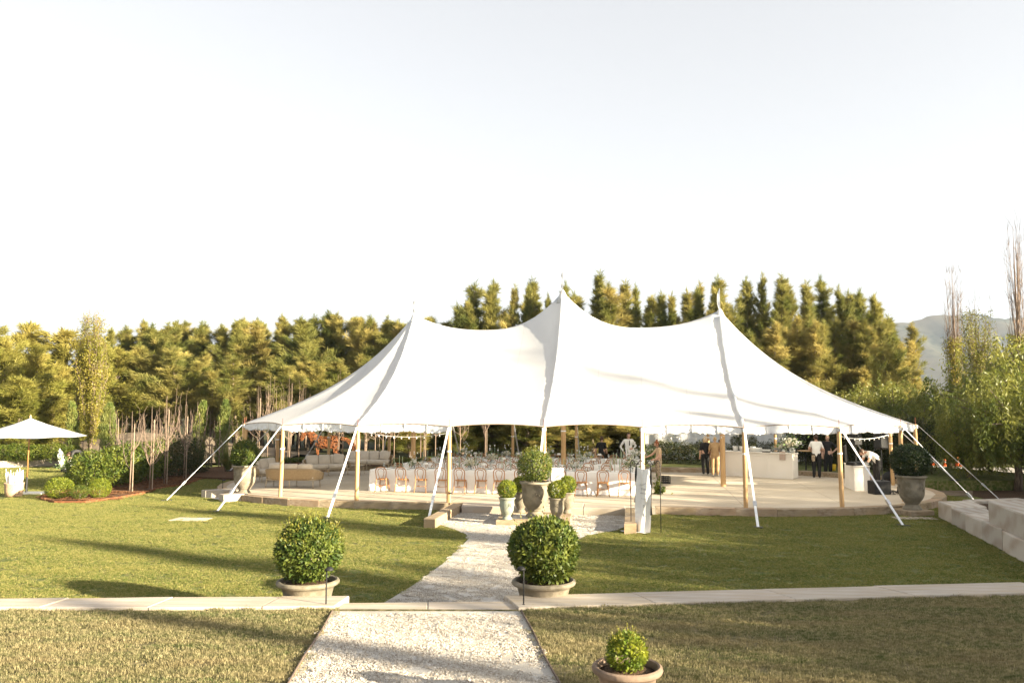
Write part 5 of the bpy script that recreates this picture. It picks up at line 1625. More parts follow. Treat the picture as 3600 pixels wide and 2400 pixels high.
def mk_lamp():
    t = thing('table_lamp', 'x', 'lamp')
    MB().lathe([(.055, 0), (.055, .012), (.012, .02), (.010, .17), (0, .172)], 12).build('base', 'wood_dark', t, True)
    n = 36; V = []; Fc = []
    for z, r in ((.155, .098), (.235, .068)):
        for k in range(n):
            a = 2 * PI * k / n; V.append((r * math.cos(a), r * math.sin(a), z + (.012 * abs(math.sin(a * 4)) - .008 if z < .2 else 0)))
    for k in range(n): j = (k + 1) % n; Fc.append((k, j, n + j, n + k))
    sh = MB().add(V, Fc).build('lamp_shade', 'wax', t, True)
    MB().tube([(V[k % n][0], V[k % n][1], V[k % n][2]) for k in range(n + 1)], .006, 4, cap=False).build('trim', 'wood_dark', sh)
    return t
P_lamp = Proto(mk_lamp)
def mk_flowers(seed):
    def f():
        g = np.random.default_rng(seed)
        t = thing('flower_arrangement', 'x', 'flowers')
        MB().lathe([(0, 0), (.06, 0), (.075, .05), (.06, .13), (.055, .13), (.06, .05), (0, .01)], 12).build('vase', 'glass', t, True)
        n = 90; d = g.normal(size=(n, 3)); d[:, 2] = np.abs(d[:, 2]); P = d * .10 * g.uniform(.5, 1.2, (n, 1)) * np.array([1.5, 1.2, 1]) + np.array([0, 0, .14])
        V, Fc = leaves(P, d + g.normal(0, .5, (n, 3)), .09, .03, seed)
        obj('foliage', mesh_np('foliage', V, Fc), 'stem', t)
        for k in range(13):
            d = g.normal(size=3); d[2] = abs(d[2]) + .3; d /= np.linalg.norm(d); c = d * g.uniform(.12, .24) + np.array([0, 0, .13]); r = g.uniform(.035, .07)
            m = 46; q = g.normal(size=(m, 3)); q /= np.linalg.norm(q, axis=1, keepdims=True)
            V, Fc = leaves(c + q * r * .4, q + g.normal(0, .3, (m, 3)), r * .75, r * .7, seed + k)
            obj('bloom', mesh_np('bloom', V, Fc), ('petal', 'petalw')[k % 2], t)
        mb = MB()
        for k in range(5):
            a = g.uniform(0, 6.28); h = g.uniform(.3, .55); s = g.uniform(.05, .22)
            mb.tube([(0, 0, .1), (math.cos(a) * s * .4, math.sin(a) * s * .4, .1 + h * .6), (math.cos(a) * s, math.sin(a) * s, .1 + h)], .004, 4)
            mb.lathe([(.004, 0), (.018, .03), (.03, .06), (.012, .05)], 7, (math.cos(a) * s, math.sin(a) * s, .09 + h), mi=1)
        mb.build('tall_stems', ['stem', 'petalw'], t, True)
        return t
    return f
P_fl = [Proto(mk_flowers(50)), Proto(mk_flowers(51))]

# --- three long tables
TRK = (('front', -3.74, -6.70), ('middle', -0.30, -6.45), ('rear', 3.15, -6.2))
tg = random.Random(21)
for nm, b0, aL in TRK:
    aR = 2.98; L = aR - aL; W_ = 1.02; bc = b0 + W_ / 2; ac = (aL + aR) / 2
    tilt = .028
    base = T(ac, bc, DK); rz = -TYAW - tilt
    tb = thing('banquet_table', 'long timber trestle table hidden under the white cloth of the %s row' % nm, 'table', base, rz)
    MB().box((0, 0, .72), (L - .05, W_ - .05, .04)).build('tabletop', 'wood', tb)
    for k in range(4):
        for s in (-1, 1): MB().box((-L / 2 + .5 + k * (L - 1) / 3, s * .35, .35), (.06, .06, .70)).build('leg', 'wood', tb)
    ct = thing('tablecloth', 'white linen cloth hanging to the floor over the %s long table' % nm, 'tablecloth', base, rz)
    # skirt ring
    N = 260; V = []; Fc = []
    hl, hw = L / 2, W_ / 2
    perim = 2 * (L + W_)
    rows = [(.765, 0.0), (.757, .012), (.55, .03), (.3, .05), (.1, .065), (.012, .075)]
    g = np.random.default_rng(int(b0 * 100) + 900); ph = g.uniform(0, 6.28, 6)
    for i in range(N):
        s = perim * i / N
        if s < L: x, y, nx_, ny_ = -hl + s, -hw, 0, -1
        elif s < L + W_: x, y, nx_, ny_ = hl, -hw + s - L, 1, 0
        elif s < 2 * L + W_: x, y, nx_, ny_ = hl - (s - L - W_), hw, 0, 1
        else: x, y, nx_, ny_ = -hl, hw - (s - 2 * L - W_), -1, 0
        for z, o_ in rows:
            f = max(0, (.757 - z) / .75)
            fold = f * (.035 * math.sin(s * 4.1 + ph[0]) + .03 * math.sin(s * 6.7 + ph[1]) * math.sin(s * .9 + ph[2]) + .012 * math.sin(s * 15 + ph[3]))
            V.append((x + nx_ * (o_ + fold), y + ny_ * (o_ + fold), z))
    nr = len(rows)
    for i in range(N):
        j = (i + 1) % N
        for r in range(nr - 1): Fc.append((i * nr + r, i * nr + r + 1, j * nr + r + 1, j * nr + r))
    Fc.append(tuple(i * nr for i in range(N)))
    MB().add(V, Fc).build('cloth', 'cloth', ct, auto=60)
    def loc(x, y, z=0.0):
        c_, s_ = math.cos(rz), math.sin(rz)
        return Vector((base.x + x * c_ - y * s_, base.y + x * s_ + y * c_, DK + z))
    side_word = {'front': ('lawn', 'middle table'), 'middle': ('front table', 'rear table'), 'rear': ('middle table', 'trees')}[nm]
    x0 = -hl + .60; n_ch = 13; dx = (L - 1.12) / (n_ch - 1)
    for i in range(n_ch):
        for s in (-1, 1):
            x = x0 + i * dx + tg.uniform(-.04, .04)
            place_chair(loc(x, s * (hw + .20 + tg.uniform(-.03, .03))), rz + (0 if s < 0 else PI) + tg.uniform(-.07, .07), 'bentwood chair at the %s table with its back to the %s' % (nm, side_word[0 if s < 0 else 1]), 'chairs at the %s table, %s side' % (nm, 'near' if s < 0 else 'far'))
            P_plate.put(loc(x, s * (hw - .19), .767), 0, 'white plate laid on the %s long table' % nm, 'plates on the %s table' % nm)
            P_napkin.put(loc(x + .02, s * (hw - .16), .785), rz + (0 if s < 0 else PI) + tg.uniform(-.2, .2), 'crumpled pale napkin over a plate on the %s long table' % nm, 'napkins on the %s table' % nm)
            P_glass.put(loc(x + .16 * s, s * (hw - .36), .767), 0, 'stemmed wine glass standing on the %s long table' % nm, 'wine glasses on the %s table' % nm)
    for k in range(5):
        xc = -hl + 1.0 + k * (L - 1.8) / 4 + tg.uniform(-.15, .15)
        for q in range(3): P_taper.put(loc(xc + (q - 1) * .16 + tg.uniform(-.03, .03), tg.uniform(-.13, .13), .767), tg.uniform(0, 6), 'tall sage green taper candle on the %s long table' % nm, 'tapers on the %s table' % nm, tg.uniform(.85, 1.15))
        P_fl[k % 2].put(loc(xc + .55, tg.uniform(-.05, .05), .767), tg.uniform(0, 6), ('cream' if k % 2 else 'white') + ' flower arrangement with tall stems on the %s long table' % nm, '%s flowers on the %s table' % ('cream' if k % 2 else 'white', nm), tg.uniform(.9, 1.25))
        if k < 4: P_lamp.put(loc(xc + 1.02, tg.uniform(-.05, .05), .767), 0, 'small lamp with a scalloped white shade on the %s long table' % nm, 'lamps on the %s table' % nm)

# --- rope sofas
def sofa(loc_, rz, L, label, ncush=3, pillow=True, bulge=.12):
    t = thing('rope_sofa', label, 'sofa', loc_, rz)
    # shell: U band, open side -y. path from left arm front round the back to right arm front
    hw, dp = L / 2, .82
    path = []
    for i in range(41):
        f = i / 40; a = PI * (1 + 0) - PI * f
        ca, sa = math.cos(a), math.sin(a)
        path.append((hw * math.copysign(abs(ca) ** .28, ca), -.30 + (dp - .25) * abs(sa) ** .45, f))
    nr = 6; V = []; Fc = []
    for x, y, f in path:
        bk = math.sin(PI * f) ** .5
        top = .52 + .20 * bk
        for r in range(nr):
            q = r / (nr - 1)
            V.append((x * (1 + .03 * q), y + .10 * q * bk, .30 + (top - .30) * q))
    for i in range(40):
        for r in range(nr - 1): Fc.append((i * nr + r, i * nr + nr + r, i * nr + nr + r + 1, i * nr + r + 1))
    sh = MB().add(V, Fc).build('woven_shell', 'rope', t, True)
    sm_ = sh.modifiers.new('thick', 'SOLIDIFY'); sm_.thickness = .03
    mb = MB()
    for i in range(0, 40):
        for h in (0, .5):
            a_ = [Vector(V[i * nr + r]).lerp(Vector(V[(i + 1) * nr + r]), h) for r in range(nr)]
            mb.tube([(v.x * 1.012, v.y + .016 * (v.y > 0), v.z) for v in a_], .010, 4, cap=False)
    props(mb.build('rope_strands', 'rope', t, True), kind='stuff')
    mb = MB()
    mb.tube([V[i * nr + nr - 1] for i in range(41)], .022, 6)
    mb.tube([V[i * nr] for i in range(41)], .018, 6)
    mb.build('rail', 'tanmetal', t, True)
    MB().box((0, -.02, .30), (L - .1, dp - .2, .05), bev=.01).build('seat_base', 'tanmetal', t)
    for sx in (-1, 0, 1):
        for y in (-.32, .38):
            x = sx * (hw - .12)
            MB().tube([(x, y, .30), (x * 1.02, y * 1.08, 0)], [.022, .014], 6).build('leg', 'tanmetal', t, True)
    for k in range(2):
        w = (L - .24) / 2
        MB().box((-w / 2 + k * w, -.04, .41), (w - .01, .66, .17), bev=.06).build('seat_cushion', 'cushion', t, auto=60)
    for k in range(ncush):
        w = (L - .34) / ncush
        mb = MB().box((0, 0, 0), (w - .015, .18, .46), bev=.075)
        o = mb.build('back_cushion', 'cushion', t, auto=60, loc=(-(L - .34) / 2 + w * (k + .5), .26, .66)); o.rotation_euler = (-.20, 0, 0)
    if pillow:
        for k, x in enumerate((hw - .38,)):
            o = MB().box((0, 0, 0), (.46, .14, .44), bev=.06).build('scatter_pillow', 'cushion', t, auto=60, loc=(x, .12, .70)); o.rotation_euler = (-.3, .12, -.1)
    return t
q = at(1020, 1716, DK); sofa((q.x, q.y + .45, DK), PI - .12, 2.05, 'rope backed sofa turned away with its woven back to the lawn')
q = at(965, 1690, DK); sofa((q.x - .35, q.y + .25, DK), PI / 2 - .35, 1.9, 'rope sofa set sideways behind the one turned away', pillow=False)
q = at(1140, 1672, DK); sofa((q.x, q.y + .3, DK), .55, 2.0, 'rope sofa angled beside the coffee table with a pillow at its end')
q = at(1290, 1653, DK); sofa((q.x, q.y + .3, DK), -.05, 2.35, 'widest cream rope sofa facing the lawn behind the coffee table', ncush=4)
q = at(1236, 1668, DK)
t = thing('coffee_table', 'low slatted coffee table in front of the widest sofa', 'table', (q.x, q.y + .3, DK), -.1)
for k in range(6): MB().box((0, -.28 + k * .112, .40), (.95, .10, .025)).build('slat', 'tanmetal', t)
for sx in (-1, 1):
    for sy in (-1, 1): MB().tube([(sx * .40, sy * .24, .39), (sx * .45, sy * .29, 0)], [.018, .012], 6).build('leg', 'tanmetal', t, True)

# --- bar
br, blf = at(2788, 1684, DK), at(2520, 1669, DK)
bd = (br - blf); BL = bd.length; brz = math.atan2(bd.y, bd.x)
bar = thing('bar_counter', 'long cream panelled bar counter under the right half of the tent', 'bar', (br + blf) / 2, brz)
MB().box((0, .32, .53), (BL, .60, 1.02)).build('carcass', 'barwhite', bar)
MB().box((0, .31, 1.055), (BL + .06, .70, .035), bev=.006).build('counter_top', 'barwhite', bar)
MB().box((0, .008, .06), (BL + .01, .02, .12)).build('skirting', 'barwhite', bar)
for k in range(3):
    w = BL / 3
    cx = -BL / 2 + w * (k + .5)
    for sx in (-1, 1): MB().box((cx + sx * (w / 2 - .03), .011, .56), (.056, .018, .84)).build('stile', 'barwhite', bar)
    MB().box((cx, .012, .95), (w - .12, .017, .07)).build('panel_rail', 'barwhite', bar)
def onbar(x, y, z=1.074): 
    c_, s_ = math.cos(brz), math.sin(brz); m = (br + blf) / 2
    return Vector((m.x + x * c_ - y * s_, m.y + x * s_ + y * c_, DK + z))
def mk_bottle():
    t = thing('wine_bottle', 'x', 'bottle')
    MB().lathe([(0, 0), (.037, 0), (.038, .17), (.03, .205), (.014, .235), (.014, .29), (0, .291)], 10).build('body', 'bottle', t, True)
    MB().lathe([(.0385, .05), (.0385, .13)], 10).build('label', 'china', t, True)
    return t
P_bottle = Proto(mk_bottle)
for i in range(8): P_bottle.put(onbar(BL / 2 - 1.32 + (i % 4) * .085, .12 + (i // 4) * .1), 0, 'dark wine bottle in the cluster on the bar', 'wine bottles on the bar')
t = thing('drinks_tub', 'white oval drinks tub on the bar next to the bottles', 'tub', onbar(BL / 2 - 1.72, .30))
MB().lathe([(0, 0), (.2, 0), (.24, .14), (.26, .17), (.24, .17), (.2, .05), (0, .04)], 20, sx=1.25, sy=.8).build('tub', 'china', t, True)
t = thing('hanging_sign', 'mauve card sign hanging off the bar edge below white flowers', 'sign', onbar(BL / 2 - .42, .02, .80))
MB().box((0, -.04, .16), (.26, .012, .36)).build('board', 'pinkbrown', t, rz=brz)
t = P_fl[0].put(onbar(BL / 2 - .45, .2), .5, 'white flower arrangement at the end of the bar by the mauve sign', None, 1.3)
if 'group' in t: del t['group']
t = P_fl[1].put(onbar(BL / 2 - .14, .36), 1.5, 'tall pale flower arrangement on the far corner of the bar', None, 1.9)
if 'group' in t: del t['group']
for i in range(10): P_glass.put(onbar(BL / 2 - .62 - (i % 5) * .09, .32 + (i // 5) * .1), 0, 'empty wine glass waiting on the bar', 'wine glasses on the bar')
hb = HD[1]
def potplant(p, w, h, label):
    t = thing('potted_plant', label, 'plant', p)
    MB().lathe([(0, 0), (.09, 0), (.13, .2), (.135, .22), (.11, .22), (.1, .18), (0, .17)], 14).build('pot', 'china', t, True)
    c = obj('crown', hb, 'hedge', t, (0, 0, .2 + h / 2)); c.scale = (w / 2, w / 2, h / 2)
for x, w, h, lab in ((-BL / 2 + 1.05, .55, .62, 'small potted bay plant on the bar beside the pole'), (-BL / 2 + .75, .5, .5, 'leafy potted plant at the hidden end of the bar'), (-BL / 2 + 1.55, .42, .5, 'slim potted plant on the middle of the bar')):
    potplant(onbar(x, .35), w, h, lab)
# white fabric wall behind the hedge
wA, wB = dep(2268, 1600, 45.5), dep(2835, 1600, 43.0); wA.z = wB.z = .3
d = (wB - wA); WL = d.length
fw = thing('fabric_wall', 'tall white fabric wall of a service marquee behind the hedge', 'marquee wall', wA, math.atan2(d.y, d.x))
for k in range(6):
    V = []; Fc = []
    w = WL / 6
    for i in range(17):
        for j in range(7):
            x = k * w + w * i / 16; z = 2.75 * j / 6
            V.append((x, .05 * math.sin(i / 16 * PI * 3 + k) * (1 - .5 * j / 6) + .015 * math.sin(i * 2.3 + j * 1.1 + k * 5), z))
    for i in range(16):
        for j in range(6): Fc.append((i * 7 + j, i * 7 + 7 + j, i * 7 + 8 + j, i * 7 + j + 1))
    MB().add(V, Fc).build('fabric_panel', 'canvas2', fw, True)
for k in range(7): MB().tube([(k * WL / 6, .08, 0), (k * WL / 6, .08, 2.8)], .03, 6).build('post', 'steel', fw)

# --- DJ desk and sound gear
c0, cl, cr = at(3005, 1725, DK), at(2971, 1710, DK), at(3060, 1725, DK)
dj = thing('dj_desk', 'cream angular DJ desk with a black flight case on top', 'desk', c0)
bk = Vector((.55, .55, 0))
poly = [Vector((0, 0, 0)), cr - c0, cr - c0 + Vector((.02, .55, 0)), cl - c0 + Vector((.25, .35, 0)), cl - c0]
MB().prism([(p.x, p.y) for p in poly], 0, .86).build('cabinet', 'barwhite', dj)
cxm = sum((p for p in poly), Vector()) / 5
MB().prism([((p.x - cxm.x) * 1.05 + cxm.x, (p.y - cxm.y) * 1.05 + cxm.y) for p in poly], .863, .895).build('desk_top', 'barwhite', dj)
pe = (cl - c0); nn = Vector((pe.y, -pe.x, 0)).normalized()
if nn.y > 0: nn = -nn
a, b = pe * .14 + nn * .006, pe * .90 + nn * .006
MB().add([(a.x, a.y, .60), (b.x, b.y, .60), (b.x, b.y, .78), (a.x, a.y, .78)], [(0, 1, 2, 3)]).build('vent_grille', 'rope', dj)
fc = thing('flight_case', 'open black flight case standing on the cream desk', 'case', c0 + Vector((.10, .25, .897)), .4)
MB().box((.22, .05, .06), (.72, .42, .12), bev=.02).build('case_base', 'black', fc)
lid = MB().box((0, 0, 0), (.30, .05, .62), bev=.02).build('lid', 'black', fc, loc=(-.26, .12, .42)); lid.rotation_euler = (.0, -.22, .5)
MB().box((.3, .02, .125), (.42, .26, .012)).build('mixer', 'grille', fc)
def speaker(px, py, yb, Y, zbase, label, lab2, sub=False):
    p = dep(px, py, Y)
    if not sub:
        st = thing('speaker_stand', lab2, 'stand', (p.x, Y, zbase))
        H = p.z - zbase - .28
        MB().tube([(0, 0, 0), (0, 0, H)], .022, 8).build('pole', 'black', st)
        for k in range(3):
            a = k * 2.094
            MB().tube([(0, 0, .55), (math.cos(a) * .42, math.sin(a) * .42, .01)], .012, 5).build('leg', 'black', st)
    t = thing('loudspeaker', label, 'loudspeaker', (p.x, Y, p.z - .28), .25)
    MB().box((0, 0, .28), (.36, .34, .56), bev=.03, taper=1.0).build('cabinet', 'black', t)
    MB().box((0, -.172, .28), (.31, .012, .50)).build('grille', 'grille', t)
    MB().box((0, -.18, .36), (.03, .004, .012)).build('badge', 'china', t)
    return t
speaker(3007, 1538, 0, 31.5, DK, 'loudspeaker on a tripod behind the desk', 'black tripod stand of the loudspeaker behind the desk')
sb_ = at(3105, 1738, DK)
sub = thing('subwoofer', 'low wide black subwoofer on the deck beside the cream desk', 'loudspeaker', (sb_.x - .02, sb_.y + .25, DK), .1)
MB().box((0, 0, .23), (.60, .50, .46), bev=.02).build('cabinet', 'black', sub)
MB().box((0, -.252, .23), (.54, .012, .40)).build('grille', 'grille', sub)
p2 = dep(3097, 1549, sb_.y + .25)
t = thing('speaker_pole', 'black pole rising from the subwoofer to the tilted loudspeaker', 'stand', (p2.x, sb_.y + .25, DK + .46))
MB().tube([(0, 0, 0), (0, 0, p2.z - DK - .46 - .2)], .02, 8).build('pole', 'black', t)
MB().lathe([(.05, 0), (.05, .03), (.02, .05)], 10).build('flange', 'black', t)
t = speaker(3097, 1549, 0, sb_.y + .25, DK, 'tilted loudspeaker on the pole above the subwoofer', '', True)
t.rotation_euler = (-.12, .08, .35)
cb = thing('cable_tangle', 'tangle of black cables on the deck beside the subwoofer', 'cables', (sb_.x + .55, sb_.y + .35, DK + .01))
g = np.random.default_rng(4)
for k in range(7):
    pts = []; p = g.normal(0, .1, 2); a = g.uniform(0, 6.28)
    for i in range(16):
        a += g.normal(0, .7); p = p + .06 * np.array([math.cos(a), math.sin(a)]); p = p * .93; pts.append((p[0] * 1.3 - .1, p[1], .012 + .09 * abs(math.sin(i * .7 + k)) * (i < 12)))
    MB().tube(pts, .007, 5).build('cable', 'black', cb, True)
gb = at(3142, 1697, DK)
t = thing('gear_bag', 'slumped black gear bag on the deck near the rear pole', 'bag', gb, .3)
MB().sphere((0, 0, .22), (.50, .32, .27), 16, 10).build('bag', 'blackcloth', t, True)
MB().tube([(-.3, 0, .40), (-.1, 0, .55), (.15, 0, .54), (.3, 0, .38)], .015, 5).build('strap', 'black', t, True)
gb = at(3190, 1735, DK)
t = thing('cable_drum_bag', 'round black and tan bag behind the shaded urn', 'bag', (gb.x, gb.y, DK), 0)
MB().lathe([(0, 0), (.30, 0), (.34, .08), (.30, .2), (.22, .26), (0, .27)], 18).build('bag', 'blackcloth', t, True)
MB().torus((0, 0, .2), .29, .05, 'z', 18, 6).build('band', 'tancloth', t, True)
fl = P_fl[0].put(at(3110, 1668, DK) + Vector((0, .4, .74)), .4, 'white flowers standing on the side table behind the bending man', None, 1.9)
if 'group' in fl: del fl['group']
q = at(3110, 1668, DK) + Vector((0, .4, 0))
t = thing('side_table', 'small folding side table under the white flowers near the right rear poles', 'table', (q.x, q.y, DK))
MB().box((0, 0, .72), (.9, .55, .035)).build('table_top', 'china', t)
for sx in (-1, 1):
    for sy in (-1, 1): MB().tube([(sx * .4, sy * .22, .70), (sx * .42, sy * .24, 0)], .014, 5).build('leg', 'steel', t)

# --- rusty wire horse
hp = dep(1148, 1610, 43.5)
horse = thing('wire_horse', 'rusty wire horse sculpture standing in the bed behind the sofas', 'sculpture', (hp.x, 43.5, .38), .06, scale=.84)
g = np.random.default_rng(77)
def strands(name, centers, radii, n, thick=.011, wob=.25, rings=True):
    """wires laid along and around a tube of given centre line and radii"""
    mb = MB(); A = np.array(centers, dtype=float); Rr = np.array(radii, dtype=float); m = len(A)
    def pt(f, ang, k=1.0):
        x = f * (m - 1); i = min(int(x), m - 2); fr = x - i
        c = A[i] * (1 - fr) + A[i + 1] * fr; r = Rr[i] * (1 - fr) + Rr[i + 1] * fr
        d = A[i + 1] - A[i]; d = d / np.linalg.norm(d)
        s = np.cross(d, np.array([0, 1, 0])); s /= max(1e-6, np.linalg.norm(s))
        return c + (s * math.cos(ang) + np.array([0, .72, 0]) * math.sin(ang)) * r * k
    for i in range(n):
        f0 = g.uniform(0, .6); f1 = min(1, f0 + g.uniform(.25, .6)); a0 = g.uniform(0, 6.28); tw = g.normal(0, 1.1); k = g.uniform(.82, 1.08)
        mb.tube([tuple(pt(f0 + (f1 - f0) * j / 7, a0 + tw * j / 7, k)) for j in range(8)], thick, 4, cap=False)
    if rings:
        for i in range(n // 2):
            f = g.random(); a0 = g.uniform(0, 6.28); df = g.normal(0, .12); sp = g.uniform(2, 5)
            mb.tube([tuple(pt(min(1, max(0, f + df * j / 8)), a0 + sp * j / 8, g.uniform(.95, 1.03))) for j in range(9)], thick, 4, cap=False)
    return mb.build(name, 'rust', horse)
strands('body', [(-.78, 0, 1.25), (-.45, 0, 1.22), (0, 0, 1.18), (.45, 0, 1.22), (.78, 0, 1.25)], [.26, .38, .36, .40, .24], 70)
strands('neck', [(-.70, 0, 1.30), (-.95, 0, 1.62), (-1.22, 0, 1.86)], [.33, .24, .17], 40)
strands('head', [(-1.18, 0, 1.92), (-1.42, 0, 1.74), (-1.58, 0, 1.40), (-1.60, 0, 1.28)], [.18, .19, .11, .08], 34)
strands('tail', [(.85, 0, 1.42), (1.25, 0, 1.35), (1.6, 0, 1.0), (1.75, 0, .62)], [.10, .12, .17, .22], 46, rings=False)
for x, y in ((-.55, -.16), (-.62, .16), (.62, -.16), (.70, .16)):
    hind = x > 0
    strands('leg', [(x, y, 1.05), (x + (.02 if not hind else -.10), y, .62), (x + (.03 if not hind else .08), y, .34), (x, y, .0)], [.15 if not hind else .2, .08, .05, .05], 16, rings=False)
mb = MB()
for s in (-.07, .07): mb.tube([(-1.17, s, 2.02), (-1.16, s * 1.3, 2.14), (-1.12, s, 2.04)], .014, 4)
mb.build('ear', 'rust', horse)
MB().tube([(-1.5, 0, .0), (1.5, 0, .0)], .02, 4).build('base_rail', 'rust', horse)

# --- market umbrella, parasol basket, florist's flowers
ub = at(92, 1735, 0)
um = thing('market_umbrella', 'white market umbrella on a timber pole with a steel base plate', 'umbrella', ub)
MB().box((.15, .05, .03), (1.05, .70, .05), .1, bev=.01).build('base_plate', 'steel', um)
MB().tube([(0, 0, .05), (0, 0, .62)], .034, 8).build('base_tube', 'black', um)
MB().tube([(0, 0, .5), (.03, 0, 2.75)], .026, 8).build('pole', 'wood_dark', um, True)
def cone_canopy(R_, z0, z1, n, dip):
    V = []; Fc = []
    for r in range(7):
        f = r / 6
        for k in range(n * 4):
            a = 2 * PI * k / (n * 4) + .22; w = abs(math.sin(n * (a - .22) / 2))
            rr = R_ * f * (math.cos(PI / n) / math.cos(((a - .22) % (2 * PI / n)) - PI / n))
            V.append((rr * math.cos(a), rr * math.sin(a), z1 + (z0 - z1) * f ** .92 - dip * f * w * .6))
    for r in range(6):
        for k in range(n * 4): j = (k + 1) % (n * 4); Fc.append((r * n * 4 + k, r * n * 4 + n * 4 + k, r * n * 4 + n * 4 + j, r * n * 4 + j))
    return MB().add(V, Fc)
cn = cone_canopy(2.0, 1.93 + .22, 2.80, 8, .06).build('canopy', 'canvas', um, auto=40, loc=(.03, 0, 0))
cone_canopy(.52, 2.615, 2.83, 8, .02).build('vent_cap', 'canvas', um, auto=40, loc=(.03, 0, 0))
MB().lathe([(.03, 2.79), (.05, 2.85), (.03, 2.92), (0, 2.96)], 8, (.03, 0, 0)).build('finial', 'wood', um, True)
for k in range(8):
    a = 2 * PI * k / 8 + .22
    MB().tube([(.03 + .05 * math.cos(a), .05 * math.sin(a), 2.70), (.03 + 1.95 * math.cos(a), 1.95 * math.sin(a), 2.13)], .012, 4).build('rib', 'wood', um)
bs = at(48, 1745, 0)
bk_ = thing('parasol_basket', 'pale wicker basket full of rolled white paper parasols by the umbrella', 'basket', bs)
MB().lathe([(0, .02), (.27, .02), (.30, .2), (.32, .46), (.335, .50), (.31, .5), (.28, .1), (0, .08)], 20).build('basket', 'wicker', bk_, True)
g = random.Random(8)
for k in range(17):
    a = g.uniform(0, 6.28); r = .24 * g.random() ** .5; l = g.uniform(.78, .98); dx, dy = math.cos(a) * r, math.sin(a) * r
    MB().lathe([(0, .05), (.03, .06), (.042, l * .8), (.03, l * .86), (.012, l * .87), (.012, l), (0, l + .005)], 7).build('rolled_parasol', 'whitecloth', bk_, True, loc=(dx, dy, .04)).rotation_euler = (dy * .6, -dx * .0 + dx * .7, 0)
fb = at(228, 1661, 0)
ff = thing('floor_flowers', 'large white bloom arrangement with tall spires on the left lawn', 'flowers', fb)
g = np.random.default_rng(12)
MB().lathe([(0, 0), (.15, 0), (.2, .18), (.18, .18), (.13, .03), (0, .03)], 14).build('bowl', 'black', ff, True)
n = 220; d = g.normal(size=(n, 3)); d[:, 2] = abs(d[:, 2]); V, Fc = leaves(d * .2 * g.uniform(.5, 1.2, (n, 1)) + np.array([0, 0, .2]), d, .2, .05, 3); obj('foliage', mesh_np('foliage', V, Fc), 'stem', ff)
for k in range(11):
    d = g.normal(size=3); d[2] = abs(d[2]); d /= np.linalg.norm(d); c = d * .3 + np.array([0.05, -.05, .3]); m = 50; q = g.normal(size=(m, 3)); q /= np.linalg.norm(q, axis=1, keepdims=True)
    V, Fc = leaves(c + q * .03, q, .08, .07, 5 + k); obj('bloom', mesh_np('bloom', V, Fc), 'petalw', ff)
for k, (dx, dz) in enumerate(((-.28, .95), (-.34, .75), (-.16, .85))):
    m = 110; f = g.random(m); P = np.stack([dx * (.3 + .7 * f), -.05 + 0 * f, .2 + dz * f], 1); q = g.normal(size=(m, 3)); P += q / np.linalg.norm(q, axis=1, keepdims=True) * (.07 * (1.1 - f))[:, None]
    V, Fc = leaves(P, q, .06, .05, 30 + k); obj('flower_spire', mesh_np('spire', V, Fc), 'petalw', ff)

# --- path lights
def path_light(p, H, rz, label):
    t = thing('path_light', label, 'lamp', p, rz)
    MB().tube([(0, 0, -.03), (0, 0, H - .03)], .011, 8).build('post', 'black', t)
    MB().lathe([(.0, H + .02), (.03, H + .016), (.058, H - .005), (.066, H - .03), (.06, H - .03), (.03, H - .01), (0, H - .008)], 16, (.035, 0, 0)).build('hood', 'black', t, True)
    MB().lathe([(.022, -.01), (.022, .02), (.012, .03)], 8).build('spike_collar', 'black', t)
q = at(1146, 2131, .44); path_light((q.x, q.y, q.z), .53, 0.2, 'black mushroom path light in front of the spiky laurel pot')
q = at(1841, 2129, .44); path_light((q.x, q.y, q.z), .53, PI - .3, 'black mushroom path light in front of the broad leafed laurel pot')
q = at(1579, 1771, DK); path_light((q.x, q.y, DK), .34, .3, 'small black path light at the deck corner by the entrance wall')
q = at(783, 1714, .24); path_light((q.x, q.y, .25), .28, .3, 'small black path light on the side entry wall')

# --- fabric banner stand
bl, brt = at(2219, 1866, 0), at(2324, 1876, 0)
bn = thing('banner_stand', 'black wavy topped metal stand holding a long white fabric welcome banner', 'sign', bl, math.atan2((brt - bl).y, (brt - bl).x))
BW = (brt - bl).length; BH = 1.80
pts = [(0, 0, .01), (0, 0, BH)]
for i in range(1, 25):
    f = i / 24
    pts.append((BW * f, 0, BH + .075 * (.5 - .5 * math.cos(f * 2 * PI * 4)) * 1.0 + .0))
pts = [(0, 0, .01), (0, 0, BH - .03)] + [(BW * i / 28, 0, BH + .055 * math.sin(i / 28 * PI * 7) ) for i in range(1, 28)] + [(BW, 0, BH - .03), (BW, 0, .01)]
MB().tube(pts, .011, 6).build('frame', 'black', bn, True)
MB().box((BW / 2, 0, .012), (BW + .25, .035, .012)).build('foot_bar', 'black', bn)
for x in (0, BW): MB().box((x, .05, .010), (.05, .40, .010)).build('foot', 'black', bn)
fx0, fx1 = .18, .61
V = []; Fc = []; NXB, NZB = 16, 40
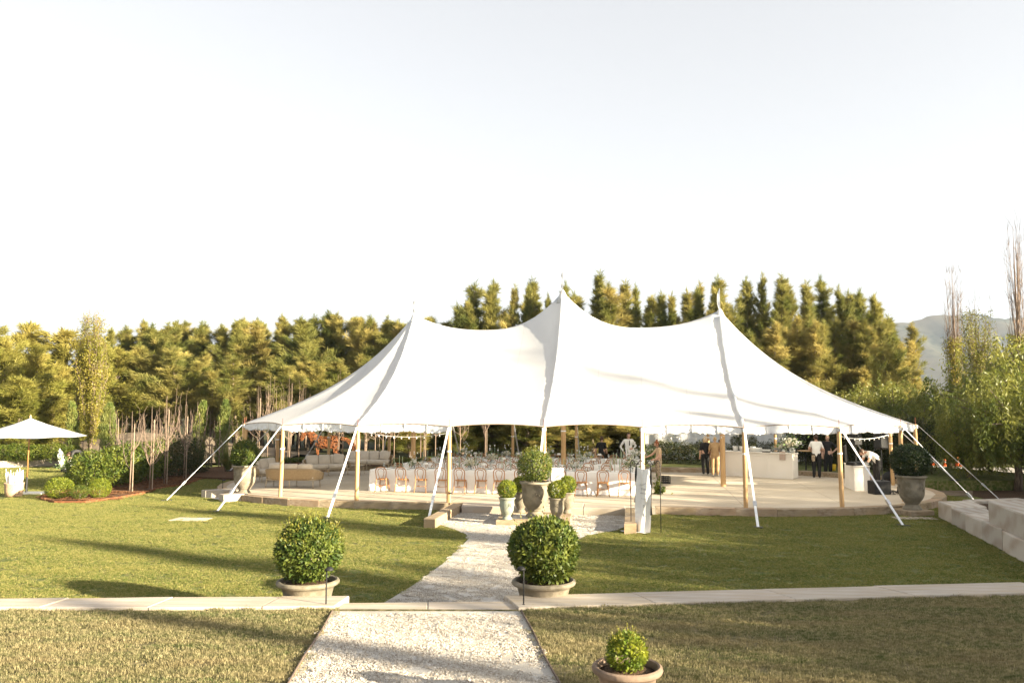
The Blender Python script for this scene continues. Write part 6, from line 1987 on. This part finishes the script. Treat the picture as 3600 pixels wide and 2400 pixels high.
def ban(u, v):
    """u across 0..1, v down 0..1 (past .93 it lies on the grass)"""
    z = BH - .12 - (BH - .13) * min(1, v / .90)
    x = fx0 + (fx1 - fx0) * u - .03 * v + (.05 * max(0, v - .9) * 0)
    z -= .055 * math.sin(PI * u) * max(0, 1 - v * 6)
    y = -.03 - .035 * math.sin(u * 9 + v * 5) * min(1, v * 3 + .3) - .05 * v - .03 * math.sin(u * 4 - v * 7) - .025 * max(0, 1 - abs(u - .3 - v * .9) * 7) * (v < .5)
    if v > .9:
        k = (v - .9) / .1; y -= .04 + .14 * k; x -= .34 * k * (1 - u) + .05 * k; z = .016 + .012 * abs(math.sin(u * 7 + k * 2))
    return (x, y, z)
for i in range(NXB + 1):
    for j in range(NZB + 1): V.append(ban(i / NXB, j / NZB))
for i in range(NXB):
    for j in range(NZB): Fc.append((i * (NZB + 1) + j, i * (NZB + 1) + j + 1, (i + 1) * (NZB + 1) + j + 1, (i + 1) * (NZB + 1) + j))
fab = MB().add(V, Fc).build('fabric', 'whitecloth', bn, True)
def lettering(txt, size, u, v, name='lettering', shear=0.0):
    cu = bpy.data.curves.new('txt', 'FONT'); cu.body = txt; cu.size = size; cu.align_x = 'CENTER'; cu.shear = shear; cu.resolution_u = 2
    o = bpy.data.objects.new('txt', cu); C.objects.link(o)
    dg = bpy.context.evaluated_depsgraph_get()
    me = bpy.data.meshes.new_from_object(o.evaluated_get(dg))
    bpy.data.objects.remove(o)
    bmx = bmesh.new(); bmx.from_mesh(me)
    bmesh.ops.triangulate(bmx, faces=bmx.faces)
    for q_ in range(1): bmesh.ops.subdivide_edges(bmx, edges=[e_ for e_ in bmx.edges if e_.calc_length() > .03], cuts=1)
    for vt in bmx.verts:
        uu = u + vt.co.x / (fx1 - fx0); vv = v - vt.co.y / ((BH - .13) / .90)
        p_ = ban(min(.99, max(.01, uu)), vv); vt.co = (p_[0], p_[1] - .004, p_[2])
    bmx.to_mesh(me); bmx.free()
    me.materials.clear(); me.materials.append(M['ink'])
    o = bpy.data.objects.new(name, me); link(o, fab)
lettering('DAMI', .075, .50, .32)
lettering('AND CA', .058, .50, .375)
lettering('22ND SEPTEMBER', .026, .52, .445)
lettering('D', .085, .56, .555)
sc_pts = []
for i in range(26):
    f = i / 25; p_ = ban(.22 + .56 * f, .245 + .008 * math.sin(f * 34) - .016 * f + .010 * math.sin(f * 5)); sc_pts.append((p_[0], p_[1] - .005, p_[2]))
MB().tube(sc_pts, .0022, 4).build('script_line', 'ink', fab)
for x, dz in ((.19, .98), (.605, 1.28)):
    V = []; Fc = []
    for j in range(13):
        f = j / 12
        for s in (-1, 1): V.append((x + s * .020 * (1 + .3 * math.sin(f * 7)) - .035 * f * (x < .4), -.045 - .02 * math.sin(f * 9 + s), BH - .06 - dz * f))
    for j in range(12): Fc.append((j * 2, j * 2 + 1, j * 2 + 3, j * 2 + 2))
    rb = MB().add(V, Fc).build('ribbon', 'blackcloth', bn, True)
    mb = MB()
    for s in (-1, 1): mb.tube([(x, -.03, BH - .05), (x + s * .05, -.04, BH - .015), (x + s * .085, -.04, BH - .05), (x + s * .03, -.03, BH - .06)], .012, 5, flat=(1.6, .5))
    mb.build('bow', 'blackcloth', rb)
# second, smaller sign behind the big urn
b2 = at(1940, 1772, DK)
s2 = thing('banner_stand', 'smaller white cloth sign on a black wavy frame behind the big urn', 'sign', (b2.x - .02, b2.y + .2, DK), -.1)
pts = [(0, 0, .01), (0, 0, 1.12)] + [(.48 * i / 24, 0, 1.14 + .035 * math.sin(i / 24 * PI * 7)) for i in range(1, 24)] + [(.48, 0, 1.12), (.48, 0, .01)]
MB().tube(pts, .010, 6).build('frame', 'black', s2, True)
V = []; Fc = []
for i in range(9):
    for j in range(13): V.append((.03 + .38 * i / 8, -.02 - .012 * math.sin(i * 1.4 + j * .3), 1.12 - .98 * j / 12))
for i in range(8):
    for j in range(12): Fc.append((i * 13 + j, i * 13 + j + 1, i * 13 + 14 + j, i * 13 + 13 + j))
MB().add(V, Fc).build('fabric', 'whitecloth', s2, True)
MB().box((.24, 0, .01), (.6, .3, .012)).build('foot', 'black', s2)
# candles in glass cylinders with a fallen white drape
q = at(2003, 1793, 0)
for k, (dx, dy, h) in enumerate(((-.06, .06, .42), (.06, 0.0, .48))):
    t = thing('cylinder_candle', 'white pillar candle in a %s clear glass cylinder at the entrance step' % ('short' if k == 0 else 'tall'), 'candle', (q.x + dx, q.y + dy, .015))
    MB().lathe([(.055, 0), (.055, h), (.051, h), (.051, .01), (0, .01)], 14).build('cylinder', 'glass', t, True)
    MB().lathe([(0, .012), (.036, .012), (.036, h * .72), (0, h * .73)], 12).build('wax', 'wax', t, True)
t = thing('white_drape', 'crumpled white cloth lying on the gravel beside the glass cylinders', 'cloth', (q.x + .18, q.y + .02, .02))
V = []; Fc = []
for i in range(15):
    for j in range(9):
        x = -.25 + .6 * i / 14; y = -.12 + .3 * j / 8
        V.append((x, y + .03 * math.sin(i), .02 + .10 * abs(math.sin(i * .9 + j * .5)) * math.exp(-((x + .05) / .2) ** 2 - (y / .14) ** 2) + .015 * abs(math.sin(i * 2 + j))))
for i in range(14):
    for j in range(8): Fc.append((i * 9 + j, i * 9 + 9 + j, i * 9 + 10 + j, i * 9 + j + 1))
MB().add(V, Fc).build('cloth', 'whitecloth', t, True)
# crate, drain covers, cones, bunting, broom, bucket, table
q = at(2339, 1700, DK)
t = thing('plastic_crate', 'black lattice crate on the deck behind the woman in beige', 'crate', (q.x, q.y + .2, DK), .05)
MB().box((0, 0, .012), (.40, .32, .02)).build('floor', 'black', t)
for k in range(4):
    for (dx, dy, sx, sy) in ((0, -.16, .40, .015), (0, .16, .40, .015), (-.2, 0, .015, .32), (.2, 0, .015, .32)):
        MB().box((dx, dy, .045 + k * .075), (sx, sy, .035)).build('slat', 'black', t)
for sx in (-1, 0, 1):
    for sy in (-1, 1): MB().box((sx * .195, sy * .164, .15), (.025, .02, .29)).build('upright', 'black', t)
for (px, py, w, d_, lab) in ((672, 1826, 1.05, .62, 'pale concrete drain cover set in the sunlit lawn'), (3215, 1822, 1.15, .45, 'grey grated drain cover in the shaded lawn below the urn')):
    q = at(px, py, 0)
    t = thing('drain_cover', lab, 'drain cover', (q.x, q.y, 0), -.1)
    MB().box((0, 0, .012), (w, d_, .024), bev=.004).build('slab', 'concrete', t)
    for k in range(7): MB().box((-w * .42 + w * .84 * k / 6, 0, .0265), (.035, d_ * .8, .004)).build('slot', 'dkedge' if w > 1.1 else 'road', t)
for k, (px, py) in enumerate(((3323, 1637), (3367, 1637), (3281, 1633))):
    q = at(px, py, 0)
    t = thing('traffic_cone', 'small orange cone standing at the far edge of the gravel road', 'cone', q, 0, 'orange cones by the road')
    MB().lathe([(0, .03), (.13, .03), (.11, .1), (.03, .48), (0, .49)], 12).build('cone', 'orange', t, True)
    MB().box((0, 0, .015), (.32, .32, .03)).build('base', 'orange', t)
    MB().lathe([(.098, .18), (.078, .28)], 12).build('white_band', 'china', t, True)
pA, pB = dep(3360, 1570, 41), dep(3640, 1578, 35)
t = thing('bunting', 'string of orange warning flags sagging between the pepper trees', 'bunting', pA)
pts = []
for i in range(29):
    f = i / 28; v = pA.lerp(pB, f) - pA; v.z -= .35 * 4 * f * (1 - f); pts.append(v)
MB().tube(pts, .006, 4).build('cord', 'webbing', t)
for i in range(1, 28):
    d_ = (pts[i + 1] - pts[i]).normalized() if i < 28 else Vector((1, 0, 0)); p_ = pts[i]
    MB().add([p_ - d_ * .09, p_ + d_ * .09, p_ + d_ * .08 + Vector((.02, -.03, -.24)), p_ - d_ * .08 + Vector((0, .02, -.24))], [(0, 1, 2, 3)]).build('flag', 'orange', t)
q = at(2940, 1655, .40)
t = thing('bucket', 'yellow bucket with a green handled mop behind the right rear pole', 'bucket', (q.x, q.y + .4, .39))
MB().lathe([(0, 0), (.12, 0), (.16, .28), (.15, .28), (.11, .02), (0, .02)], 14).build('pail', 'yellow', t, True)
MB().tube([(0, 0, .1), (-.3, .0, .65), (-.58, .05, 1.15)], .013, 6).build('mop_handle', 'greenpl', t)
q = at(2868, 1668, DK)
t = thing('high_table', 'small round bar table beside the man in the white shirt', 'table', (q.x - .25, q.y + .5, DK))
MB().lathe([(0, 1.02), (.36, 1.02), (.36, 1.05), (0, 1.05)], 20).build('table_top', 'wood', t)
MB().tube([(0, 0, .02), (0, 0, 1.02)], .035, 8).build('column', 'black', t)
MB().lathe([(0, 0), (.26, 0), (.26, .02), (0, .03)], 18).build('foot', 'black', t)
# leaning plant and flower stand beside the table end
q = at(2308, 1738, DK)
t = thing('foliage_bunch', 'bunch of green leaves lying at the foot of the table end', 'plant', (q.x, q.y + .1, DK))
g = np.random.default_rng(31); n = 160; P = np.abs(g.normal(0, .14, (n, 3))) * np.array([1, 1, 1.6]); V, Fc = leaves(P, g.normal(size=(n, 3)) + np.array([0, 0, .6]), .15, .08, 4)
obj('leaves', mesh_np('bunch', V, Fc), 'shrub', t)
q = at(2288, 1690, DK)
t = thing('flower_stand', 'tall lily arrangement being dressed at the end of the front table', 'flowers', (q.x, q.y, DK))
MB().lathe([(0, 0), (.16, 0), (.16, .02), (.03, .05), (.03, .62), (.12, .72), (.14, .86), (0, .86)], 12).build('stand', 'china', t, True)
n = 110; P = g.normal(0, .12, (n, 3)) + np.array([0, 0, 1.0]); V, Fc = leaves(P, g.normal(size=(n, 3)) + np.array([0, 0, .8]), .26, .06, 6)
obj('leaves', mesh_np('lily_leaves', V, Fc), 'stem', t)
for k in range(7):
    c = np.array([g.uniform(-.22, .2), g.uniform(-.12, .12), g.uniform(1.0, 1.35)]); m = 14; q_ = g.normal(size=(m, 3)); V, Fc = leaves(np.repeat(c[None], m, 0), q_ + np.array([0, 0, .8]), .13, .05, 60 + k); obj('lily', mesh_np('lily', V, Fc), 'petal', t)

# ================================================================== PEOPLE
def person(label, loc_, rz, H=1.7, pose=None, sleeve=.5, mats=('skin', 'whitecloth', 'blackcloth', 'shoedk'), hair='short', hairmat='hairbrown', headrot=(0, 0, 0), loose=1.0, legloose=1.0, nohead=False):
    s = H / 1.7
    J = dict(pelvis=(0, 0, .95), spine=(0, .01, 1.12), chest=(0, .015, 1.30), neck=(0, .01, 1.46), skull=(0, -.01, 1.53), head=(0, -.02, 1.61),
             hipL=(.09, 0, .91), kneeL=(.10, -.02, .50), ankL=(.10, .02, .09), toeL=(.115, -.15, .035),
             hipR=(-.09, 0, .91), kneeR=(-.10, -.02, .50), ankR=(-.10, .02, .09), toeR=(-.115, -.15, .035),
             shL=(.175, .01, 1.40), elL=(.225, .03, 1.13), wrL=(.23, -.05, .89), haL=(.23, -.08, .82),
             shR=(-.175, .01, 1.40), elR=(-.225, .03, 1.13), wrR=(-.23, -.05, .89), haR=(-.23, -.08, .82))
    if pose: J.update(pose)
    RAD = dict(pelvis=.135 * loose, spine=.122 * loose, chest=.138 * loose, neck=.055, skull=.055, hipL=.098 * legloose, kneeL=.066 * legloose, ankL=.046 * legloose, toeL=.038, shL=.066 * loose, elL=.047 * loose, wrL=.030, haL=.036)
    order = ['pelvis', 'spine', 'chest', 'neck', 'skull', 'hipL', 'kneeL', 'ankL', 'toeL', 'hipR', 'kneeR', 'ankR', 'toeR', 'shL', 'elL', 'wrL', 'haL', 'shR', 'elR', 'wrR', 'haR']
    edges = [('pelvis', 'spine'), ('spine', 'chest'), ('chest', 'neck'), ('neck', 'skull')]
    for sd in 'LR': edges += [('pelvis', 'hip' + sd), ('hip' + sd, 'knee' + sd), ('knee' + sd, 'ank' + sd), ('ank' + sd, 'toe' + sd), ('chest', 'sh' + sd), ('sh' + sd, 'el' + sd), ('el' + sd, 'wr' + sd), ('wr' + sd, 'ha' + sd)]
    idx = {k: i for i, k in enumerate(order)}
    Vv = [Vector(J[k]) * s for k in order]
    Ee = [(idx[a], idx[b]) for a, b in edges]
    Rr = []
    for k in order:
        kk = k if k in RAD else k[:-1] + 'L'
        Rr.append(RAD[kk] * s)
    fing = []
    for sd in 'LR':
        wr, ha = Vector(J['wr' + sd]), Vector(J['ha' + sd])
        d = (ha - wr).normalized(); side = d.cross(Vector((0, 1, 0)))
        if side.length < .1: side = d.cross(Vector((1, 0, 0)))
        side.normalize(); palm = side.cross(d)
        for f in range(4):
            o_ = ha + side * (-.027 + .018 * f); ln = (.062, .074, .070, .056)[f]
            a = o_ + d * .03; b = a + d * ln * .6 + palm * .012; c_ = b + d * ln * .35 + palm * .03
            i0 = len(Vv); Vv.extend([a * s, b * s, c_ * s]); Rr.extend([.010 * s, .0095 * s, .008 * s]); Ee.extend([(idx['ha' + sd], i0), (i0, i0 + 1), (i0 + 1, i0 + 2)])
        a = wr.lerp(ha, .55) - side * .035; b = a - side * .018 + d * .04
        i0 = len(Vv); Vv.extend([a * s, b * s]); Rr.extend([.012 * s, .010 * s]); Ee.extend([(idx['wr' + sd], i0), (i0, i0 + 1)])
    me = bpy.data.meshes.new('body'); me.from_pydata(Vv, Ee, [])
    tmp = bpy.data.objects.new('body_tmp', me); C.objects.link(tmp)
    sk = tmp.modifiers.new('skin', 'SKIN')
    if not me.skin_vertices:
        with bpy.context.temp_override(object=tmp, active_object=tmp): bpy.ops.mesh.customdata_skin_add()
    for i, sv in enumerate(me.skin_vertices[0].data):
        sv.radius = (Rr[i] * (1.0), Rr[i] * (1.0)); sv.use_root = (i == 0)
    # wider than deep torso
    for k, wx in (('pelvis', 1.18), ('spine', 1.15), ('chest', 1.2)): me.skin_vertices[0].data[idx[k]].radius = (Rr[idx[k]] * wx, Rr[idx[k]] * .86)
    sb2 = tmp.modifiers.new('sub', 'SUBSURF'); sb2.levels = 1; sb2.render_levels = 1
    dg = bpy.context.evaluated_depsgraph_get()
    bme = bpy.data.meshes.new_from_object(tmp.evaluated_get(dg))
    bpy.data.objects.remove(tmp)
    VV = [v.co.copy() for v in bme.vertices]; FF = [tuple(p.vertices) for p in bme.polygons]
    segs = []
    for (a, b) in edges:
        if 'toe' in b or ('ank' in b and False): mt = 3
        elif b.startswith('hip') or b.startswith('knee') or b.startswith('ank'): mt = 2
        elif b in ('skull',): mt = 0
        elif b == 'neck': mt = 1
        elif b.startswith('el'): mt = 'sl1'
        elif b.startswith('wr'): mt = 'sl2'
        elif b.startswith('ha'): mt = 0
        else: mt = 1
        segs.append((Vector(J[a]) * s, Vector(J[b]) * s, mt))
    fm = []
    for f in FF:
        c_ = sum((VV[i] for i in f), Vector()) / len(f); best = (9, 0)
        for a, b, mt in segs:
            d = b - a; t_ = max(0, min(1, (c_ - a).dot(d) / d.length_squared)); q_ = (a + d * t_ - c_).length
            if q_ < best[0]: best = (q_, mt, t_)
        mt = best[1]
        if mt == 'sl1': mt = 1 if best[2] < sleeve * 2 else 0
        elif mt == 'sl2': mt = 1 if best[2] < sleeve * 2 - 1 else 0
        fm.append(mt)
    # head
    hd = MB(); hc = Vector(J['head']) * s; k = s
    hd.sphere((0, 0, 0), (.074 * k, .092 * k, .115 * k), 16, 12)
    hv = []
    for (x, y, z) in hd.v:
        q_ = max(0, -z / (.115 * k)); x *= 1 - .22 * q_; y = y * (1 - .10 * q_) - .012 * k * q_
        hv.append((x, y, z))
    hd.v = hv
    hd.tube([(0, -.088 * k, .022 * k), (0, -.104 * k, -.008 * k), (0, -.112 * k, -.022 * k), (0, -.092 * k, -.03 * k)], [.009 * k, .011 * k, .014 * k, .010 * k], 5)
    for sx in (-1, 1):
        hd.sphere((sx * .076 * k, .004 * k, -.002 * k), (.012 * k, .02 * k, .03 * k), 6, 5)
        hd.sphere((sx * .030 * k, -.083 * k, .012 * k), (.013 * k, .008 * k, .008 * k), 6, 4, mi=4)
    hd.box((0, -.088 * k, -.056 * k), (.044 * k, .012 * k, .008 * k), mi=5)
    Rm = Matrix.Rotation(headrot[2], 3, 'Z') @ Matrix.Rotation(headrot[0], 3, 'X') @ Matrix.Rotation(headrot[1], 3, 'Y')
    n0 = len(VV)
    for v in hd.v: VV.append(Rm @ Vector(v) + hc)
    FF += [tuple(i + n0 for i in f) for f in hd.f]; fm += hd.mi
    t = thing('person', label, 'person', loc_, rz)
    me2 = bpy.data.meshes.new('body'); me2.from_pydata(VV, [], FF)
    me2.polygons.foreach_set('material_index', np.array(fm, dtype=np.int32)); me2.polygons.foreach_set('use_smooth', np.ones(len(FF), dtype=bool))
    body = obj('body', me2, list(mats) + ['blackcloth', 'red'], t)
    # hair
    hb_ = MB(); hb_.sphere((0, .010 * k, .020 * k), (.084 * k, .098 * k, .112 * k), 18, 14)
    keep = []
    for f in hb_.f:
        c_ = sum((Vector(hb_.v[i]) for i in f), Vector()) / len(f)
        face_zone = c_.y < -.045 * k and c_.z < .065 * k
        low = c_.z < (-.045 if hair in ('short', 'bun', 'pony') else -.08) * k
        if not face_zone and not low: keep.append(f)
    hb_.f = keep; hb_.mi = [0] * len(keep)
    if hair == 'bun': hb_.sphere((0, .055 * k, .145 * k), (.042 * k, .042 * k, .036 * k), 10, 7)
    if hair == 'lowbun': hb_.sphere((0, .115 * k, .03 * k), (.05 * k, .04 * k, .05 * k), 10, 7)
    if hair == 'pony': hb_.tube([(0, .10 * k, .05 * k), (0, .15 * k, .0), (0, .14 * k, -.12 * k)], [.03 * k, .035 * k, .012 * k], 7)
    if hair == 'bob':
        hb_.lathe([(.084 * k, .02 * k), (.094 * k, -.06 * k), (.098 * k, -.13 * k), (.088 * k, -.14 * k), (.07 * k, -.05 * k)], 18, (0, .016 * k, 0), sy=1.08)
        kf_ = [i for i, f in enumerate(hb_.f) if not (sum((Vector(hb_.v[j]) for j in f), Vector()).y / len(f) < -.05 * k and sum((Vector(hb_.v[j]) for j in f), Vector()).z / len(f) < .05 * k)]
        hb_.f = [hb_.f[i] for i in kf_]; hb_.mi = [0] * len(kf_)
    hb_.v = [tuple(Rm @ Vector(v) + hc) for v in hb_.v]
    hb_.build('hair', hairmat, t, True)
    return t
# server in black seen from behind, between the rear table and the trees
q = T(1.0, 5.1, DK); q.x = (2113 - 1800) / F_PX * q.y
person('person in a loose black shirt turned away behind the rear table', q, PI - .5, 1.66, dict(elL=(.26, .06, 1.13), wrL=(.30, .05, .92), haL=(.31, .04, .85), elR=(-.24, .03, 1.14), wrR=(-.18, -.16, 1.0), haR=(-.16, -.22, .98)), .46, ('skin', 'blackcloth', 'blackcloth', 'shoedk'), 'pony', loose=1.12)
q = T(2.3, 5.3, DK); q.x = (2207 - 1800) / F_PX * q.y
pw = person('waiter in a white shirt, black tie and cream apron behind the rear table', q, .12, 1.82, dict(elL=(.33, .06, 1.16), wrL=(.14, -.17, 1.08), haL=(.08, -.20, 1.07), elR=(-.34, .08, 1.14), wrR=(-.24, -.08, .95), haR=(-.22, -.10, .90)), .95, ('skin', 'whitecloth', 'blackcloth', 'shoedk'), 'short', loose=1.08)
MB().box((0, -.172, 1.40), (.045, .012, .24), taper=.7).build('tie', 'blackcloth', pw)
V = []; Fc = []
for i in range(9):
    for j in range(7): V.append((-.19 + .38 * i / 8, -.165 - .05 * math.cos((i - 4) / 4 * 1.4) - .02 * j / 6, 1.22 - .75 * j / 6))
for i in range(8):
    for j in range(6): Fc.append((i * 7 + j, i * 7 + j + 1, i * 7 + 8 + j, i * 7 + 7 + j))
MB().add(V, Fc).build('apron', 'cloth', pw, True)
q = at(2316, 1700, DK)
person('red haired person in beige shirt and speckled trousers dressing the flowers at the table end', q, -PI / 2 + .1, 1.66, dict(elR=(-.20, -.20, 1.16), wrR=(-.14, -.44, 1.07), haR=(-.12, -.52, 1.06), elL=(.21, -.03, 1.12), wrL=(.17, -.20, .98), haL=(.15, -.27, .97), neck=(0, -.02, 1.45), skull=(0, -.05, 1.52), head=(0, -.07, 1.60), chest=(0, -.01, 1.3)), .36, ('skin', 'beigecloth', 'speckled', 'shoe'), 'bun', 'hairred', (.25, 0, 0), loose=1.12, legloose=1.5)
q = at(2481, 1671, DK)
person('blond person in a black top and wide black trousers seen from behind near the bar', q, PI + .1, 1.68, None, .52, ('skin', 'blackcloth', 'blackcloth', 'shoe'), 'bob', 'hairblond', loose=1.18, legloose=1.35)
q = at(2515, 1674, DK)
pt_ = q.copy()
person('person in tan shirt and trousers carrying a toddler by the centre pole', q, PI - .25, 1.70, dict(elR=(-.28, -.04, 1.12), wrR=(-.20, -.24, 1.10), haR=(-.12, -.28, 1.10), elL=(.24, .02, 1.13), wrL=(.12, -.20, 1.12), haL=(.06, -.26, 1.12)), .8, ('skin', 'tancloth', 'tancloth', 'shoe'), 'lowbun', 'hairblond', (0, .0, .2), loose=1.15, legloose=1.35)
person('toddler in a cream top held on the hip of the person in tan', (pt_.x + .22, pt_.y + .10, DK + .62), PI * .55, .95, dict(kneeL=(.16, -.20, .78), ankL=(.18, -.16, .45), toeL=(.18, -.26, .40), kneeR=(-.16, -.20, .78), ankR=(-.18, -.16, .45), toeR=(-.18, -.26, .40), elL=(.22, -.18, 1.22), wrL=(.14, -.36, 1.26), haL=(.12, -.42, 1.26)), .4, ('skin', 'beigecloth', 'skin', 'charcoal'), 'short', 'hairbrown', (0, 0, .6))
q = at(2872, 1680, DK)
pm_ = person('man in a white T-shirt and black trousers with a cloth in his back pocket', q, PI - .35, 1.80, dict(elL=(.27, .0, 1.14), wrL=(.20, -.22, 1.10), haL=(.18, -.29, 1.11), elR=(-.26, -.02, 1.14), wrR=(-.2, -.2, 1.05), haR=(-.19, -.27, 1.05)), .34, ('skin', 'whitecloth', 'blackcloth', 'shoedk'), 'short', 'hairbrown', (0, 0, .5), loose=1.25, legloose=1.35)
V = [(.05, .16, .98), (.18, .14, .99), (.19, .17, .78), (.14, .19, .70), (.06, .19, .74)]
MB().add(V, [(0, 1, 2, 3, 4)]).build('pocket_cloth', 'speckled', pm_)
q = at(2912, 1669, DK)
person('person in black with one hand on the hip facing the man in white', (q.x, q.y, DK), -.25, 1.72, dict(elL=(.40, .06, 1.16), wrL=(.22, -.04, 1.0), haL=(.16, -.07, .98), elR=(-.22, .02, 1.13)), .42, ('skin', 'blackcloth', 'blackcloth', 'shoedk'), 'pony', 'hairblond', (0, 0, -.3), loose=1.1, legloose=1.5)
q = at(3068, 1708, DK)
person('man in a pale T-shirt bending low over the DJ desk', (q.x + .18, q.y + .0, DK), -PI / 2 + .15, 1.80, dict(pelvis=(0, .06, .92), spine=(0, -.06, 1.08), chest=(0, -.25, 1.19), neck=(0, -.42, 1.21), skull=(0, -.48, 1.22), head=(0, -.56, 1.22), shL=(.175, -.34, 1.21), shR=(-.175, -.34, 1.21), elL=(.21, -.40, .98), wrL=(.15, -.50, .80), haL=(.14, -.56, .77), elR=(-.22, -.38, .97), wrR=(-.18, -.5, .80), haR=(-.16, -.56, .77), hipL=(.09, .06, .88), hipR=(-.09, .06, .88)), .34, ('skin', 'whitecloth', 'blackcloth', 'shoedk'), 'short', 'hairbrown', (.85, 0, 0), loose=1.15, legloose=1.25)
q = at(278, 1650, 0)
person('person in charcoal bending down to arrange white flowers on the left lawn', (q.x - .05, q.y, 0), -PI / 2 + .7, 1.68, dict(pelvis=(0, .12, .90), spine=(0, -.04, .99), chest=(0, -.22, .98), neck=(0, -.38, .88), skull=(0, -.42, .82), head=(0, -.47, .76), shL=(.17, -.30, .93), shR=(-.17, -.30, .93), elL=(.20, -.38, .67), wrL=(.14, -.48, .45), haL=(.12, -.54, .38), elR=(-.20, -.38, .67), wrR=(-.14, -.5, .45), haR=(-.12, -.56, .38), hipL=(.09, .12, .86), hipR=(-.09, .12, .86)), .5, ('skin', 'charcoal', 'blackcloth', 'red'), 'pony', 'hairbrown', (1.5, 0, 0), loose=1.12, legloose=1.15)

# ------------------------------------------------------------------ haze
hzm = bpy.data.materials.new('haze_air'); hzm.use_nodes = True
nt = hzm.node_tree; nt.nodes.clear()
ho = nt.nodes.new('ShaderNodeOutputMaterial'); pv = nt.nodes.new('ShaderNodeVolumePrincipled')
pv.inputs['Color'].default_value = (0.72, 0.84, 1.0, 1); pv.inputs['Density'].default_value = 0.00011; pv.inputs['Anisotropy'].default_value = 0.2
nt.links.new(pv.outputs[0], ho.inputs['Volume'])
hz = MB().box((0, 1500, 134), (5000, 4200, 272)).build('haze', hzm)
props(hz, kind='stuff')
